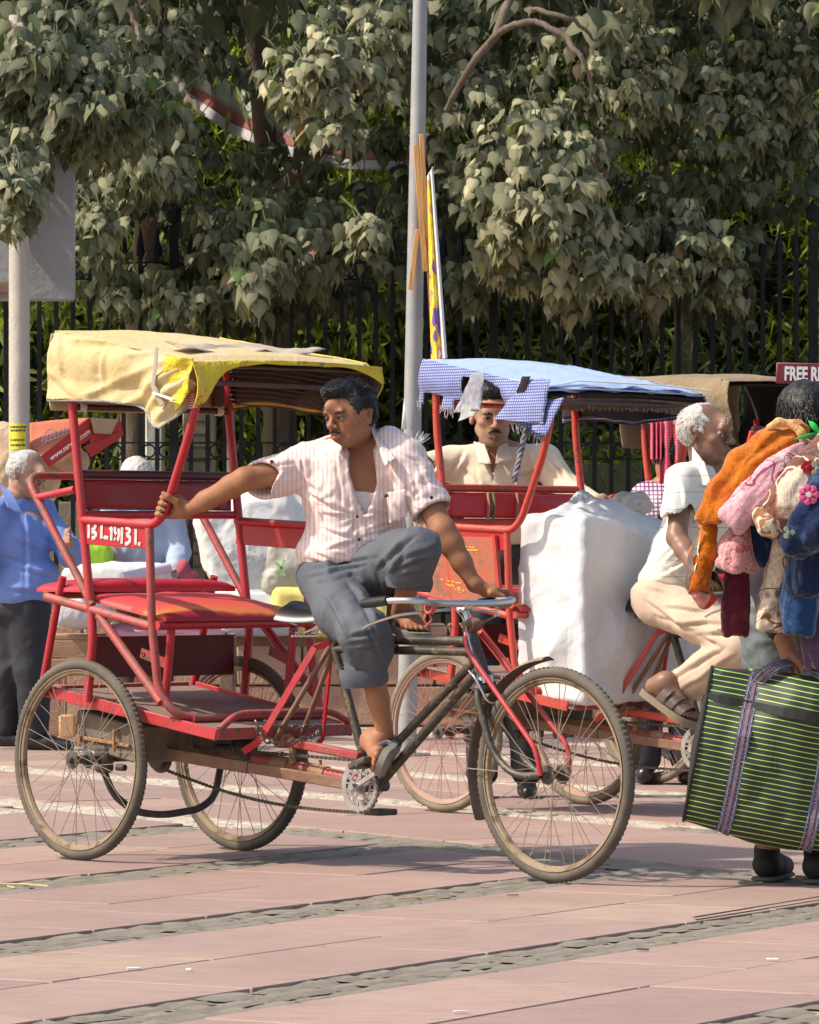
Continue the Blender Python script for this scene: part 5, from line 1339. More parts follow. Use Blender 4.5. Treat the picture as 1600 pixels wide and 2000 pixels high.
def add_eyes(H,root,o):
    for x in(-1,1):
        m=MB()
        for r_,yy,mm in((.0128,0,0),):
            pass
        c=H.w((x*.031,.0835,.000)); f=H.B[:,1]
        vs=[];n=10
        ev=MB(); ev.lathe([(.0125*math.sin(a),.0125*math.cos(a)) for a in [i*math.pi/10 for i in range(11)]],(0,0,0),'y',seg=16)
        me=ev.mesh('eyeball'); ob=obj('eye',me,M_EYE,root); ob.matrix_local=Matrix.Translation(Vector(c)-Vector(o))@Matrix(H.B.tolist()).to_4x4()@Matrix.Scale(H.k,4)
        ir=MB(); ir.lathe([(.0128*math.sin(a),.0128*math.cos(a)) for a in [i*.60/4 for i in range(5)]],(0,.0006,0),'y',seg=14)
        oi=obj('iris',ir.mesh('iris'),M_IRIS,ob)
        lm=MB(); lm.tube([tuple(p) for p in ((x*.017,.0915,.001),(x*.024,.0955,.0042),(x*.033,.0960,.0046),(x*.041,.0920,.0030),(x*.047,.0875,-.001))],.0011,5); lo2=obj('eyelashes',lm.mesh('lash'),M_HAIRB,root); lo2.matrix_local=Matrix.Translation(Vector(H.c)-Vector(o))@Matrix(H.B.tolist()).to_4x4()@Matrix.Scale(H.k,4)
def tufts(me_parts,H,n,L,flow,seed,keep,width=.0022):
    r=np.random.default_rng(seed); P,Nn=me_parts; loc=H.local(P); ok=np.where(keep(loc))[0]
    ix=r.choice(ok,n); p=P[ix]; nn=Nn[ix]; l=loc[ix]
    d=np.stack([flow(q) for q in l])@H.B.T; d=d+nn*.17+r.normal(0,.18,d.shape); d/=np.linalg.norm(d,axis=1)[:,None]
    side=np.cross(d,nn); side/=np.linalg.norm(side,axis=1)[:,None]+1e-9; ln=L*r.uniform(.5,1.3,n)[:,None]; wd=width*r.uniform(.6,1.3,n)[:,None]
    a=p-nn*.002; m1=p+d*ln*.5+nn*.002; tip=p+d*ln+nn*(-.2*ln)
    V=np.stack([a-side*wd,a+side*wd,m1-side*wd*.8,m1+side*wd*.8,tip],1); F=np.array([(0,1,3),(0,3,2),(2,3,4)])
    return V.reshape(-1,3),(F[None]+(np.arange(n)*5)[:,None,None]).reshape(-1,3)
def hair(H,root,o,m,kind,n=2200,L=.03,seed=1,h=.004):
    S=SDF(H.c-.17*H.k,H.c+.19*H.k,h)
    E=lambda c,r,k_=.01,op='u':S.ell(H.w(c),np.array(r)*H.k,H.B.T,k_,op)
    C=lambda a,b,ra,rb,k_=.01,op='u':S.cone(H.w(a),H.w(b),ra*H.k,rb*H.k,k_,op)
    if kind=='thick':
        E((0,-.020,.038),(.083,.103,.091)); E((.0,.040,.097),(.058,.048,.032),.02); E((.01,.0,.108),(.05,.07,.03),.02)
        E((0,.115,-.045),(.095,.070,.105),.008,'s'); E((0,.04,-.085),(.12,.12,.075),.008,'s')
        for x in(-1,1): E((x*.094,.004,-.012),(.032,.036,.040),.003,'s'); C((x*.074,.036,.045),(x*.073,.030,.012),.007,.004,.004)
        S.half(H.w((0,0,-.055)),-H.B[:,2])
    elif kind=='bald':
        E((0,-.028,.028),(.088,.099,.091)); E((0,.066,.100),(.066,.086,.056),.006,'s'); E((0,.115,-.02),(.10,.085,.12),.008,'s'); E((0,.04,-.085),(.12,.12,.070),.008,'s')
        for x in(-1,1): E((x*.094,.010,-.016),(.032,.030,.030),.003,'s')
        S.half(H.w((0,0,-.06)),-H.B[:,2])
    elif kind=='back':
        E((0,-.020,.035),(.092,.112,.098)); E((0,.115,-.04),(.095,.070,.105),.008,'s')
        for x in(-1,1): E((x*.095,.012,-.012),(.028,.030,.034),.004,'s')
        S.half(H.w((0,-.0,-.085)),-H.B[:,2])
    P,Q=S.mesh()
    if len(P)<10: return
    for _ in range(2):
        A=np.zeros_like(P);Cn=np.zeros(len(P))
        for k in range(4):
            a=Q[:,k];b=Q[:,(k+1)%4]; np.add.at(A,a,P[b]);np.add.at(Cn,a,1)
        P=P*.5+.5*A/np.maximum(Cn,1)[:,None]
    nn=np.cross(P[Q[:,2]]-P[Q[:,0]],P[Q[:,3]]-P[Q[:,1]]);Nn=np.zeros_like(P)
    for k in range(4): np.add.at(Nn,Q[:,k],nn)
    Nn/=np.linalg.norm(Nn,axis=1)[:,None]+1e-9
    Lc=H.local(P); P2=P+Nn*(fbm(np.stack([Lc[:,0]*2.2,Lc[:,1]*.7,Lc[:,2]*1.2],1)+seed,38,3)*.0038*H.k)[:,None]
    me=fast_mesh('hair',P2-np.array(o),Q,smooth=True); ho=obj('hair',me,m,root)
    fl={'thick':lambda l:np.array([-.25*np.sign(l[0]) if l[1]<.02 else .65,.40 if l[1]>-.02 else -.1,-.65 if l[2]<.07 else .0]),'bald':lambda l:np.array([0,-.55,-.6]),'back':lambda l:np.array([.3,-.15,-.8])}[kind]
    V,F=tufts((P2,Nn),H,n,L*H.k,fl,seed,lambda l:(l[:,2]>-.05)&~((l[:,1]>-.02)&(l[:,2]<.03))&~((l[:,1]>.045)&(l[:,2]<.075)))
    to=obj('hair_strands',fast_mesh('strands',V-np.array(o),F),m,ho,'stuff')
def facial(H,root,o,items,m,name,seed=0):
    S=SDF(H.c-.15*H.k,H.c+.15*H.k,.0026)
    for a,b,ra,rb in items: S.cone(H.w(a),H.w(b),ra*H.k,rb*H.k,.003)
    me=skin_mesh(name,[S],lambda P,Nn:P+Nn*(fbm(P,260,2)*.0010)[:,None],1,origin=o); return obj(name,me,m,root)
BROW=lambda t=.0046:[((x*.012,.0965,.0150),(x*.030,.0985,.0200),t*.9,t*1.05) for x in(-1,1)]+[((x*.030,.0985,.0200),(x*.050,.088,.017),t*1.05,t*.6) for x in(-1,1)]
MOUST=[((x*.002,.1075,-.0490),(x*.014,.104,-.0500),.0042,.0045) for x in(-1,1)]+[((x*.014,.104,-.0500),(x*.028,.0935,-.0580),.0045,.0025) for x in(-1,1)]
def hand_grip(S,c,axis,side,toward,r=.016,k=1.,gap=.0215,thumb=1):
    """fingers pass behind a bar (axis) from `side`, tips come round to `toward`"""
    a,s_,t=N_(axis),N_(side),N_(toward); c=np.array(c,float)
    P=lambda x,y,z:c+s_*x*k+t*y*k+a*z*k       # x: side of the palm, y: toward the viewer, z: along the bar
    rr=r+.009
    for i,(z,L) in enumerate(((.032,1.),(.0105,1.08),(-.011,1.),(-.031,.82))):
        S.chain([P(rr+.012,-.010,z),P(.006,-rr*1.02,z),P(-rr*.98,-.004,z-.002),P(-rr*.62,rr*.78*L,z-.003),P(-.002,rr*.98*L,z-.004)],[.0098,.0096,.0090,.0082,.0070],.004)
        S.ell(P(rr+.010,-.013,z),(.0125,)*3,None,.006)
    S.cone(P(rr+.010,-.006,.028),P(rr+.014,-.004,-.026),.014,.014,.012); S.cone(P(rr+.022,.0,.020),P(rr+.032,.0,-.020),.018,.016,.014)
    S.cone(P(rr+.030,.010,-.012),P(rr+.004,.020,.020),.015,.0125,.010)
    S.chain([P(rr+.006,.019,.018),P(-.006,rr*.98,.036),P(-.024,rr*.70,.045)],[.0125,.0108,.0085],.005)
    return P(rr+.045,0,-.012)
def hand_over(S,wrist,a,n,u,c,k=1.):
    """hand resting over a grip: a=grip axis, n=finger direction, u=up, c=grip centre"""
    a,n,u=N_(a),N_(n),N_(u); c=np.array(c,float); P=lambda x,y,z:c+a*x*k+n*y*k+u*z*k
    for i,(x,L) in enumerate(((-.034,.88),(-.012,1.),(.011,1.02),(.033,.95))):
        S.chain([P(x*.8,-.018,.036),P(x,.020*L,.036),P(x*1.05,.046*L,.018),P(x*1.05,.042*L,-.006),P(x*1.05,.024*L,-.017)],[.0115,.0102,.0092,.0084,.0072],.005)
    S.cone(P(-.024,-.026,.036),P(.026,-.026,.036),.0165,.0165,.014)
    for x in(-.02,.0,.02): S.cone(P(x,-.026,.036),wrist*.75+P(x*.6,-.05,.04)*.25,.0165,.019,.014)
    S.chain([P(.030,-.045,.030),P(.052,-.012,.016),P(.050,.014,-.004)],[.0135,.0115,.0085],.006)
def foot(S,heel,toe,up,k=1.,toes=True):
    f=N_(np.array(toe)-np.array(heel)); u=np.array(up,float); u=N_(u-f*(f@u)); r=np.cross(f,u); h=np.array(heel,float)
    P=lambda x,y,z:h+r*x*k+f*y*k+u*z*k
    S.ell(P(0,.01,.025),(.030*k,)*3,None,.02); S.cone(P(0,.01,.03),P(0,.05,.075),.029,.034,.03); S.cone(P(0,.05,.065),P(-.004,.15,.030),.036,.024,.03)
    S.cone(P(0,.02,.020),P(.010,.16,.016),.024,.020,.02); S.cone(P(-.022,.155,.018),P(.026,.145,.015),.019,.016,.02)
    if toes:
        for i,(x,l,rr) in enumerate(((-.030,.066,.0125),(-.011,.062,.0092),(.006,.055,.0088),(.021,.046,.0084),(.034,.034,.0080))):
            S.cone(P(x*.85,.160,.018),P(x*1.08,.165+l*.45,.017),rr,rr*.98,.006); S.cone(P(x*1.08,.165+l*.45,.017),P(x*1.12,.165+l*.75,.011),rr*.98,rr*.92,.004)
    return P
def sole(P,th,m,root,o,name='flip_flop',w=1.,L0=-.028,L1=.232,z0=-.001,strap=None,sm=None):
    out=[(-.028,0.0),(-.034,.05),(-.030,.11),(-.042,.165),(-.045,.20),(-.030,.232),(-.004,.240),(.025,.225),(.044,.19),(.048,.15),(.040,.09),(.033,.04),(.028,0.),(.015,-.024),(-.015,-.024)]
    mb=MB(); n=len(out); vs=[P(x*w,y,z0) for x,y in out]+[P(x*w,y,z0-th) for x,y in out]
    mb.add([tuple(v-np.array(o)) for v in vs],[tuple(range(n)),tuple(range(2*n-1,n-1,-1))]+[(i,(i+1)%n,n+(i+1)%n,n+i) for i in range(n)])
    so_=mb.build(name,m,root,ang=50)
    if strap:
        for pts in strap:
            q=MB(); q.tube(fillet([tuple(P(*p)-np.array(o)) for p in pts],.03),.0085,6,flat=.6); q.build('strap',sm or m,so_)
    return so_
def shoes(root,o,ps,d,m=None):
    d=N_(np.array(d,float))
    for p in ps:
        f=np.array([p[0],p[1],.09]); K=SDF(f-[.3,.3,.10],f+[.3,.3,.06],.009); K.chain([f-d*.05-[0,0,.045],f+d*.07-[0,0,.05],f+d*.18-[0,0,.062]],[.043,.041,.030],.02); K.half(f+[0,0,-.086],(0,0,-1)); garment('shoe',[K],m or mat('black_shoe',(.015,.014,.013),.3),root,o,None)
def cut_end(S,E,d,r,wall=.011,deep=.05,L=.045):
    E=np.array(E,float);d=N_(d); t=N_(np.cross(d,(0.3,.5,.81))); b=np.cross(d,t); M=np.stack([t,b,d],1)
    S.box(E+d*L,(r+.014,r+.014,L),M.T,.001,.002,'s'); S.cone(E-d*deep,E+d*.03,r-wall-.004,r-wall,.004,'s')
def folds(amp,f,st=(1,1,1),seed=0,fine=.35):
    st=np.array(st)
    def d(P,Nn):
        q=P*st+seed; warp=np.stack([fbm(q+5,f*.5,2),fbm(q+9,f*.5,2),fbm(q+13,f*.5,2)],1)*.06
        a=1-np.abs(fbm(q+warp,f,2)); b=fbm(q+warp*1.5,f*2.6,3)
        return P+Nn*((a-.5)*amp+b*amp*fine)[:,None]
    return d
def creases(lines,Y,amp=.006,w=.010):
    L=[(A(a,b,Y)[[0,2]],A(c,d,Y)[[0,2]],k) for a,b,c,d,k in lines]
    def d(P,Nn):
        q=P[:,[0,2]]; off=np.zeros(len(P)); j=fbm(P,12,2)*.006
        for a,b,k in L:
            ab=b-a; L2=ab@ab; t=((q-a)@ab)/L2; tc=np.clip(t,0,1); n=np.array([-ab[1],ab[0]])/math.sqrt(L2); s=((q-a)@n)+j; e=np.where((t<0)|(t>1),np.linalg.norm(q-a-tc[:,None]*ab,axis=1),0)
            tp=np.exp(-(e/.012)**2)*(.35+.65*np.sin(np.pi*tc)); off+=k*tp*(-np.exp(-(s/(w*.6))**2)*1.0+.85*np.exp(-((s-w*1.25)/(w*1.1))**2))
        f=np.clip(-Nn[:,1]*1.6,0,1); return P+Nn*(off*amp*f)[:,None]
    return d
def cloth(name,m,col,col2,**k): return mat(name,col,.85,col2,5,.5,.25,220,sheen=.15,**k)
def garment(name,parts,m,root,o,disp,smooth=1,label=None): return obj(name,skin_mesh(name,parts,disp,smooth,origin=o),m,root,label=label)
def ones(P): return np.ones((len(P),3))
A=lambda px,py,Y:np.array(W(px,py,Y))
def buttons(root,o,pts,d,m,r=.0055):
    for p in pts:
        mb=MB(); q=Vector(d).normalized(); mb.cyl(Vector(p)-Vector(o),Vector(p)-Vector(o)+q*.003,r,seg=12); mb.build('button',m,root)
# ---------------------------------------------------------------- rider on the near rickshaw
def stripe_mat(name,c1,c2,sc,ax='X',dist=.6,lo=.35,hi=.65):
    def fn(t,N,K,b):
        tc=N.new('ShaderNodeTexCoord'); w=N.new('ShaderNodeTexWave'); w.bands_direction=ax; w.inputs['Scale'].default_value=sc; w.inputs['Distortion'].default_value=dist; w.inputs['Detail'].default_value=1; w.inputs['Detail Scale'].default_value=.3
        K.new(tc.outputs['Object'],w.inputs['Vector']); r=N.new('ShaderNodeMapRange'); r.inputs[1].default_value=lo; r.inputs[2].default_value=hi; K.new(w.outputs['Color'],r.inputs[0])
        x=N.new('ShaderNodeMix'); x.data_type='RGBA'; K.new(r.outputs[0],x.inputs[0]); x.inputs[6].default_value=(*c1,1); x.inputs[7].default_value=(*c2,1)
        K.new(x.outputs[2],b.inputs['Base Color']); b.inputs['Roughness'].default_value=.85; b.inputs['Sheen Weight'].default_value=.1
        n=N.new('ShaderNodeTexNoise'); n.inputs['Scale'].default_value=26; n.inputs['Detail'].default_value=4; K.new(tc.outputs['Object'],n.inputs['Vector'])
        bu=N.new('ShaderNodeBump'); bu.inputs['Strength'].default_value=.4; bu.inputs['Distance'].default_value=.008; K.new(n.outputs[0],bu.inputs['Height']); K.new(bu.outputs[0],b.inputs['Normal'])
    return custom(name,fn)
def rider():
    o=np.array([*F1.w(.86,0,0)]); root=empty('person','man in pink striped shirt and rolled grey trousers seated on the foreground rickshaw saddle','person',o,0)
    HC=A(668,1120,16.10); RS=A(592,916,16.07); LS=A(786,902,15.97); NK=A(706,862,16.05)
    H=Head(A(684,814,15.96),(-.66,-.75,-.09),.93,neck=NK,roll=R(-5))
    B=SDF(A(560,1180,16.4)-.1,A(820,860,15.75)+.1,.007) if False else SDF(np.array([min(RS[0],HC[0])-.22,15.70,HC[2]-.12]),np.array([LS[0]+.22,16.35,NK[2]+.10]),.007)
    B.ell(A(693,948,16.05),(.168,.105,.165),None,.02); B.ell(A(690,1040,16.09),(.150,.112,.14),None,.05); B.ell(HC,(.125,.10,.10),None,.05)
    B.chain([RS,A(650,890,16.06),NK,A(740,880,16.03),LS],[.055,.058,.056,.058,.055],.03)
    # arms
    post=np.array([*F1.w(.452,-.37,1.245)]); pd=np.array([*F1.w(.53,-.37,1.40)])-np.array([*F1.w(.445,-.37,1.225)])
    G=SDF(post-.13,post+np.array([.42,.16,.16]),.0036)
    wr_=hand_grip(G,post,pd,(1,0,-.12),(0.05,-1,0),.0155)
    RE=A(478,936,15.985)
    G.cone(wr_,wr_+(RE-wr_)*.25,.0235,.029,.02); 
    RA=SDF(np.minimum(np.minimum(wr_,RS),RE)-.12,np.maximum(np.maximum(wr_,RS),RE)+.12,.006); RA.chain([wr_+(RE-wr_)*.08,wr_+(RE-wr_)*.35,RE+(wr_-RE)*.22,RE,RS],[.0255,.033,.0385,.0395,.050],.02)
    gc=np.array([*F1.w(1.41,.275,.916)]); LE=A(866,1036,15.87); wl=A(926,1140,15.84)
    LA=SDF(np.minimum(np.minimum(LS,gc),LE)-.12,np.maximum(np.maximum(LS,gc),LE)+.12,.006); LA.chain([LS,A(822,958,15.945),LE,LE+(wl-LE)*.25,LE+(wl-LE)*.6,wl],[.052,.045,.0415,.041,.034,.026],.02)
    G2=SDF(gc-.12,gc+.12,.0036); hd=np.array([F1.c,F1.s,0]); nn=np.array([-F1.s,F1.c,0]); hand_over(G2,wl,hd,nn,(0,0,1),gc); G2.cone(wl,wl+(LE-wl)*.15,.026,.028,.02)
    # legs: right (on the pedal) and left (foot up on the top tube)
    K1=A(712,1236,15.74); AN1=A(752,1430,15.80); K2=A(816,1078,15.66); AN2=A(781,1198,15.93)
    LG=SDF(np.minimum(np.minimum(HC,AN1),K1)-.14,np.maximum(np.maximum(K1,AN1),HC)+.14,.0065)
    LG.chain([A(650,1125,16.06),K1,K1+(AN1-K1)*.28,K1+(AN1-K1)*.68,AN1],[.058,.047,.047,.036,.030],.02)
    h1=A(770,1452,15.86); t1=A(733,1497,15.655); Fs=SDF(np.minimum(h1,t1)-.09,np.maximum(h1,t1)+.09,.0036); P1=foot(Fs,h1,t1,N_((-.80,.45,.45)),.96); Fs.cone(AN1,P1(0,.035,.06),.030,.032,.03)
    LG2=SDF(np.minimum(np.minimum(HC,AN2),K2)-.14,np.maximum(np.maximum(K2,AN2),HC)+.14,.0065); LG2.chain([A(722,1120,16.05),K2,K2+(AN2-K2)*.3,AN2],[.058,.047,.045,.031],.02)
    h2=A(772,1214,16.02); t2=A(828,1238,15.80); Fs2=SDF(np.minimum(h2,t2)-.09,np.maximum(h2,t2)+.11,.0036); P2=foot(Fs2,h2,t2,N_((.12,-.32,.94)),.96); Fs2.cone(AN2,P2(0,.035,.06),.030,.033,.03)
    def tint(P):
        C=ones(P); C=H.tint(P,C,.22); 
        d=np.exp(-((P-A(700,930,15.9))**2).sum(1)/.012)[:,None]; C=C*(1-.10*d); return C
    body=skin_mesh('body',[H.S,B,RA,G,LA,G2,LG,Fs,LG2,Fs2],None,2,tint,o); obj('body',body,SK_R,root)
    add_eyes(H,root,o); hair(H,root,o,M_HAIRB,'thick',5200,.022,3); facial(H,root,o,BROW(),M_HAIRB,'eyebrows'); facial(H,root,o,MOUST,M_HAIRB,'moustache')
    # vest
    V=SDF(A(600,1110,16.3)-.1,A(800,860,15.8)+.1,.007) if False else SDF(B.lo,B.lo+np.array(B.v.shape)*B.h,.0065)
    V.ell(A(693,948,16.045),(.173,.112,.168),None,.02); V.ell(A(690,1040,16.085),(.155,.120,.145),None,.05); V.half(A(700,962,15.9),(.12,-.1,1)); V.half(A(700,1100,15.9),(0,0,-1))
    garment('vest',[V],mat('vest_white',(.62,.58,.58),.85,(.55,.50,.50),5,.5,.2,90),root,o,folds(.004,9,(2,1,.6),4))
    # shirt
    h=.0052; S=SDF(np.array([A(478,0,16)[0],15.66,A(0,1130,16)[2]]),np.array([A(880,0,16)[0],16.36,A(0,835,16)[2]]),h)
    S.ell(A(695,950,16.045),(.186,.128,.178),None,.02); S.ell(A(692,1040,16.08),(.172,.140,.145),None,.06); S.ell(A(672,1078,16.08),(.158,.138,.085),None,.06)
    S.chain([RS,A(652,885,16.06),A(706,868,16.06),A(748,872,16.02),LS],[.068,.066,.064,.066,.066],.03)
    RS2=A(507,938,16.0); S.cone(RS,RS2,.072,.070,.035); 
    LS2=A(846,1000,15.92); S.cone(LS,LS2,.074,.076,.035)
    cut_end(S,RS2,RS2-RS,.073,.014); cut_end(S,LS2,LS2-LS,.078,.014)
    S.half(A(640,1106,16),(.08,0,-1)) if False else S.half(A(610,1112,16),(.25,0,-1))
    # open front
    Yf=15.885
    S.chain([A(706,838,16.0),A(703,880,Yf+.01),A(712,930,Yf),A(716,968,Yf),A(706,996,Yf-.01)],[.062,.052,.046,.034,.010],.004) if False else None
    for i in range(14):
        t=i/13; p=A(698+12*math.sin(t*2.2)+6*t,848+152*t,Yf+.045*(1-t)); r_=[.060,.058,.054,.051,.050,.049,.049,.048,.046,.042,.036,.028,.018,.008][i]; S.ell(p,(r_,.10,r_),None,.004,'s')
    S.ell(NK+np.array([0,-.02,.035]),(.066,.075,.05),None,.01,'s')
    S.ell(A(712,1088,15.93),(.016,.08,.030),None,.01,'s')
    M_SHIRT=stripe_mat('pink_striped_cotton',(.76,.66,.63),(.70,.49,.46),21,'X',1.0)
    CR1=creases([(572,900,600,945,1.2),(585,890,604,960,1),(598,960,652,994,1.2),(600,940,640,975,.8),(640,986,697,1006,1.2),(630,1005,692,1008,.9),(703,1008,740,1032,1),(715,998,790,1014,.8),(630,1034,698,1052,1.1),(640,1076,700,1056,1.1),(709,1048,762,1034,1.1),(709,1040,788,1012,.9),(720,1058,760,1062,.7),(760,908,790,996,1.2),(788,908,798,976,1.0),(806,930,826,1000,1.0),(815,905,840,970,.7),(520,962,582,936,1.1),(510,912,575,905,.8),(540,975,596,950,.9),(612,1082,650,1098,1),(606,1094,640,1106,.9),(625,900,640,960,.7),(655,900,668,985,.8),(770,880,812,900,.6),(800,990,835,1004,.6)],15.9,.0075,.0095)
    def dsp(P,Nn):
        P0=P.copy(); P=folds(.013,5,(1.3,1,1.5),2,.5)(P,Nn)
        # drag lines from the right armpit and the strained buttons
        for c,fr,am in((A(612,985,15.95),95,.0022),(A(697,1010,15.9),80,.0022),(A(800,985,15.9),90,.0022)):
            d=P-c; rr=np.linalg.norm(d[:,[0,2]],axis=1); an=np.arctan2(d[:,2],d[:,0]); P=P+Nn*(np.sin(an*11+rr*8)*np.exp(-(rr/.11)**2)*am*np.clip(rr/.03,0,1))[:,None]
        P=CR1(P,Nn)
        return P0+(P-P0)*np.clip(np.minimum(np.linalg.norm(P0-RS2,axis=1)-.03,np.linalg.norm(P0-LS2,axis=1)-.03)/.10,.12,1)[:,None]
    garment('shirt',[S],M_SHIRT,root,o,dsp)
    so=Vector(o)
    def leaf4(pts,name,m,th=.005,seed=3,par=root):
        a,b,c,d=[W(*p)-so for p in pts]; fabric(lambda u,v:a.lerp(b,u).lerp(d.lerp(c,u),v)+Vector((0,-.012*math.sin(math.pi*u)*math.sin(math.pi*v),0)),12,10,name,m,par,th,.003,12,seed)
    leaf4([(724,832,15.985),(742,846,16.02),(770,894,15.86),(752,912,15.84)],'collar',M_SHIRT)
    leaf4([(650,860,15.90),(668,872,15.86),(662,902,15.845),(630,884,15.90)],'collar',M_SHIRT)
    m=MB(); m.tube([W(730,834,16.03)-so,W(718,826,16.10)-so,W(690,838,16.13)-so,W(662,862,16.06)-so],.016,8,flat=.4); m.build('collar_band',M_SHIRT,root)
    buttons(root,o,[A(698,1009,15.885),A(702,1054,15.925)],(0,-1,0),mat('dark_button',(.03,.02,.03),.3)); buttons(root,o,[A(531,902,15.925),A(843,972,15.835)],(.0,-1,.1),MATS['dark_button'],.0065)
    leaf4([(755,962,15.885),(792,955,15.865),(796,1010,15.875),(760,1022,15.90)],'pocket',M_SHIRT,.003)
    leaf4([(748,966,15.868),(757,962,15.864),(760,970,15.864),(751,974,15.868)],'pocket_logo',mat('logo_plum',(.06,.02,.03),.7),.002,1)
    # trousers
    T=SDF(np.array([A(575,0,16.1)[0],15.48,A(0,1350,15.8)[2]]),np.array([A(870,0,15.7)[0],16.36,A(0,1015,15.8)[2]]),.0055)
    T.ell(A(664,1128,16.08),(.135,.13,.100),None,.03); T.ell(A(735,1108,16.03),(.10,.14,.090),None,.05)
    T.chain([A(642,1130,16.05),A(672,1190,15.88),K1+np.array([0,-.01,0]),A(722,1262,15.76),A(712,1322,15.78)],[.096,.092,.078,.074,.066],.035)
    T.chain([A(735,1115,16.03),A(785,1088,15.83),K2+np.array([.002,0,.004]),A(808,1105,15.72),A(800,1140,15.80)],[.095,.086,.070,.070,.070],.035)
    cut_end(T,A(712,1326,15.78),A(712,1326,15.78)-A(722,1262,15.76),.072,.011,.04); cut_end(T,A(799,1143,15.80),(-.12,0,-1),.066,.008,.03,.04)
    S2=A(700,1062,16.1)
    M_TR=mat('grey_trouser',(.078,.088,.108),.8,(.095,.105,.125),7,.5,.35,240,fleck=.10)
    CR2=creases([(612,1112,736,1088,1.1),(606,1127,712,1103,1),(618,1140,690,1122,.8),(740,1113,790,1062,1.3),(735,1126,748,1176,1.2),(768,1124,792,1086,1.1),(750,1105,812,1050,.9),(632,1163,674,1246,1.0),(678,1136,728,1206,1.1),(710,1182,738,1246,1.0),(654,1252,690,1306,1.0),(690,1244,730,1234,1.3),(684,1258,734,1250,1.0),(700,1270,745,1262,.8),(764,1120,850,1086,1.2),(772,1106,856,1068,.8),(790,1128,852,1108,.8),(650,1190,664,1225,.7),(715,1215,742,1285,.8),(668,1285,700,1312,.8)],15.8,.0095,.011)
    def tdsp(P,Nn):
        P=folds(.017,4.6,(2.0,1.2,.8),7,.22)(P,Nn)
        c=A(745,1120,15.95); d=P-c; rr=np.linalg.norm(d[:,[0,2]],axis=1); an=np.arctan2(d[:,2],d[:,0]); return CR2(P,Nn)
    garment('trousers',[T],M_TR,root,o,tdsp)
    def cuff(c,d,r,hh,nm='cuff'):
        c=np.array(c);d=N_(d); t=N_(np.cross(d,(.2,.9,.3))); b=np.cross(d,t); mb=MB()
        mb.grid(lambda u,v:tuple(c-o+d*(v-.5)*hh+(t*math.cos(2*math.pi*u)+b*math.sin(2*math.pi*u))*(r+.005*math.sin(math.pi*v)+.004*math.sin(u*19)+.003*math.sin(u*31+v*3))),40,6); mb.build(nm,M_TR,root,solid=.006)
    cuff(A(712,1318,15.78),A(712,1326,15.78)-A(722,1262,15.76)+np.array([.03,0,0]),.076,.062); cuff(A(800,1134,15.785),(-.15,.05,-1),.074,.058)
    M_FF=mat('grey_flipflop',(.19,.18,.16),.8,(.26,.24,.20),20,.5); M_FS=mat('flipflop_strap',(.36,.37,.38),.6)
    st=[[(0,.175,.024),(-.020,.14,.042),(-.036,.09,.014)],[(0,.175,.024),(.018,.13,.050),(.038,.08,.014)],[(-.036,.09,.014),(-.034,.085,-.002)],[(.038,.08,.014),(.036,.078,-.002)]]
    sole(P1,.024,M_FF,root,o,strap=st,sm=M_FS,w=1.2); sole(P2,.024,M_FF,root,o,strap=st,sm=M_FS,w=1.2)
rider()
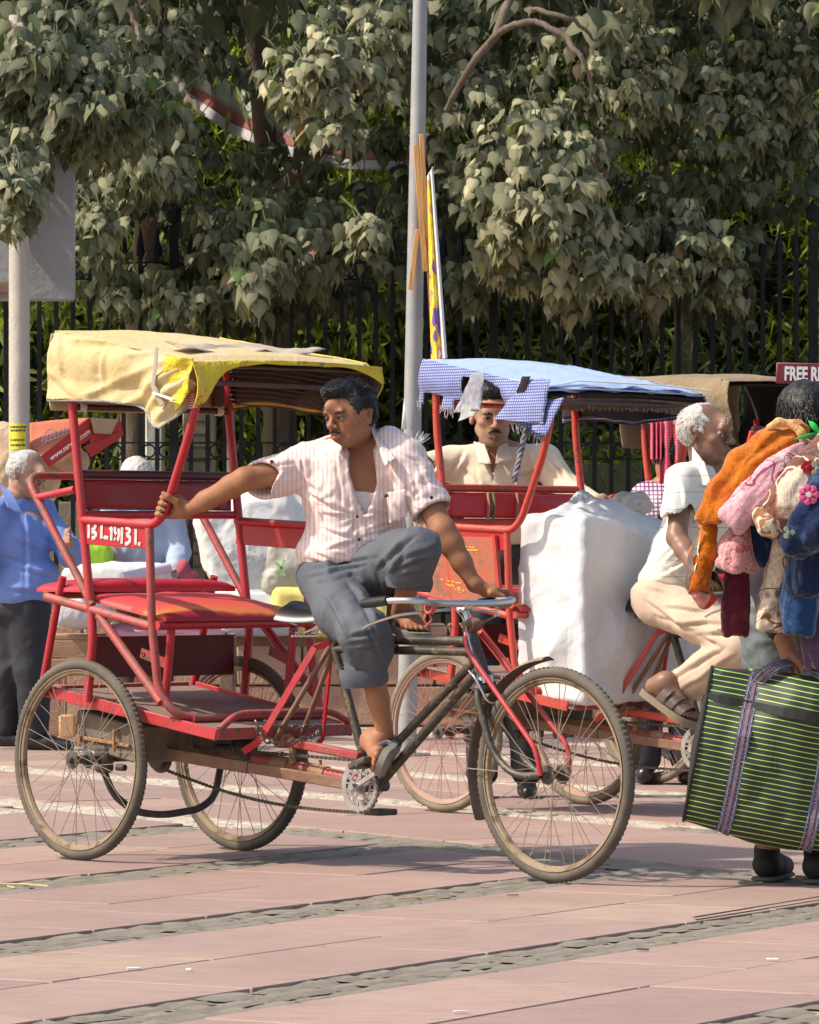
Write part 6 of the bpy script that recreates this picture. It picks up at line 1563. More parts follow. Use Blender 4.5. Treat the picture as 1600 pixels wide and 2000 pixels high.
# ---------------------------------------------------------------- old driver of the second rickshaw
def bounds(pts,m): P=np.array(pts); return P.min(0)-m,P.max(0)+m
def old_driver():
    Y0=19.15; o=np.array([*F2.w(.86,0,0)]); root=empty('person','white-haired man in cream polo shirt and khaki trousers riding the second rickshaw','person',o,0)
    NK=A(1388,912,Y0-.02); H=Head(A(1381,846,Y0-.06),(.84,-.54,-.06),1.04,old=1,nose=1.12,neck=NK+np.array([-.02,0,-.02]))
    HC=A(1298,1165,Y0); RS=A(1333,940,Y0-.13); LS=A(1425,930,Y0+.20)
    lo,hi=bounds([HC,RS,LS,NK],.24); B=SDF(lo,hi,.009)
    B.ell(A(1366,985,Y0),(.13,.14,.14),None,.03); B.ell(A(1335,1080,Y0),(.12,.13,.13),None,.05); B.ell(HC,(.12,.13,.10),None,.05); B.chain([RS,NK,LS],[.052,.055,.052],.03)
    RE=A(1322,1050,Y0-.24); RW=A(1375,1130,Y0-.42); lo,hi=bounds([RS,RE,RW],.12); RA=SDF(lo,hi,.0065); RA.chain([RS,RE,RE+(RW-RE)*.3,RW],[.048,.041,.041,.028],.02)
    G=SDF(RW-.12,RW+.16,.0045); gc=A(1392,1152,Y0-.50); hand_over(G,RW,(.69,-.72,0),(.3,.2,-.4),(0,0,1),gc,1.0); G.cone(RE+(RW-RE)*.8,RW,.033,.028,.02)
    KN=A(1452,1262,Y0-.42); AN=A(1300,1335,Y0-.20); KN2=A(1470,1275,Y0+.08); AN2=A(1430,1450,Y0+.18)
    lo,hi=bounds([HC,KN,AN,KN2,AN2],.13); LG=SDF(lo,hi,.009); LG.chain([HC,KN,AN],[.07,.05,.036],.02); LG.chain([HC+[.06,.1,0],KN2,AN2],[.07,.05,.034],.02)
    h1=A(1268,1350,Y0-.24); t1=A(1345,1402,Y0-.34); lo,hi=bounds([h1,t1],.11); Fs=SDF(lo,hi,.0045); P1=foot(Fs,h1,t1,(.45,-.25,.85),1.08); Fs.cone(AN,P1(0,.035,.06),.036,.036,.03)
    def tint(P): return H.tint(P,ones(P),0)
    obj('body',skin_mesh('body',[H.S,B,RA,G,LG,Fs],folds(.0,5),1,tint,o),SK_O,root)
    add_eyes(H,root,o); hair(H,root,o,M_HAIRG,'bald',3200,.013,5); facial(H,root,o,BROW(.0026),mat('grey_brow',(.12,.11,.10),.7),'eyebrows')
    S=SDF(*bounds([HC+[0,0,-.02],RS+[0,-.12,0],LS,A(1325,1010,Y0-.22)],.20),.0075)
    S.ell(A(1366,985,Y0),(.150,.165,.165),None,.03); S.ell(A(1334,1085,Y0),(.140,.155,.15),None,.06); S.ell(A(1308,1135,Y0),(.130,.15,.08),None,.06); S.chain([RS,NK+[-.02,0,-.025],LS],[.064,.054,.060],.05)
    SE=A(1325,1006,Y0-.21); S.cone(RS,SE,.066,.072,.04); cut_end(S,SE,SE-RS,.074,.013); S.half(A(1290,1165,Y0),(-.1,0,-1)); 
    S.ell(NK+np.array([.012,-.01,.05]),(.075,.085,.06),None,.008,'s')
    for i in range(7): t=i/6; S.ell(A(1408+10*t,905+70*t,Y0-.16),(.030*(1-t)+.008,.12,.04),None,.004,'s')
    def pmat():
        def fn(t,N,K,b):
            tc=N.new('ShaderNodeTexCoord'); w=N.new('ShaderNodeTexWave'); w.bands_direction='Z'; w.inputs['Scale'].default_value=4.6; w.inputs['Distortion'].default_value=.8; w.inputs['Detail'].default_value=0; K.new(tc.outputs['Object'],w.inputs['Vector'])
            r=N.new('ShaderNodeMapRange'); r.inputs[1].default_value=.990; r.inputs[2].default_value=1.0; K.new(w.outputs['Color'],r.inputs[0])
            sp=N.new('ShaderNodeSeparateXYZ'); K.new(tc.outputs['Object'],sp.inputs[0]); g=N.new('ShaderNodeMapRange'); g.inputs[1].default_value=.9; g.inputs[2].default_value=1.1; K.new(sp.outputs[2],g.inputs[0])
            c=N.new('ShaderNodeMix'); c.data_type='RGBA'; K.new(g.outputs[0],c.inputs[0]); c.inputs[6].default_value=(.66,.56,.40,1); c.inputs[7].default_value=(.68,.66,.60,1)
            x=N.new('ShaderNodeMix'); x.data_type='RGBA'; K.new(r.outputs[0],x.inputs[0]); K.new(c.outputs[2],x.inputs[6]); x.inputs[7].default_value=(.30,.30,.30,1)
            K.new(x.outputs[2],b.inputs['Base Color']); b.inputs['Roughness'].default_value=.85
            n=N.new('ShaderNodeTexNoise'); n.inputs['Scale'].default_value=14; n.inputs['Detail'].default_value=4; K.new(tc.outputs['Object'],n.inputs['Vector'])
            bu=N.new('ShaderNodeBump'); bu.inputs['Strength'].default_value=.4; bu.inputs['Distance'].default_value=.012; K.new(n.outputs[0],bu.inputs['Height']); K.new(bu.outputs[0],b.inputs['Normal'])
        return custom('cream_polo',fn)
    MP_=pmat(); garment('shirt',[S],MP_,root,o,(lambda P,Nn:creases([(1345,1010,1300,1060,1),(1340,1040,1285,1100,1.1),(1345,1090,1275,1125,1.1),(1400,1000,1350,1080,.9),(1395,1060,1330,1120,1),(1300,960,1310,1000,.9),(1318,930,1330,985,.8),(1290,1110,1360,1150,.9),(1270,1140,1330,1150,1)],Y0-.15,.009,.011)(folds(.008,5,(1,1,1.9),3,.25)(P,Nn),Nn)))
    so=Vector(o)
    a,b,c,d=[W(*p)-so for p in ((1352,872,Y0-.10),(1375,905,Y0-.17),(1392,948,Y0-.19),(1352,946,Y0-.17))]
    fabric(lambda u,v:a.lerp(b,u).lerp(d.lerp(c,u),v),10,8,'collar',MP_,root,.006,.003,12,2)
    T=SDF(*bounds([HC,KN,A(1322,1352,Y0-.2),KN2,AN2],.14),.0075)
    T.ell(A(1288,1165,Y0),(.125,.15,.085),None,.04); T.ell(A(1300,1190,Y0-.03),(.11,.14,.075),None,.05)
    TE=A(1322,1350,Y0-.21); T.chain([A(1290,1175,Y0-.07),A(1365,1208,Y0-.24),KN,KN+(TE-KN)*.5,TE],[.098,.092,.078,.078,.072],.03); T.chain([HC+[.06,.08,0],KN2,AN2+(KN2-AN2)*.2],[.09,.075,.070],.03)
    cut_end(T,TE,TE-KN,.078,.012)
    garment('trousers',[T],cloth('khaki_trouser',None,(.50,.37,.27),(.56,.43,.32),fleck=.05),root,o,(lambda P,Nn:creases([(1266,1175,1324,1222,1.1),(1300,1188,1384,1196,1.2),(1285,1205,1350,1232,1),(1322,1222,1410,1216,1.2),(1365,1240,1440,1236,1.2),(1367,1244,1406,1263,1.1),(1306,1334,1408,1266,1.3),(1330,1352,1430,1280,1.0),(1262,1150,1330,1165,.9),(1340,1180,1420,1185,.8),(1395,1205,1445,1240,.8)],Y0-.3,.010,.012)(folds(.010,5,(1.6,1,1.0),9,.2)(P,Nn),Nn)))
    ML=mat('brown_leather',(.075,.045,.038),.42,(.12,.08,.065),9,.6,.2,60)
    so_=sole(P1,.026,mat('tan_sole',(.20,.16,.11),.8),root,o,'sandal',1.12)
    mb=MB()
    for y0,hh in((.060,.055),(.105,.045),(.150,.034)):
        mb.grid(lambda u,v:tuple(P1(-.046*math.cos(math.pi*u)*1.02,y0+.030*v+.012*math.sin(math.pi*u),.004+hh*1.25*math.sin(math.pi*u)**.8))-so if False else tuple(np.array(P1(-.046*math.cos(math.pi*u)*1.02,y0+.034*v+.012*math.sin(math.pi*u),.004+hh*1.2*max(0,math.sin(math.pi*u))**.8))-o),14,3)
    mb.build('leather_band',ML,so_,solid=.004)
old_driver()
# ---------------------------------------------------------------- young man leaning behind the second rickshaw
def young():
    Y0=20.75; o=np.array([A(985,1100,Y0)[0],Y0,0]); root=empty('person','young man in beige shirt leaning behind the red backrest under the blue checked canopy','person',o,0)
    NK=A(968,880,Y0); H=Head(A(962,812,Y0-.08),(.10,-.98,-.14),1.12,neck=NK,h=.004)
    RS=A(880,905,Y0); LS=A(1062,900,Y0-.02); HC=A(985,1075,Y0+.05)
    B=SDF(*bounds([RS,LS,HC,NK],.2),.011); B.ell(A(968,955,Y0),(.17,.11,.16),None,.03); B.ell(HC,(.15,.11,.15),None,.05); B.chain([RS,NK,LS],[.055,.06,.055],.03)
    RE=A(820,915,Y0-.10); RW=A(826,1010,Y0-.12); RA=SDF(*bounds([RS,RE,RW],.1),.009); RA.chain([RS,RE,RW],[.05,.042,.032],.015)
    LE=A(1112,960,Y0-.12); LW=A(1165,988,Y0-.42); LA=SDF(*bounds([LS,LE,LW],.1),.009); LA.chain([LS,LE,LW],[.05,.042,.030],.015)
    G=SDF(LW-.14,LW+.14,.005); gc=A(1186,992,Y0-.48); hand_over(G,LW,(.1,-1,0),(.95,.1,-.25),(.1,0,1),gc,1.0)
    G2=SDF(RW-.12,RW+.12,.006); hand_over(G2,RW,(1,0,0),(0,-.6,-.8),(0,-.8,.6),RW+[0,-.06,-.06],1.)
    L1=SDF(*bounds([HC,[HC[0]-.1,Y0,.05],[HC[0]+.12,Y0+.2,.05]],.12),.012)
    for s in(-1,1): L1.chain([HC+[s*.09,0,-.05],np.array([HC[0]+s*.10,Y0-.02,.52]),np.array([HC[0]+s*.10,Y0+.04,.09])],[.07,.05,.04],.02)
    obj('body',skin_mesh('body',[H.S,B,RA,LA,G,G2,L1],None,1,lambda P:H.tint(P,ones(P),.75),o),SK_Y,root)
    shoes(root,o,[(HC[0]-.1,Y0+.05),(HC[0]+.1,Y0+.05)],(0,-1,0)); add_eyes(H,root,o); hair(H,root,o,M_HAIRB,'thick',1500,.016,9,.005); facial(H,root,o,BROW(),M_HAIRB,'eyebrows'); facial(H,root,o,MOUST,M_HAIRB,'moustache')
    S=SDF(*bounds([RS,LS,HC,RE,LE,LW],.16),.009); S.ell(A(968,955,Y0),(.185,.13,.17),None,.03); S.ell(A(978,1030,Y0+.03),(.165,.125,.12),None,.05); S.chain([RS,NK+[0,0,-.03],LS],[.07,.066,.07],.04)
    S.chain([RS,RE],[.072,.066],.04); cut_end(S,RE+(RE-RS)*.05,RE-RS,.07,.012); S.chain([LS,LE,LW+(LE-LW)*.12],[.072,.062,.048],.03)
    S.half(A(980,1062,Y0),(0,0,-1)); S.ell(NK+np.array([-.0,-.03,.055]),(.075,.08,.06),None,.01,'s')
    for i in range(5): t=i/4; S.ell(A(963,885+38*t,Y0-.13),(.030*(1-t)+.006,.09,.04),None,.004,'s')
    MC=cloth('beige_shirt',None,(.60,.49,.36),(.66,.56,.42)); garment('shirt',[S],MC,root,o,(lambda P,Nn:creases([(905,880,880,930,1.2),(895,900,930,945,1),(860,890,845,925,1),(1030,880,1050,940,1.2),(1060,900,1100,950,1.1),(1075,890,1120,965,1),(1000,930,1060,920,.9),(930,920,940,1000,.8),(1000,900,1010,1000,.8),(1090,950,1150,985,1.0),(950,1030,1000,1045,.9)],Y0-.15,.010,.012)(folds(.010,4.5,(1,1,1.4),21,.3)(P,Nn),Nn)))
    so=Vector(o)
    for pts in (((925,862,Y0-.02),(945,868,Y0-.12),(960,905,Y0-.165),(935,905,Y0-.15)),((990,858,Y0-.02),(975,872,Y0-.12),(968,905,Y0-.165),(1000,898,Y0-.14))):
        a,b,c,d=[W(*p)-so for p in pts]; fabric(lambda u,v:a.lerp(b,u).lerp(d.lerp(c,u),v),8,6,'collar',MC,root,.005,.002,12,2)
    buttons(root,o,[A(964,925,Y0-.155),A(964,965,Y0-.15)],(0,-1,0),mat('cream_button',(.6,.55,.45),.4),.006)
    T=SDF(*bounds([HC,[HC[0]-.1,Y0,.12],[HC[0]+.12,Y0,.12]],.14),.012); T.ell(HC+[0,0,-.03],(.155,.125,.11),None,.05)
    for s in(-1,1): T.chain([HC+[s*.09,0,-.08],np.array([HC[0]+s*.10,Y0-.02,.52]),np.array([HC[0]+s*.10,Y0+.03,.12])],[.098,.078,.07],.03)
    garment('trousers',[T],mat('charcoal_trouser',(.022,.020,.030),.85,(.035,.032,.04),5),root,o,folds(.012,5,(1,1,1),4,.3))
young()
# ---------------------------------------------------------------- man in blue shirt at the left edge
def blue():
    Y0=26.0; o=np.array([A(55,1400,Y0)[0],Y0,0]); root=empty('person','grey-haired man in blue shirt and dark trousers walking at the left edge','person',o,0)
    NK=A(30,975,Y0); H=Head(A(54,925,Y0),(.80,-.45,-.40),1.06,old=1,neck=NK+[-.01,.02,-.03],h=.005)
    RS=A(-8,1005,Y0-.12); LS=A(80,1000,Y0+.16); HC=A(40,1190,Y0)
    B=SDF(*bounds([RS,LS,HC,NK],.2),.013); B.ell(A(32,1050,Y0),(.18,.15,.18),None,.03); B.ell(A(45,1130,Y0),(.165,.15,.14),None,.05); B.chain([RS,NK,LS],[.06,.06,.06],.03)
    LE=A(140,1082,Y0-.05); LW=A(135,1058,Y0-.28); 
    G=SDF(LW-.15,LW+.16,.006); hand_grip(G,LW+[.0,-.03,.03],(0,.3,1),(-.3,1,0),(.2,-1,0),.008); G.cone(LE,LW,.04,.03,.02)
    RE=A(-30,1110,Y0-.15); L=SDF(*bounds([HC,[HC[0]-.25,Y0-.1,.05],[HC[0]+.3,Y0+.1,.05]],.15),.014)
    shoes=[]
    FP=[((-.02,-.06),(.30,0.)),((.02,.10),(-.35,0.))]
    f1=np.array([A(68,1450,Y0)[0],Y0-.02,.09]); f2=np.array([A(12,1440,Y0)[0],Y0+.12,.10])
    L.chain([HC,A(62,1310,Y0-.04),f1],[.1,.06,.045],.02); L.chain([HC,A(18,1310,Y0+.06),f2],[.1,.06,.045],.02)
    obj('body',skin_mesh('body',[H.S,B,G,L],None,1,lambda P:H.tint(P,ones(P),0),o),SK_B,root)
    add_eyes(H,root,o); hair(H,root,o,M_HAIRG,'bald',1500,.012,5,.006); facial(H,root,o,BROW(.0026),MATS['grey_brow'],'eyebrows')
    S=SDF(*bounds([RS,LS,HC,LE,LW,RE],.2),.010); S.ell(A(32,1055,Y0),(.20,.17,.18),None,.03); S.ell(A(48,1130,Y0),(.195,.185,.15),None,.05); S.chain([RS,NK+[0,0,-.04],LS],[.08,.07,.08],.04)
    S.chain([LS,LE,LE+(LW-LE)*.72],[.08,.07,.058],.03); S.chain([RS,RE],[.08,.07],.03); S.half(A(40,1186,Y0),(.04,0,-1)); S.ell(A(44,1165,Y0),(.19,.18,.09),None,.05); S.half(A(40,1186,Y0),(.04,0,-1)); S.ell(NK+np.array([.02,-.0,.075]),(.062,.065,.045),None,.01,'s')
    S.half(A(0,0,Y0)*0+[-9,0,0],(-1,0,0)) if False else None; MC=cloth('cornflower_shirt',None,(.13,.21,.52),(.17,.26,.58)); garment('shirt',[S],MC,root,o,(lambda P,Nn:creases([(70,1000,95,1060,1.2),(60,1020,110,1075,1),(20,1050,80,1080,.9),(30,1110,110,1130,.9),(10,1090,60,1100,.8),(0,1150,90,1160,.9),(45,985,50,1170,.7),(100,1040,130,1075,1)],Y0-.18,.014,.016)(folds(.012,4,(1,1,1.5),31,.3)(P,Nn),Nn)))
    so=Vector(o); a,b,c,d=[W(*p)-so for p in ((0,945,Y0-.12),(22,960,Y0-.16),(45,1005,Y0-.19),(15,990,Y0-.21))]; fabric(lambda u,v:a.lerp(b,u).lerp(d.lerp(c,u),v),8,6,'collar',MC,root,.006,.002,12,2)
    T=SDF(*bounds([HC,f1,f2],.17),.012); T.ell(HC,(.165,.16,.11),None,.05); T.chain([HC+[.04,-.05,0],A(64,1310,Y0-.04),f1+[0,0,.03]],[.125,.098,.075],.03); T.chain([HC+[-.05,.06,0],A(18,1310,Y0+.06),f2+[0,0,.03]],[.125,.095,.075],.03)
    garment('trousers',[T],mat('navy_trouser',(.016,.017,.026),.8,(.025,.026,.036),5),root,o,folds(.016,5,(1,1,1),14,.3))
    for f,dx in((f1,1),(f2,1)):
        K=SDF(f-.3,f+.32,.008); K.chain([f+[-.04,0,-.045],f+[.08,-.03,-.05],f+[.20,-.07,-.065]],[.045,.042,.030],.02); K.half(f+[0,0,-.088],(0,0,-1)); garment('shoe',[K],mat('black_shoe',(.015,.014,.013),.3),root,o,None)
    m=MB(); p=W(100,1022,Y0-.20)-so; m.box(p,(.006,.01,.05)); m.build('pen',MATS['black_plastic'],root)
blue()
# ---------------------------------------------------------------- man in pale blue shirt behind the stall
def pale():
    Y0=28.75; o=np.array([A(283,1400,Y0)[0],Y0,0]); root=empty('person','man in pale blue shirt bending over the wares behind the red backrest','person',o,0)
    NK=A(282,960,Y0); H=Head(A(268,940,Y0-.08),(-.35,-.8,-.5),1.1,neck=NK+[0,0,-.03],h=.006)
    RS=A(225,1000,Y0); LS=A(335,1000,Y0); HC=A(283,1180,Y0)
    B=SDF(*bounds([RS,LS,HC,NK],.2),.014); B.ell(A(280,1060,Y0),(.19,.13,.2),None,.03); B.ell(HC,(.17,.13,.15),None,.05); B.chain([RS,NK,LS],[.06,.06,.06],.03)
    RW=A(228,1105,Y0-.3); B2=SDF(*bounds([RS,RW],.14),.009); B2.chain([RS,A(215,1070,Y0-.08),RW],[.055,.045,.032],.02); B2.ell(RW+[0,-.05,-.01],(.035,.06,.02),None,.02)
    LW=A(345,1110,Y0-.2); B3=SDF(*bounds([LS,LW],.14),.009); B3.chain([LS,A(348,1070,Y0-.05),LW],[.055,.045,.032],.02); B3.ell(LW+[0,-.05,-.01],(.035,.06,.02),None,.02)
    L=SDF(*bounds([HC,[HC[0]-.1,Y0,.05],[HC[0]+.1,Y0,.05]],.15),.014)
    for s in(-1,1): L.chain([HC+[s*.08,0,0],[HC[0]+s*.1,Y0,.08]],[.09,.045],.02)
    obj('body',skin_mesh('body',[H.S,B,B2,B3,L],None,1,lambda P:H.tint(P,ones(P),0),o),SK_B,root); hair(H,root,o,M_HAIRG,'back',900,.014,6,.007); shoes(root,o,[(HC[0]-.1,Y0),(HC[0]+.1,Y0)],(0,1,0))
    S=SDF(*bounds([RS,LS,HC,RW,LW],.17),.011); S.ell(A(280,1055,Y0),(.205,.15,.2),None,.03); S.ell(A(284,1135,Y0),(.20,.155,.14),None,.05); S.chain([RS,NK+[0,0,-.03],LS],[.08,.07,.08],.04); S.chain([RS,A(214,1080,Y0-.08)],[.08,.075],.03); S.chain([LS,A(348,1080,Y0-.05),LW],[.08,.07,.055],.03); S.half(A(283,1195,Y0),(0,0,-1))
    garment('shirt',[S],cloth('pale_blue_shirt',None,(.32,.40,.56),(.38,.46,.60)),root,o,folds(.016,4.5,(1.4,1,1),41,.4))
    T=SDF(*bounds([HC,[HC[0]-.1,Y0,.1],[HC[0]+.1,Y0,.1]],.15),.013); T.ell(HC,(.17,.14,.11),None,.05)
    for s in(-1,1): T.chain([HC+[s*.09,0,-.05],[HC[0]+s*.1,Y0,.12]],[.11,.07],.03)
    garment('trousers',[T],mat('brown_trouser',(.07,.06,.05),.85,(.1,.085,.07),5),root,o,folds(.012,5,(1,1,1),4,.3))
pale()
# ---------------------------------------------------------------- person in plaid shirt by the third rickshaw
def plaid():
    Y0=22.0; o=np.array([A(1262,1300,Y0)[0],Y0,0]); root=empty('person','person in small plaid shirt mostly hidden behind the pink checked towel','person',o,0)
    NK=A(1306,940,Y0); H=Head(A(1308,893,Y0),(.4,.85,-.1),.95,neck=NK,h=.007)
    RS=A(1262,972,Y0); LS=A(1345,972,Y0+.12); HC=A(1300,1120,Y0)
    B=SDF(*bounds([RS,LS,HC,NK],.2),.014); B.ell(A(1302,1010,Y0),(.15,.12,.17),None,.03); B.ell(HC,(.15,.12,.14),None,.05); B.chain([RS,NK,LS],[.05,.05,.05],.03)
    L=SDF(*bounds([HC,[HC[0]-.1,Y0,.05],[HC[0]+.1,Y0,.05]],.15),.015)
    for s in(-1,1): L.chain([HC+[s*.08,0,0],[HC[0]+s*.09,Y0,.08]],[.09,.045],.02)
    obj('body',skin_mesh('body',[H.S,B,L],None,1,lambda P:ones(P),o),SK_R,root); hair(H,root,o,M_HAIRB,'back',500,.014,6,.008); shoes(root,o,[(HC[0]-.1,Y0),(HC[0]+.1,Y0)],(0,1,0))
    def fn(t,N,K,b):
        tc=N.new('ShaderNodeTexCoord'); r_=[]
        for ax in 'XZ':
            w=N.new('ShaderNodeTexWave'); w.bands_direction=ax; w.inputs['Scale'].default_value=16; K.new(tc.outputs['Object'],w.inputs['Vector']); r=N.new('ShaderNodeMapRange'); r.inputs[1].default_value=.6; r.inputs[2].default_value=.8; K.new(w.outputs['Color'],r.inputs[0]); r_.append(r)
        m=N.new('ShaderNodeMath'); m.operation='MAXIMUM'; K.new(r_[0].outputs[0],m.inputs[0]); K.new(r_[1].outputs[0],m.inputs[1]); x=N.new('ShaderNodeMix'); x.data_type='RGBA'; K.new(m.outputs[0],x.inputs[0]); x.inputs[6].default_value=(.6,.55,.6,1); x.inputs[7].default_value=(.16,.05,.14,1); K.new(x.outputs[2],b.inputs['Base Color'])
    S=SDF(*bounds([RS,LS,HC],.17),.012); S.ell(A(1302,1010,Y0),(.17,.14,.17),None,.03); S.ell(HC,(.165,.135,.12),None,.05); S.chain([RS,NK+[0,0,-.04],LS],[.07,.05,.07],.04); S.chain([RS,A(1256,1045,Y0)],[.07,.06],.03)
    garment('shirt',[S],custom('plaid_shirt',fn),root,o,folds(.012,5,(1,1,1),4,.3))
    T=SDF(*bounds([HC,[HC[0]-.1,Y0,.1],[HC[0]+.1,Y0,.1]],.15),.014); T.ell(HC,(.155,.13,.11),None,.05)
    for s in(-1,1): T.chain([HC+[s*.08,0,-.05],[HC[0]+s*.09,Y0,.12]],[.10,.07],.03)
    garment('trousers',[T],MATS['charcoal_trouser'],root,o,None)
plaid()
# ---------------------------------------------------------------- blanket seller
YB2=15.35
def seller():
    Y0=YB2; o=np.array([A(1560,1700,Y0)[0],Y0,0]); root=empty('person','black-haired blanket seller seen from behind in grey jeans, holding the striped bag','person',o,0)
    NK=A(1568,872,Y0); H=Head(A(1576,822,Y0-.0),(.35,.93,-.12),1.0,neck=NK,h=.005)
    RS=A(1510,900,Y0); LS=A(1640,900,Y0); HC=A(1560,1200,Y0+.02)
    B=SDF(*bounds([RS,LS,HC,NK],.2),.011); B.ell(A(1572,980,Y0),(.18,.12,.18),None,.03); B.ell(A(1565,1090,Y0),(.15,.11,.15),None,.05); B.ell(HC,(.16,.12,.12),None,.05); B.chain([RS,NK,LS],[.06,.06,.06],.03)
    RW=A(1543,1282,Y0-.20); RE=A(1500,1130,Y0-.10); RA=SDF(*bounds([RS,RE,RW],.1),.008); RA.chain([RS,RE,RW],[.055,.045,.032],.02)
    G=SDF(RW-.13,RW+.13,.0042); hand_grip(G,RW+[.012,-.02,-.045],(1,-.1,-.2),(0,.25,1),(0,-1,0),.013,1.)
    LWp=A(1480,1255,Y0+.25); LA=SDF(*bounds([LWp],.16),.006); LA.cone(LWp+[0,0,.12],LWp,.036,.03,.02); LA.box(LWp+[0,0,-.05],(.022,.035,.045),None,.012,.02)
    for i in range(4): LA.chain([LWp+[0,-.03+.02*i,-.08],LWp+[.006,-.03+.02*i,-.125],LWp+[.016,-.03+.02*i,-.15]],[.0095,.009,.008],.005)
    LA.chain([LWp+[0,-.04,-.03],LWp+[0,-.055,-.08]],[.012,.009],.008)
    f1=np.array([A(1500,1700,Y0)[0],Y0+.04,.09]); f2=np.array([A(1595,1700,Y0-.05)[0],Y0-.06,.09])
    L=SDF(*bounds([HC,f1,f2],.12),.011); L.chain([HC+[-.07,0,0],A(1512,1460,Y0),f1],[.09,.055,.042],.02); L.chain([HC+[.08,0,0],A(1592,1460,Y0-.04),f2],[.09,.055,.042],.02)
    obj('body',skin_mesh('body',[H.S,B,RA,G,LA,L],None,1,lambda P:ones(P),o),SK_R,root); hair(H,root,o,M_HAIRB,'back',3600,.022,12,.005)
    S=SDF(*bounds([RS,LS,HC,RE],.17),.010); S.ell(A(1572,980,Y0),(.20,.14,.19),None,.03); S.ell(A(1565,1100,Y0),(.17,.135,.18),None,.05); S.chain([RS,NK+[0,0,-.04],LS],[.08,.06,.08],.04); S.chain([RS,RE,RE+(RW-RE)*.6],[.08,.065,.055],.03)
    garment('shirt',[S],mat('dark_shirt',(.03,.025,.035),.9),root,o,folds(.012,5,(1,1,1),4,.3))
    T=SDF(*bounds([HC,f1,f2],.15),.008); T.ell(HC,(.17,.14,.12),None,.05); T.chain([HC+[-.08,0,-.05],A(1512,1430,Y0),f1+[0,0,.045]],[.11,.088,.070],.03); T.chain([HC+[.08,0,-.05],A(1592,1430,Y0-.04),f2+[0,0,.045]],[.11,.088,.072],.03)
    cut_end(T,f1+[0,0,.045],(0,0,-1),.078,.012); cut_end(T,f2+[0,0,.045],(0,0,-1),.078,.012)
    garment('jeans',[T],mat('grey_denim',(.105,.125,.135),.9,(.17,.195,.20),6,.6,.4,200,fleck=.15),root,o,folds(.020,6,(1,1,1.6),8,.4))
    MS=mat('black_canvas_shoe',(.012,.012,.012),.75,(.02,.02,.02),9); MSo=mat('shoe_sole',(.12,.11,.10),.8)
    for f in(f1,f2):
        K=SDF(f-[.12,.14,.10],f+[.14,.32,.12],.005); K.chain([f+[-.005,-.03,-.035],f+[.03,.08,-.045],f+[.07,.20,-.055]],[.046,.042,.036],.02); K.cone(f+[0,-.01,-.03],f+[0,0,.01],.042,.044,.01); K.half(f+[0,0,-.076],(0,0,-1)); sh=garment('shoe',[K],MS,root,o,None)
        K=SDF(f-[.12,.14,.12],f+[.16,.34,.02],.005); K.chain([f+[-.005,-.03,-.080],f+[.03,.08,-.080],f+[.07,.20,-.080]],[.050,.045,.040],.02); K.half(f+[0,0,-.075],(0,0,1)); K.half(f+[0,0,-.0895],(0,0,-1)); obj('sole',skin_mesh('sole',[K],None,0,origin=o),MSo,sh)
seller()
# ================================================================ GOODS
def plush(name,c,c2=None,s2=7,thr=(.52,.56),c3=None,s3=16,thr3=(.6,.63),lines=None):
    def fn(t,N,K,b):
        tc=N.new('ShaderNodeTexCoord')
        def ns(s,d=2,o=0):
            mp=N.new('ShaderNodeMapping'); mp.inputs['Location'].default_value=(o,o*2,0); K.new(tc.outputs['Object'],mp.inputs[0]); n=N.new('ShaderNodeTexNoise'); n.inputs['Scale'].default_value=s; n.inputs['Detail'].default_value=d; n.inputs['Distortion'].default_value=.8; K.new(mp.outputs[0],n.inputs['Vector']); return n.outputs[0]
        def rmp(a,lo,hi): r=N.new('ShaderNodeMapRange'); r.inputs[1].default_value=lo; r.inputs[2].default_value=hi; K.new(a,r.inputs[0]); return r.outputs[0]
        def mx(f,a,d,mode='MIX'):
            x=N.new('ShaderNodeMix'); x.data_type='RGBA'; x.blend_type=mode
            if isinstance(f,float): x.inputs[0].default_value=f
            else: K.new(f,x.inputs[0])
            for i,v in((6,a),(7,d)):
                if isinstance(v,tuple): x.inputs[i].default_value=(*v,1)
                else: K.new(v,x.inputs[i])
            return x.outputs[2]
        col=c
        if c2: col=mx(rmp(ns(s2),*thr),col,c2)
        if c3: col=mx(rmp(ns(s3,2,7),*thr3),col,c3)
        if lines:
            a=ns(lines[1],1,11); u_=N.new('ShaderNodeMath'); u_.operation='SUBTRACT'; K.new(a,u_.inputs[0]); u_.inputs[1].default_value=.5; v_=N.new('ShaderNodeMath'); v_.operation='ABSOLUTE'; K.new(u_.outputs[0],v_.inputs[0])
            col=mx(rmp(v_.outputs[0],.022,.012),col,lines[0])
        col=mx(1.0,col,mx(rmp(ns(60,4,3),.3,.7),(.72,.72,.72),(1.15,1.15,1.15)),'MULTIPLY')
        K.new(col,b.inputs['Base Color']); b.inputs['Roughness'].default_value=.9; b.inputs['Specular IOR Level'].default_value=.2
        b.inputs['Sheen Weight'].default_value=.5; b.inputs['Sheen Roughness'].default_value=.35
        n=ns(120,4); bu=N.new('ShaderNodeBump'); bu.inputs['Strength'].default_value=.7; bu.inputs['Distance'].default_value=.006; K.new(n,bu.inputs['Height']); K.new(bu.outputs[0],b.inputs['Normal'])
    return custom(name,fn)
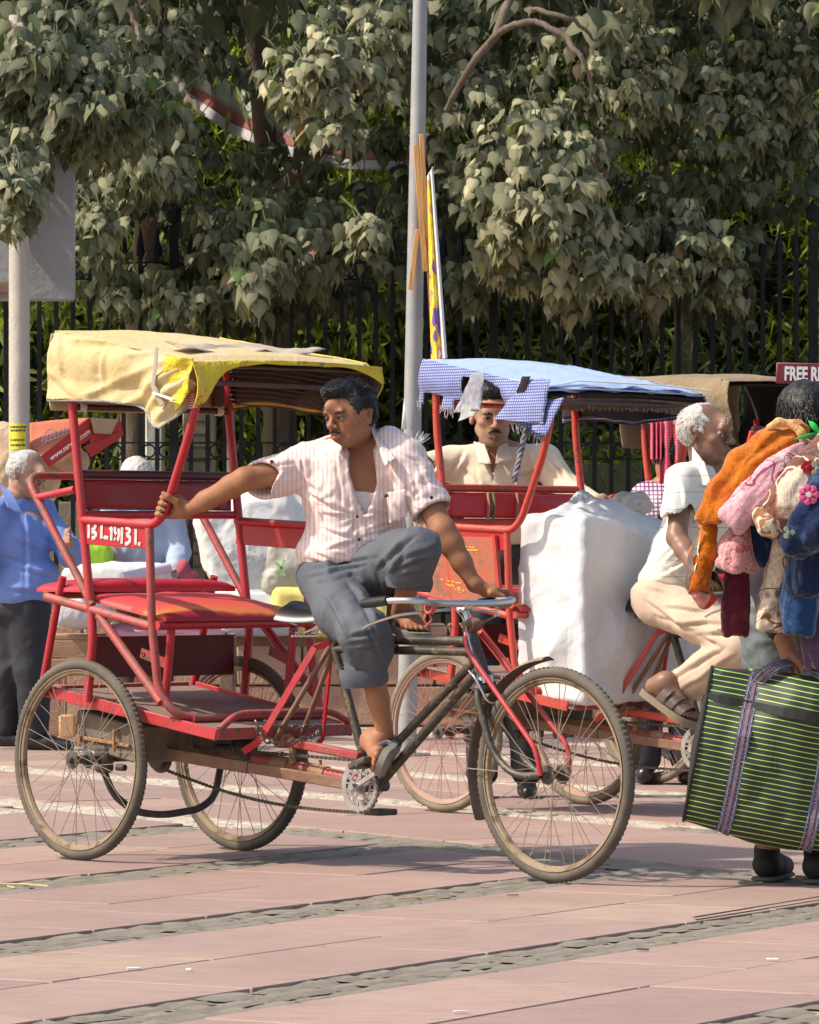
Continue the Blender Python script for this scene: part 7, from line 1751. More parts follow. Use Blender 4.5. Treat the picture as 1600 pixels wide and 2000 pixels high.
def plushobj(name,label,cat,m,build,pts,mg=.12,h=.006,amp=.012,f=9,seed=1,group='plush blankets carried over the shoulder',cut=.018):
    o=np.array(pts).mean(0); root=None; S=SDF(*bounds(pts,mg),h); build(S)
    ax=N_(np.array(pts[-1])-np.array(pts[0])); t1=N_(np.cross(ax,(0,1,0.01))); t2=np.cross(ax,t1); M=np.stack([t1,t2,ax],1); en=np.array(pts[-1]); d=N_(en-np.array(pts[-2]))
    if cut: S.half(en+d*cut,d,.004)
    def dp(P,Nn):
        Q=(P-en)@M; g=1-np.abs(fbm(Q*[1,1,.22]+seed,13,3)); w=np.exp(-np.maximum(0,-(((P-en)@d))-.0)/.35)
        return P+Nn*(((g-.55)*amp*1.5+fbm(P+seed,6,2)*amp*.45+fbm(P,70,2)*.0016)[:,None])
    me=skin_mesh(name,[S],dp,2,origin=o)
    ob=obj(name,me,m); ob.location=o; tag(ob,label,cat,group); return ob,o
BY=15.05
def fl(S,pts,rs,sq=.62,k=.02): S.chain(pts,rs,k)
PO=plush('orange_plush',(.50,.14,.008),(.38,.085,.006),5,(.5,.6))
p=[A(1556,846,BY+.10),A(1500,870,BY),A(1450,905,BY-.04),A(1412,960,BY-.06),A(1372,1015,BY-.05)]
def b_(S):
    S.chain(p,[.040,.046,.042,.042,.030],.03); S.chain([A(1545,856,BY),A(1478,915,BY-.07),A(1420,975,BY-.09),A(1392,1010,BY-.08)],[.034,.036,.034,.026],.012); S.chain([A(1375,1018,BY-.05),A(1400,1012,BY-.08)],[.028,.026],.01)
    S.cone(A(1440,930,BY-.13),A(1385,1000,BY-.13),.008,.008,.02,'s'); S.cone(A(1530,862,BY-.07),A(1436,960,BY-.14),.007,.010,.014,'s')
ob,oo=plushobj('blanket','orange plush blanket slung over the shoulder, top of the bundle','blanket',PO,b_,p)
S=SDF(*bounds([A(1500,828,BY),A(1570,850,BY)],.07),.005); S.chain([A(1503,836,BY-.02),A(1520,824,BY-.03),A(1548,828,BY-.03),A(1566,846,BY-.04),A(1570,866,BY-.03)],[.013,.013,.014,.013,.012],.01)
MC_=plush('peach_plush',(.72,.40,.16)); o2=obj('rolled_edge',skin_mesh('edge',[S],lambda P,Nn:P+Nn*(fbm(P,60,2)*.0015)[:,None],2,origin=oo),MC_,ob)
S=SDF(*bounds([A(1390,990,BY),A(1425,1050,BY)],.07),.005); S.chain([A(1412,985,BY-.10),A(1403,1008,BY-.12),A(1396,1024,BY-.12)],[.018,.018,.012],.01); obj('green_lining',skin_mesh('l',[S],None,2,origin=oo),plush('olive_plush',(.22,.20,.06)),ob)
S=SDF(*bounds([A(1395,1020,BY),A(1420,1050,BY)],.07),.005); S.chain([A(1392,1022,BY-.13),A(1408,1036,BY-.13),A(1418,1040,BY-.12)],[.017,.019,.014],.01); obj('coral_lining',skin_mesh('l',[S],None,2,origin=oo),plush('coral_plush',(.62,.10,.10)),ob)
q=[A(1384,1030,BY),A(1376,1085,BY),A(1368,1150,BY-.02)]
ob,oo=plushobj('blanket','orange plush blanket rolled and hanging upright with a cream edge','blanket',PO,lambda S:S.chain(q,[.034,.043,.041],.03),q)
S=SDF(*bounds([A(1368,1025,BY),A(1345,1150,BY)],.05),.005); S.chain([A(1364,1034,BY-.045),A(1354,1090,BY-.055),A(1345,1146,BY-.045)],[.009,.015,.013],.02); obj('cream_edge',skin_mesh('e',[S],None,2,origin=oo),plush('cream_plush',(.72,.60,.48)),ob)
S=SDF(*bounds([A(1360,1165,BY),A(1392,1180,BY)],.06),.005); S.chain([A(1362,1162,BY-.03),A(1376,1176,BY-.02),A(1390,1168,BY-.02)],[.020,.020,.018],.02); obj('red_lining',skin_mesh('r',[S],None,2,origin=oo),plush('red_plush',(.50,.05,.03),(.6,.25,.2)),ob)
PP=plush('pink_plush',(.66,.36,.40),(.42,.10,.17),8,(.62,.64),(.72,.50,.48),5,(.6,.66),lines=((.32,.06,.12),9))
p=[A(1556,885,BY-.06),A(1516,930,BY-.14),A(1474,976,BY-.17),A(1434,1016,BY-.18)]
plushobj('blanket','pale pink patterned blanket roll running diagonally below the orange one','blanket',PP,lambda S:(S.chain(p,[.036,.052,.056,.054],.03),S.chain([A(1530,935,BY-.06),A(1480,990,BY-.08)],[.05,.055],.03)),p,seed=2)
q=[A(1448,1040,BY-.02),A(1440,1075,BY-.03),A(1436,1104,BY-.03)]
plushobj('blanket','pink swirl-patterned blanket end hanging just above the maroon roll','blanket',plush('pink_swirl_plush',(.68,.34,.34),(.50,.15,.17),14,(.56,.6),lines=((.45,.10,.12),16)),lambda S:(S.chain(q,[.042,.052,.054],.03),S.cone(A(1408,1100,BY-.05),A(1468,1100,BY-.05),.018,.018,.01),S.chain([A(1470,1030,BY+.02),A(1462,1095,BY)],[.04,.04],.03)),q,seed=3,cut=.02)
p=[A(1540,868,BY+.10),A(1562,880,BY+.06),A(1576,900,BY+.04)]
plushobj('blanket','mauve blanket edge tucked under the orange blanket at the shoulder','blanket',plush('mauve_plush',(.28,.09,.12)),lambda S:S.chain(p,[.038,.042,.036],.02),p,seed=4)
PBc=plush('brown_cream_plush',(.22,.085,.055),(.13,.05,.035),22,(.45,.6),(.62,.50,.38),4.5,(.56,.60),lines=((.70,.58,.46),7))
p=[A(1616,868,BY-.08),A(1578,930,BY-.20),A(1540,984,BY-.24),A(1504,1026,BY-.24)]
ob,oo=plushobj('blanket','brown and cream furry blanket roll with red flowers near its top','blanket',PBc,lambda S:(S.chain(p,[.050,.068,.074,.062],.03),S.chain([A(1590,930,BY-.02),A(1530,1010,BY-.05)],[.06,.06],.03)),p,seed=5)
S=SDF(*bounds([A(1480,1000,BY-.27),A(1530,1050,BY-.24)],.10),.005); S.chain([A(1482,1002,BY-.255),A(1502,1026,BY-.27),A(1530,1038,BY-.255)],[.022,.034,.028],.03); obj('cream_edge',skin_mesh('e',[S],lambda P,Nn:P+Nn*(fbm(P,30,2)*.005)[:,None],2,origin=oo),plush('cream_brown_plush',(.62,.50,.37),(.30,.13,.06),26,(.5,.56)),ob)
def petal(root,oo,px,py,Y,r,n,m,name,cen):
    c=W(px,py,Y)-Vector(oo); mb=MB()
    for k in range(n):
        a=2*math.pi*k/n; d=Vector((math.cos(a),0,math.sin(a))); mb.lathe([(0,-.0005),(r*.34,-.0005),(r*.40,.001),(r*.34,.003),(0,.004)],c+d*r*.6,'y',seg=8)
    f=mb.build(name,m,root); m2=MB(); m2.lathe([(0,-.006),(r*.25,-.005),(r*.28,.002),(0,.003)],c,'y',seg=8); m2.build('flower_centre',cen,f)
MR=plush('red_flower',(.40,.02,.03)); MPK=plush('pink_flower',(.75,.12,.30)); MWC=plush('white_centre',(.8,.65,.65)); MGL=plush('sage_leafprint',(.28,.33,.22))
petal(ob,oo,1578,912,BY-.285,.024,6,MR,'red_flower',MR)
PN=plush('navy_plush',(.010,.020,.065),(.03,.06,.15),12,(.58,.66))
p=[A(1635,890,BY-.12),A(1622,960,BY-.28),A(1590,1025,BY-.30),A(1556,1060,BY-.28)]
def bn_(S):
    S.chain(p,[.05,.072,.072,.050],.03); S.chain([A(1600,980,BY-.1),A(1590,1080,BY-.12),A(1575,1130,BY-.12)],[.08,.085,.07],.03)
ob,oo=plushobj('blanket','big navy blanket with a pink flower draped at the right edge','blanket',PN,bn_,p+[A(1575,1130,BY)],seed=6,cut=.05)
petal(ob,oo,1580,966,BY-.365,.034,7,MPK,'pink_flower',MWC)
petal(ob,oo,1596,915,BY-.30,.026,3,MGL,'leaf_print',MGL); petal(ob,oo,1540,1040,BY-.355,.022,3,MGL,'leaf_print',MGL)
p=[A(1568,1120,BY-.08),A(1560,1175,BY-.08),A(1558,1228,BY-.08)]
plushobj('blanket','dark blue blanket hanging as an upright roll at the right edge','blanket',plush('dark_blue_plush',(.012,.045,.13),(.04,.10,.22),20,(.6,.7)),lambda S:S.chain(p,[.058,.056,.050],.03),p,seed=7)
p=[A(1472,1035,BY),A(1480,1062,BY),A(1500,1085,BY)]
plushobj('blanket','small navy blanket end poking out between the pink and brown blankets','blanket',PN,lambda S:S.chain(p,[.040,.044,.040],.02),p,seed=8)
p=[A(1532,1060,BY-.02),A(1520,1110,BY-.02),A(1505,1170,BY-.02),A(1502,1218,BY-.02)]
plushobj('blanket','cream blanket with brown stripes hanging in the middle of the bundle','blanket',plush('cream_stripe_plush',(.64,.53,.40),(.25,.12,.065),9,(.56,.60),lines=((.22,.09,.04),11)),lambda S:S.chain(p,[.040,.036,.040,.044],.02),p,seed=9)
p=[A(1440,1115,BY+.04),A(1438,1180,BY+.04),A(1438,1232,BY+.04)]
plushobj('blanket','dark maroon blanket hanging as a straight roll left of the cream one','blanket',plush('maroon_plush',(.09,.010,.022),(.16,.035,.045),5,(.6,.75)),lambda S:S.chain(p,[.040,.042,.042],.02),p,seed=10)
p=[A(1595,1205,BY),A(1598,1260,BY),A(1600,1295,BY)]
plushobj('blanket','dull purple blanket hanging lowest at the right edge','blanket',plush('purple_plush',(.10,.055,.095)),lambda S:S.chain(p,[.05,.052,.045],.02),p,seed=11)
m=MB(); 
for i,(dx,dz,l) in enumerate(((-.07,-.02,.12),(-.03,.04,.10),(.0,-.05,.11),(.04,.02,.1))):
    a=W(1592,850,BY-.02); m.grid(lambda u,v:(dx*u*1.2+.012*(v-.5)*math.sin(math.pi*u),-.02-.01*math.sin(3*u)-.006*(v-.5),dz*u+.016*(v-.5)*math.sin(math.pi*u)),8,3)
o_=m.build('artificial_flower',mat('neon_green',(.02,.62,.10),.4),solid=.001); o_.location=W(1600,846,BY-.03); tag(o_,'bright green artificial leaves stuck by the seller neck','leaves')
# ---- striped carry bag
def bag():
    Yb=15.2; c=W(1543,1487,Yb); rz=R(10.5)
    root=empty('carry_bag','big black carry bag with thin lime stripes and woven handles','bag',c); root.rotation_euler=(0,rz,R(-4))
    def fn(t,N,K,b):
        tc=N.new('ShaderNodeTexCoord'); sp=N.new('ShaderNodeSeparateXYZ'); K.new(tc.outputs['Object'],sp.inputs[0])
        n=N.new('ShaderNodeTexNoise'); n.inputs['Scale'].default_value=3; K.new(tc.outputs['Object'],n.inputs['Vector'])
        a=N.new('ShaderNodeMath'); a.operation='MULTIPLY_ADD'; K.new(n.outputs[0],a.inputs[0]); a.inputs[1].default_value=.012; K.new(sp.outputs[2],a.inputs[2])
        d=N.new('ShaderNodeMath'); d.operation='MULTIPLY'; K.new(a.outputs[0],d.inputs[0]); d.inputs[1].default_value=1/.0172
        f=N.new('ShaderNodeMath'); f.operation='FRACT'; K.new(d.outputs[0],f.inputs[0]); g=N.new('ShaderNodeMath'); g.operation='LESS_THAN'; K.new(f.outputs[0],g.inputs[0]); g.inputs[1].default_value=.16
        x=N.new('ShaderNodeMix'); x.data_type='RGBA'; K.new(g.outputs[0],x.inputs[0]); x.inputs[6].default_value=(.020,.024,.018,1); x.inputs[7].default_value=(.36,.62,.10,1)
        K.new(x.outputs[2],b.inputs['Base Color']); b.inputs['Roughness'].default_value=.6
    MBG=custom('lime_striped_nylon',fn); MD=mat('black_nylon',(.012,.014,.011),.6,(.018,.020,.016),8)
    Wd,Hh,D=.86,.50,.17
    def body(u,v):   # u along the width, v round the section (front bottom .. top .. back)
        x=-.305+Wd*u+ .0
        a=2*math.pi*v; ca,sa=math.cos(a),math.sin(a); e=.42
        y=-math.copysign(abs(ca)**e,ca)*D*(.9+.18*math.sin(math.pi*min(1,u*1.2))); z=math.copysign(abs(sa)**(e if sa<0 else .55),sa)*Hh/2
        z+= .035*math.sin(math.pi*min(1,u*1.6))*(1 if sa>0 else -.9)
        bul=.030*fbm(np.array([[x*3,y*3,z*2.2]]),1.9,3)[0]
        return (x,y-bul*1.3,z+bul*.3)
    m=MB(); m.grid(body,60,96); m.build('bag_body',MBG,root)
    m=MB(); n=96; vs=[body(0,k/n) for k in range(n)]; cc=Vector((-.325,0,0)); m.add([tuple(v) for v in vs]+[tuple(cc)],[(k,(k+1)%n,n) for k in range(n)]); m.build('end_panel',MD,root)
    m=MB(); m.tube([Vector(body(0,k/n)) for k in range(n)],.006,6,closed=True); m.build('piping',MD,root)
    def wfn(t,N,K,b):
        tc=N.new('ShaderNodeTexCoord'); w=N.new('ShaderNodeTexChecker'); w.inputs['Scale'].default_value=150; K.new(tc.outputs['Object'],w.inputs[0]); w.inputs[1].default_value=(.05,.045,.08,1); w.inputs[2].default_value=(.20,.17,.24,1); K.new(w.outputs[0],b.inputs['Base Color']); b.inputs['Roughness'].default_value=.8
    MW=custom('woven_webbing',wfn); MW2=mat('webbing_stripe',(.30,.18,.20),.8,(.16,.12,.18),80,.5)
    hx,hy,hz=-.02,-.16,.44
    for x0 in(-.165,.105):
        path=[(x0-.0,body((x0+.305)/Wd,.98)[1]-.006+.0,-.235)]
        pts=[]
        for k in range(26):
            v=.99-.16*0; 
        pts=[]
        u=(x0+.305)/Wd
        for k in range(30):
            vv=(-.20+.42*k/29)%1; p=body(u,vv); pts.append((p[0]+.02*(k/29-.5),p[1]-.004 if True else 0,p[2]))
        front=[q for q in pts if q[1]<.0]
        front.sort(key=lambda q:q[2])
        top=front[-1]; 
        hand=W(1556,1300,Yb-.1); Mi=(Matrix.Translation(c)@Matrix.Rotation(R(-4),4,'Z')@Matrix.Rotation(rz,4,'Y')).inverted(); h=Mi@hand
        for off,mm,wd_,lift in((0,MW,.046,0),(0,MW2,.010,.0022),(-.0165,MATS.setdefault('wd',mat('webbing_dots',(.42,.42,.55),.8,(.06,.05,.1),160,.2)),.004,.0022),(.0165,MATS['wd'],.004,.0022)):
            m=MB()
            for a_,b_2 in zip(front,front[1:]): m.bar((a_[0]+off,a_[1]-lift,a_[2]),(b_2[0]+off,b_2[1]-lift,b_2[2]),wd_,.004,(0,-1,0))
            m.build('webbing_band',mm,root,False)
            m=MB(); P=fillet([(top[0]+off,top[1]-.01-lift,top[2]-.04),(top[0]+off+(h.x-x0)*.25,-.17-lift,top[2]+.02),(h.x+off*.6+(-.02 if x0<0 else .03),h.y-lift,h.z)],.05,6)
            for a_,b_2 in zip(P,P[1:]): m.bar(a_,b_2,wd_*.9,.004,(0,-1,.2))
            m.build('handle',mm,root,False)
        m=MB(); m.box((x0+.005,top[1]-.012,.145),(.075,.008,.035),bev=.003); m.build('handle_patch',MD,root)
    m=MB()
    fz=lambda u:min([body(u,k/96) for k in range(96) if body(u,k/96)[1]<0],key=lambda q:abs(q[2]-.160))
    P=[Vector(fz(i/24*.99+.005))+Vector((0,-.004,0)) for i in range(25)]
    for a_,b_2 in zip(P,P[1:]): m.bar((a_.x,a_.y,.16),(b_2.x,b_2.y,.16),.004,.030,(0,0,1))
    m.build('seam_band',MD,root,False)
bag()
# ---- white sack on the second rickshaw
def whitesack():
    o=np.array([*F2.w(.36,0,.5)]); c=F2.w
    NF=F2.P(1135,1360,y=-.34); RF=F2.P(1020,1340,y=-.34)
    lo=np.array([-.1,-.34,.475]); x1=NF.x; x0=RF.x
    root=empty('white_sack','huge white woven plastic sack standing on the second rickshaw','sack',(F2.w(.3,0,0).x,F2.w(.3,0,0).y,.475),F2.a)
    h=.008; S=SDF((x0-.2-.3,-.6,-.05),(x1+.2-.3,.62,.95),h); cx=(x0+x1)/2-.3; hx=(x1-x0)/2
    S.box((cx,.02,.38),(hx+.02,.365,.385),None,.025,.02); S.ell((cx+.03,.0,.24),(hx+.035,.385,.22),None,.05); S.ell((cx-.05,.02,.72),(hx*.80,.30,.115),None,.06); S.half((hx+cx,.3,.62),(.55,.25,.9),.0)
    S.cone((cx-.10,-.05,.74),(cx-.10,-.05,.84),.06,.03,.06)
    def dsp(P,Nn):
        w_=np.stack([fbm(P+5,3,2),fbm(P+9,3,2),fbm(P+13,3,2)],1)*.10
        r1_=1-np.abs(fbm(P*[1.,1.,.8]+w_,4.2,3)); r2_=1-np.abs(fbm(P*[1,1,.6]+w_*2,13,3)); top=np.exp(-((P[:,2]-.75)/.12)**2)
        an=np.arctan2(P[:,1]+.05,P[:,0]-(cx-.1)); return P+Nn*((r1_-.5)*.018+(r2_-.5)*.003+fbm(P*[1,1,.16]+3,16,2)*.0035+top*np.sin(an*14+P[:,2]*9)*.008)[:,None]
    M_SACK=mat('white_woven_sack',(.68,.67,.655),.5,(.60,.61,.63),4,.5,.35,60,spec=.4,stretch=(1,1,.35))
    b=obj('sack_body',skin_mesh('sack',[S],dsp,1),M_SACK,root)
    m=MB(); 
    for k,(z,r_) in enumerate(((.80,.05),(.81,.048),(.82,.046))): m.tube([(cx-.10+r_*math.cos(a),-.05+r_*math.sin(a),z) for a in [2*math.pi*j/12 for j in range(12)]],.004,5,closed=True)
    m.build('tie',mat('sack_tie',(.6,.6,.6),.8),root)
    # seam down the corner
    K=SDF(np.array([.55,-.3,.78])-.2,np.array([.55,-.3,.78])+.25,.008)
    # rolled cloth bundle on top
    o2=np.array([*F2.w(.60,.10,1.27)]); Yt=o2[1]; cN=A(1232,985,19.75); K=SDF(cN-.16,cN+.16,.005); K.ell(cN,(.095,.085,.055),None,.02); K.ell(cN+[-.03,0,-.01],(.085,.085,.045),None,.02)
    def dt(P,Nn): 
        d=P-cN; a=np.arctan2(d[:,2]*1.5,d[:,0]-.03); r_=np.sqrt((d[:,0]-.03)**2+(d[:,2]*1.6)**2); return P+Nn*(np.sin(r_*150+a*2.0)*.006+fbm(P,20,2)*.004)[:,None]
    ob=obj('cloth_bundle',skin_mesh('bundle',[K],dt,1,origin=cN),mat('offwhite_cloth',(.52,.47,.42),.9,(.60,.56,.50),6,.5,.4,140)); ob.location=cN; tag(ob,'twisted off-white cloth bundle lying on top of the big white sack','cloth bundle')
whitesack()
# ---- pink checked towel hanging on the third rickshaw
def tfn(t,N,K,b):
    tc=N.new('ShaderNodeTexCoord'); r_=[]
    for ax in 'XZ':
        w=N.new('ShaderNodeTexWave'); w.bands_direction=ax; w.inputs['Scale'].default_value=24; K.new(tc.outputs['Object'],w.inputs['Vector']); r=N.new('ShaderNodeMapRange'); r.inputs[1].default_value=.5; r.inputs[2].default_value=.9; K.new(w.outputs['Color'],r.inputs[0]); r_.append(r)
    m=N.new('ShaderNodeMath'); m.operation='MAXIMUM'; K.new(r_[0].outputs[0],m.inputs[0]); K.new(r_[1].outputs[0],m.inputs[1]); x=N.new('ShaderNodeMix'); x.data_type='RGBA'; K.new(m.outputs[0],x.inputs[0]); x.inputs[6].default_value=(.70,.22,.26,1); x.inputs[7].default_value=(.60,.06,.12,1); K.new(x.outputs[2],b.inputs['Base Color']); b.inputs['Roughness'].default_value=.9
MTW=custom('pink_check_towel',tfn)
Yt=21.9; tw=empty('towel','pink checked towel hanging from the third rickshaw hood','towel',W(1305,880,Yt)); ot=tw.location
def tow(px0,px1,py0,py1,nm,ph,m=MTW):
    fabric(lambda u,v:W(px0+(px1-px0)*u,py0+(py1-py0)*v,Yt+.025*math.sin(u*16+ph)*(.4+.6*v))-ot,30,20,nm,m,tw,.003,.004,9,2)
tow(1288,1340,818,945,'towel_panel',0); tow(1271,1292,822,897,'towel_fold',2,mat('deep_pink_towel',(.55,.05,.13),.9,(.60,.12,.18),30,.5))
# ================================================================ WARES ON THE LEDGE AND THE STALL
M_WS=mat('white_sacking',(.78,.78,.75),.55,(.70,.72,.72),3,.6,.2,40); M_PB=mat('thin_poly_bag',(.62,.60,.52),.35,(.70,.68,.60),5,.6,.3,30,trans=(.7,.68,.6))
def sack(name,label,cat,m,px0,px1,py0,py1,Y,d=.22,tilt=0.,amp=.02,group=None,seed=1,rd=.06,h=.011,z0=None):
    a=A(px0,py0,Y);b=A(px1,py1,Y); c=(a+b)/2; c[1]=Y+d; hx=abs(b[0]-a[0])/2;hz=abs(a[2]-b[2])/2; M=np.array(Matrix.Rotation(tilt,3,'Y')); 
    S=SDF(c-[hx+.14,d+.14,hz+.14],c+[hx+.14,d+.14,hz+.14],h); S.box(c,(hx*.94,d,hz*.94),M.T,rd,.02); S.ell(c,(hx,d*1.05,hz),M.T,.08)
    def dsp(P,Nn): r_=1-np.abs(fbm(P+seed,4.5,3)); r2=1-np.abs(fbm(P+seed,15,2)); return P+Nn*((r_-.5)*amp*.9+(r2-.5)*amp*.22)[:,None]
    ob=obj(name,skin_mesh(name,[S],dsp,1,origin=c),m); ob.location=c; tag(ob,label,cat,group); return ob,c
# stall table
YT=27.9; ta=empty('stall_table','rough wooden stall table with the pink cloth and paper roll','table',(W(270,1200,YT).x,YT+.3,0))
x0=W(92,1200,YT).x-ta.location.x; x1=W(455,1200,YT).x-ta.location.x; zt=W(0,1238,YT).z
MTB=mat('stall_wood',(.28,.155,.10),.85,(.38,.24,.16),4,.6,.4,30,stretch=(.4,1,3))
for k in range(3): m=MB(); m.box(((x0+x1)/2,-.2+k*.2,zt-.02),(x1-x0,.19,.03),bev=.004); m.build('plank',MTB,ta)
for k in range(2): m=MB(); m.box(((x0+x1)/2,-.29,zt-.09-k*.11),(x1-x0-.02,.025,.10),bev=.003); m.build('apron_board',MTB,ta)
for x in(x0+.04,x1-.04,(x0+x1)/2):
    for y in(-.26,.26): m=MB(); m.box((x,y,(zt-.04)/2),(.07,.07,zt-.04),bev=.004); m.build('leg',MTB,ta)
def wb(px0,px1,py0,py1,Y,d,m,name,label,cat,rot=0,bev=.01):
    a=W(px0,py0,Y);b=W(px1,py1,Y); mb=MB(); mb.box((0,0,0),(abs(b.x-a.x),d,abs(a.z-b.z)),Matrix.Rotation(rot,3,'Y').to_4x4(),bev=bev); o=mb.build(name,m); o.location=((a.x+b.x)/2,Y+d/2,(a.z+b.z)/2); return tag(o,label,cat)
wb(115,146,1258,1303,YT-.40,.1,mat('new_wood',(.50,.27,.12),.8,(.58,.36,.18),4),'wood_block','small orange wooden block under the stall table','wood block').location.z=.075+.0
MPC=mat('pink_cotton',(.66,.26,.32),.85,(.70,.34,.38),4,.5,.3,20)
c_=W(230,1235,YT); fabric(lambda u,v:(lambda x:(x,YT+.55-.62*min(1,v*1.35)-.02*math.sin(u*9)*(v>.74),zt+.012+.03*math.sin(u*5+1)*math.sin(math.pi*min(1,v*1.35))**2-(max(0,v-.74)*(.40+.10*math.sin(u*7)))))(W(210,0,YT).x+(W(440,0,YT).x-W(210,0,YT).x)*u),40,26,'pink_cloth',MPC,None,.006,.014,7,2)
pc=bpy.data.objects.get('pink_cloth'); tag(pc,'crumpled pink cloth spread over the stall table','cloth')
sack('bale','flat white wrapped bale on the left of the stall table','bale',M_WS,112,330,1103,1180,YT+.05,.2,.02,.014,None,3,.04)
sack('bundle','pale grey bundle under the red seat at the left of the stall','bundle',mat('pale_grey_cloth',(.50,.48,.52),.8,(.60,.58,.60),4,.5,.3,20),108,208,1172,1222,YT-.12,.14,0,.016,None,4,.03)
S=SDF(A(345,1130,YT)-.14,A(375,1105,YT)+.14,.009); S.ell(A(358,1112,YT),(.045,.05,.055),None,.02); S.ell(A(372,1126,YT),(.05,.05,.035),None,.02); ob=obj('knotted_cloth',skin_mesh('k',[S],lambda P,Nn:P+Nn*(fbm(P,18,3)*.012)[:,None],1,origin=A(358,1112,YT)),mat('rose_cloth',(.42,.09,.13),.85)); ob.location=A(358,1112,YT); tag(ob,'dark rose knotted cloth beside the paper roll','cloth')
m=MB(); a=W(238,1128,YT-.1);b=W(330,1108,YT+.1); d=b-a; m.tube([(0,0,0),d*.5,d],[.030,.031,.032],16); o_=m.build('paper_roll',mat('lilac_paper',(.66,.60,.74),.6)); o_.location=a; tag(o_,'pale lilac paper roll lying across the stall','paper roll')
sack('plastic_bag','lime green plastic bag on the back of the stall','bag',mat('lime_plastic',(.36,.62,.02),.4,(.28,.50,.03),5,.6,.3,20),122,214,1064,1112,YT+.5,.1,0,.018,None,5,.03)
# big sacks on the ledge
LZ=29.55
ob,c=sack('sack','large tilted white sack with faint handwriting on its lower left','sack',M_WS,392,604,965,1172,LZ,.26,R(18),.024,'sacks piled on the stone ledge',6,.07)
m=MB(); hr=random.Random(4)
for r_ in range(6):
    x=-.28+.02*r_
    while x<-.10+.03*r_: 
        w_=hr.uniform(.012,.03); m.tube([(x,0,.11-r_*.038),(x+w_*.4,0,.125-r_*.038+hr.uniform(-.01,.01)),(x+w_,0,.112-r_*.038)],.0022,4); x+=w_+.010
q=m.build('handwriting',mat('ink_grey',(.30,.33,.42),.8),ob,kind='stuff'); q.location=(.02,-.293,-.02); q.rotation_euler=(0,R(-35),0)
sack('sack','upper white sack behind the outstretched arm','sack',M_WS,486,640,935,1080,LZ+.35,.22,R(-5),.022,'sacks piled on the stone ledge',7,.06)
sack('sack','flat white sack lying at the bottom of the pile','sack',M_WS,418,590,1148,1222,LZ-.02,.24,0,.016,'sacks piled on the stone ledge',8,.05)
ob,c=sack('plastic_bag','bulging translucent plastic bag with a green print','bag',M_PB,512,634,1046,1166,LZ-.05,.18,R(-8),.030,None,9,.06)
m=MB()
for k in range(5): a=k*1.25; m.bar((.0,0,0),(.055*math.cos(a),0,.055*math.sin(a)),.016,.003,(0,-1,0))
q=m.build('green_print',mat('print_green',(.30,.72,.22),.5),ob,False); q.location=(-.07,-.205,-.01)
sack('sack','bluish grey underside of the flat white sack just above the ledge','sack',mat('blue_grey_underside',(.50,.52,.58),.5,(.40,.43,.52),4,.5,.3,20),430,586,1198,1238,LZ-.14,.16,0,.012,None,10,.03)  # underside of the flat white sack, modelled as its own bluish grey form
MY=mat('yellow_sacking',(.72,.60,.14),.7,(.78,.66,.22),4,.5,.3,200)
sack('sack','bright yellow sack at the right end of the pile','sack',MY,520,826,1150,1250,LZ-.10,.26,R(-3),.020,'sacks piled on the stone ledge',11,.06)
sack('sack','white sack seen behind the rider raised knee','sack',M_WS,690,840,1010,1160,LZ+.1,.24,R(6),.02,'sacks piled on the stone ledge',12,.06)
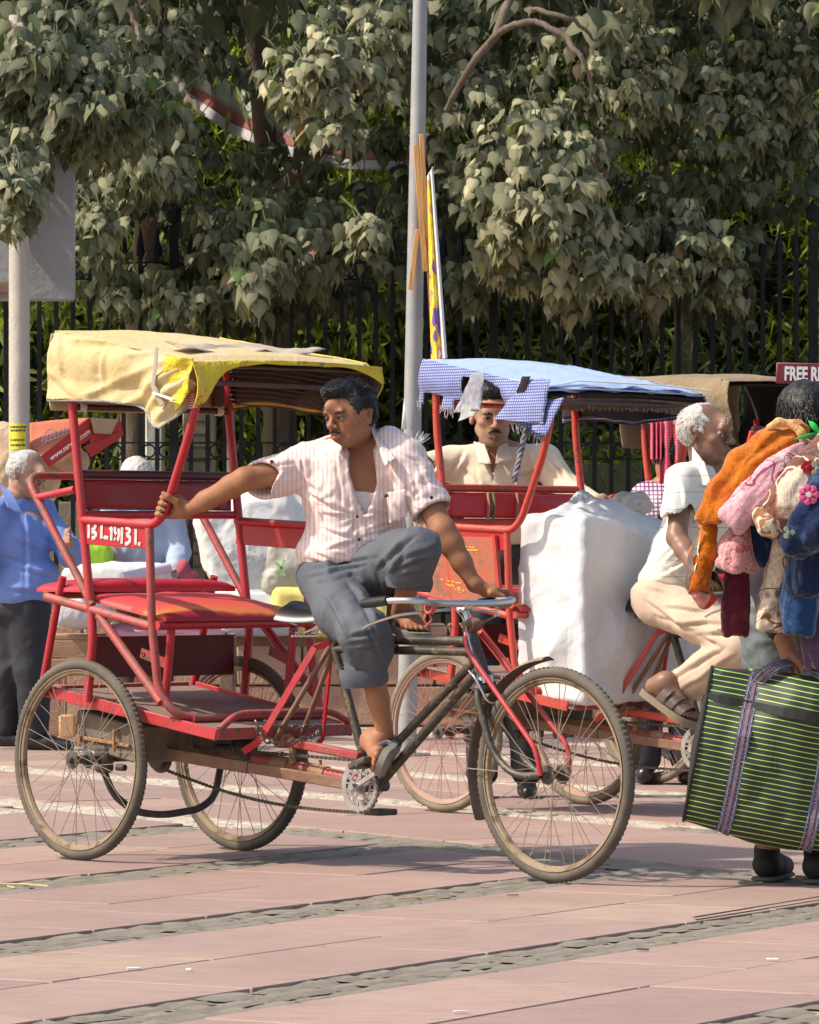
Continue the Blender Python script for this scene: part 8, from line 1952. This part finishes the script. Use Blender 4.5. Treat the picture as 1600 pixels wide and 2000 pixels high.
# head-high load at left: beige bale with red printed carton
def carton():
    Yc=27.0; root=empty('carton','crushed red printed carton resting on the beige load at left','carton',W(150,860,Yc))
    o=root.location; L=lambda px,py,dy=0:W(px,py,Yc+dy)-o
    MRc=mat('carton_red',(.40,.022,.018),.65,(.46,.03,.025),4,.5,.1,20); MOr=mat('carton_faded_orange',(.62,.17,.09),.7,(.66,.22,.13),3,.6,.15,14); MK=mat('raw_cardboard',(.42,.27,.16),.85,(.50,.34,.22),5)
    def quad(nm,m,a,b,c,d,seed=1): 
        a,b,c,d=L(*a),L(*b),L(*c),L(*d); return fabric(lambda u,v:a.lerp(b,u).lerp(d.lerp(c,u),v),16,10,nm,m,root,.006,.006,6,seed)
    quad('top_face',MOr,(55,827,.05),(176,816,.10),(82,893,-.15),(58,882,-.05))
    quad('front_face',MRc,(176,817,.0),(184,852,.02),(96,912,-.14),(78,892,-.16))
    quad('right_face',MRc,(165,872,-.02),(235,842,.1),(240,852,.1),(180,893,-.0))
    quad('open_flap',MRc,(178,818,.02),(235,820,.12),(241,848,.12),(178,892,.0),2)
    quad('torn_patch',MK,(178,816,-.01),(231,819,.09),(216,848,.08),(184,846,-.01),3)
    tm=text_mesh('www.sarybi....com',.085,.0015,.001); t=obj('web_address',tm,mat('carton_white',(.72,.62,.60),.7),root); a=L(99,900,-.165); b=L(175,845,-.03); d=(b-a).normalized(); up=(L(176,817,0)-L(184,852,.02)).normalized(); up=(up-d*up.dot(d)).normalized(); n=d.cross(up); Mx=Matrix((d,up,n)).transposed().to_4x4(); Mx.translation=a+n*.012; t.matrix_local=Mx; 
    sc=(b-a).length/max(v.co.x for v in tm.vertices); t.scale=(sc,sc*1.0,1)
    m=MB()
    for k in range(9):
        a0=L(82+k*8,862-k*3.0,-.07+.012*k); m.tube([a0,a0+Vector((.015,-.002,.035)),a0+Vector((.03,0,.002)),a0+Vector((.012,0,-.008))],.005,5)
    m.tube([L(88,846,-.05),L(98,838,-.04),L(108,842,-.04),L(102,852,-.05)],.004,5); m.build('printed_logo',MATS['carton_white'],root,kind='stuff')
carton()
sack('bale','bulky beige cloth load behind the blue-shirted man','bale',mat('beige_load',(.52,.38,.25),.85,(.58,.44,.30),3,.5,.3,14),-60,108,830,985,27.15,.30,R(-8),.03,None,13,.1)
sack('bale','beige carton bottom hanging under the red carton','bale',MATS['raw_cardboard'],92,166,872,916,27.15,.14,R(-25),.012,None,14,.03)
# water/soft drink litter bag at pole foot: pale feathery bundle
m=MB(); fr2=random.Random(6)
for k in range(40): a=fr2.uniform(-1,1); L=fr2.uniform(.06,.12); m.tube([(0,0,0),(a*.05,fr2.uniform(-.03,.03),L*.6),(a*.10,fr2.uniform(-.03,.03),L)],[.004,.003,.001],4)
o_=m.build('bristle_bundle',mat('pale_bristle',(.62,.66,.62),.6)); o_.location=W(806,882,24.9); tag(o_,'pale bristly bundle tied to the lamp pole behind the rider shoulder','brush')
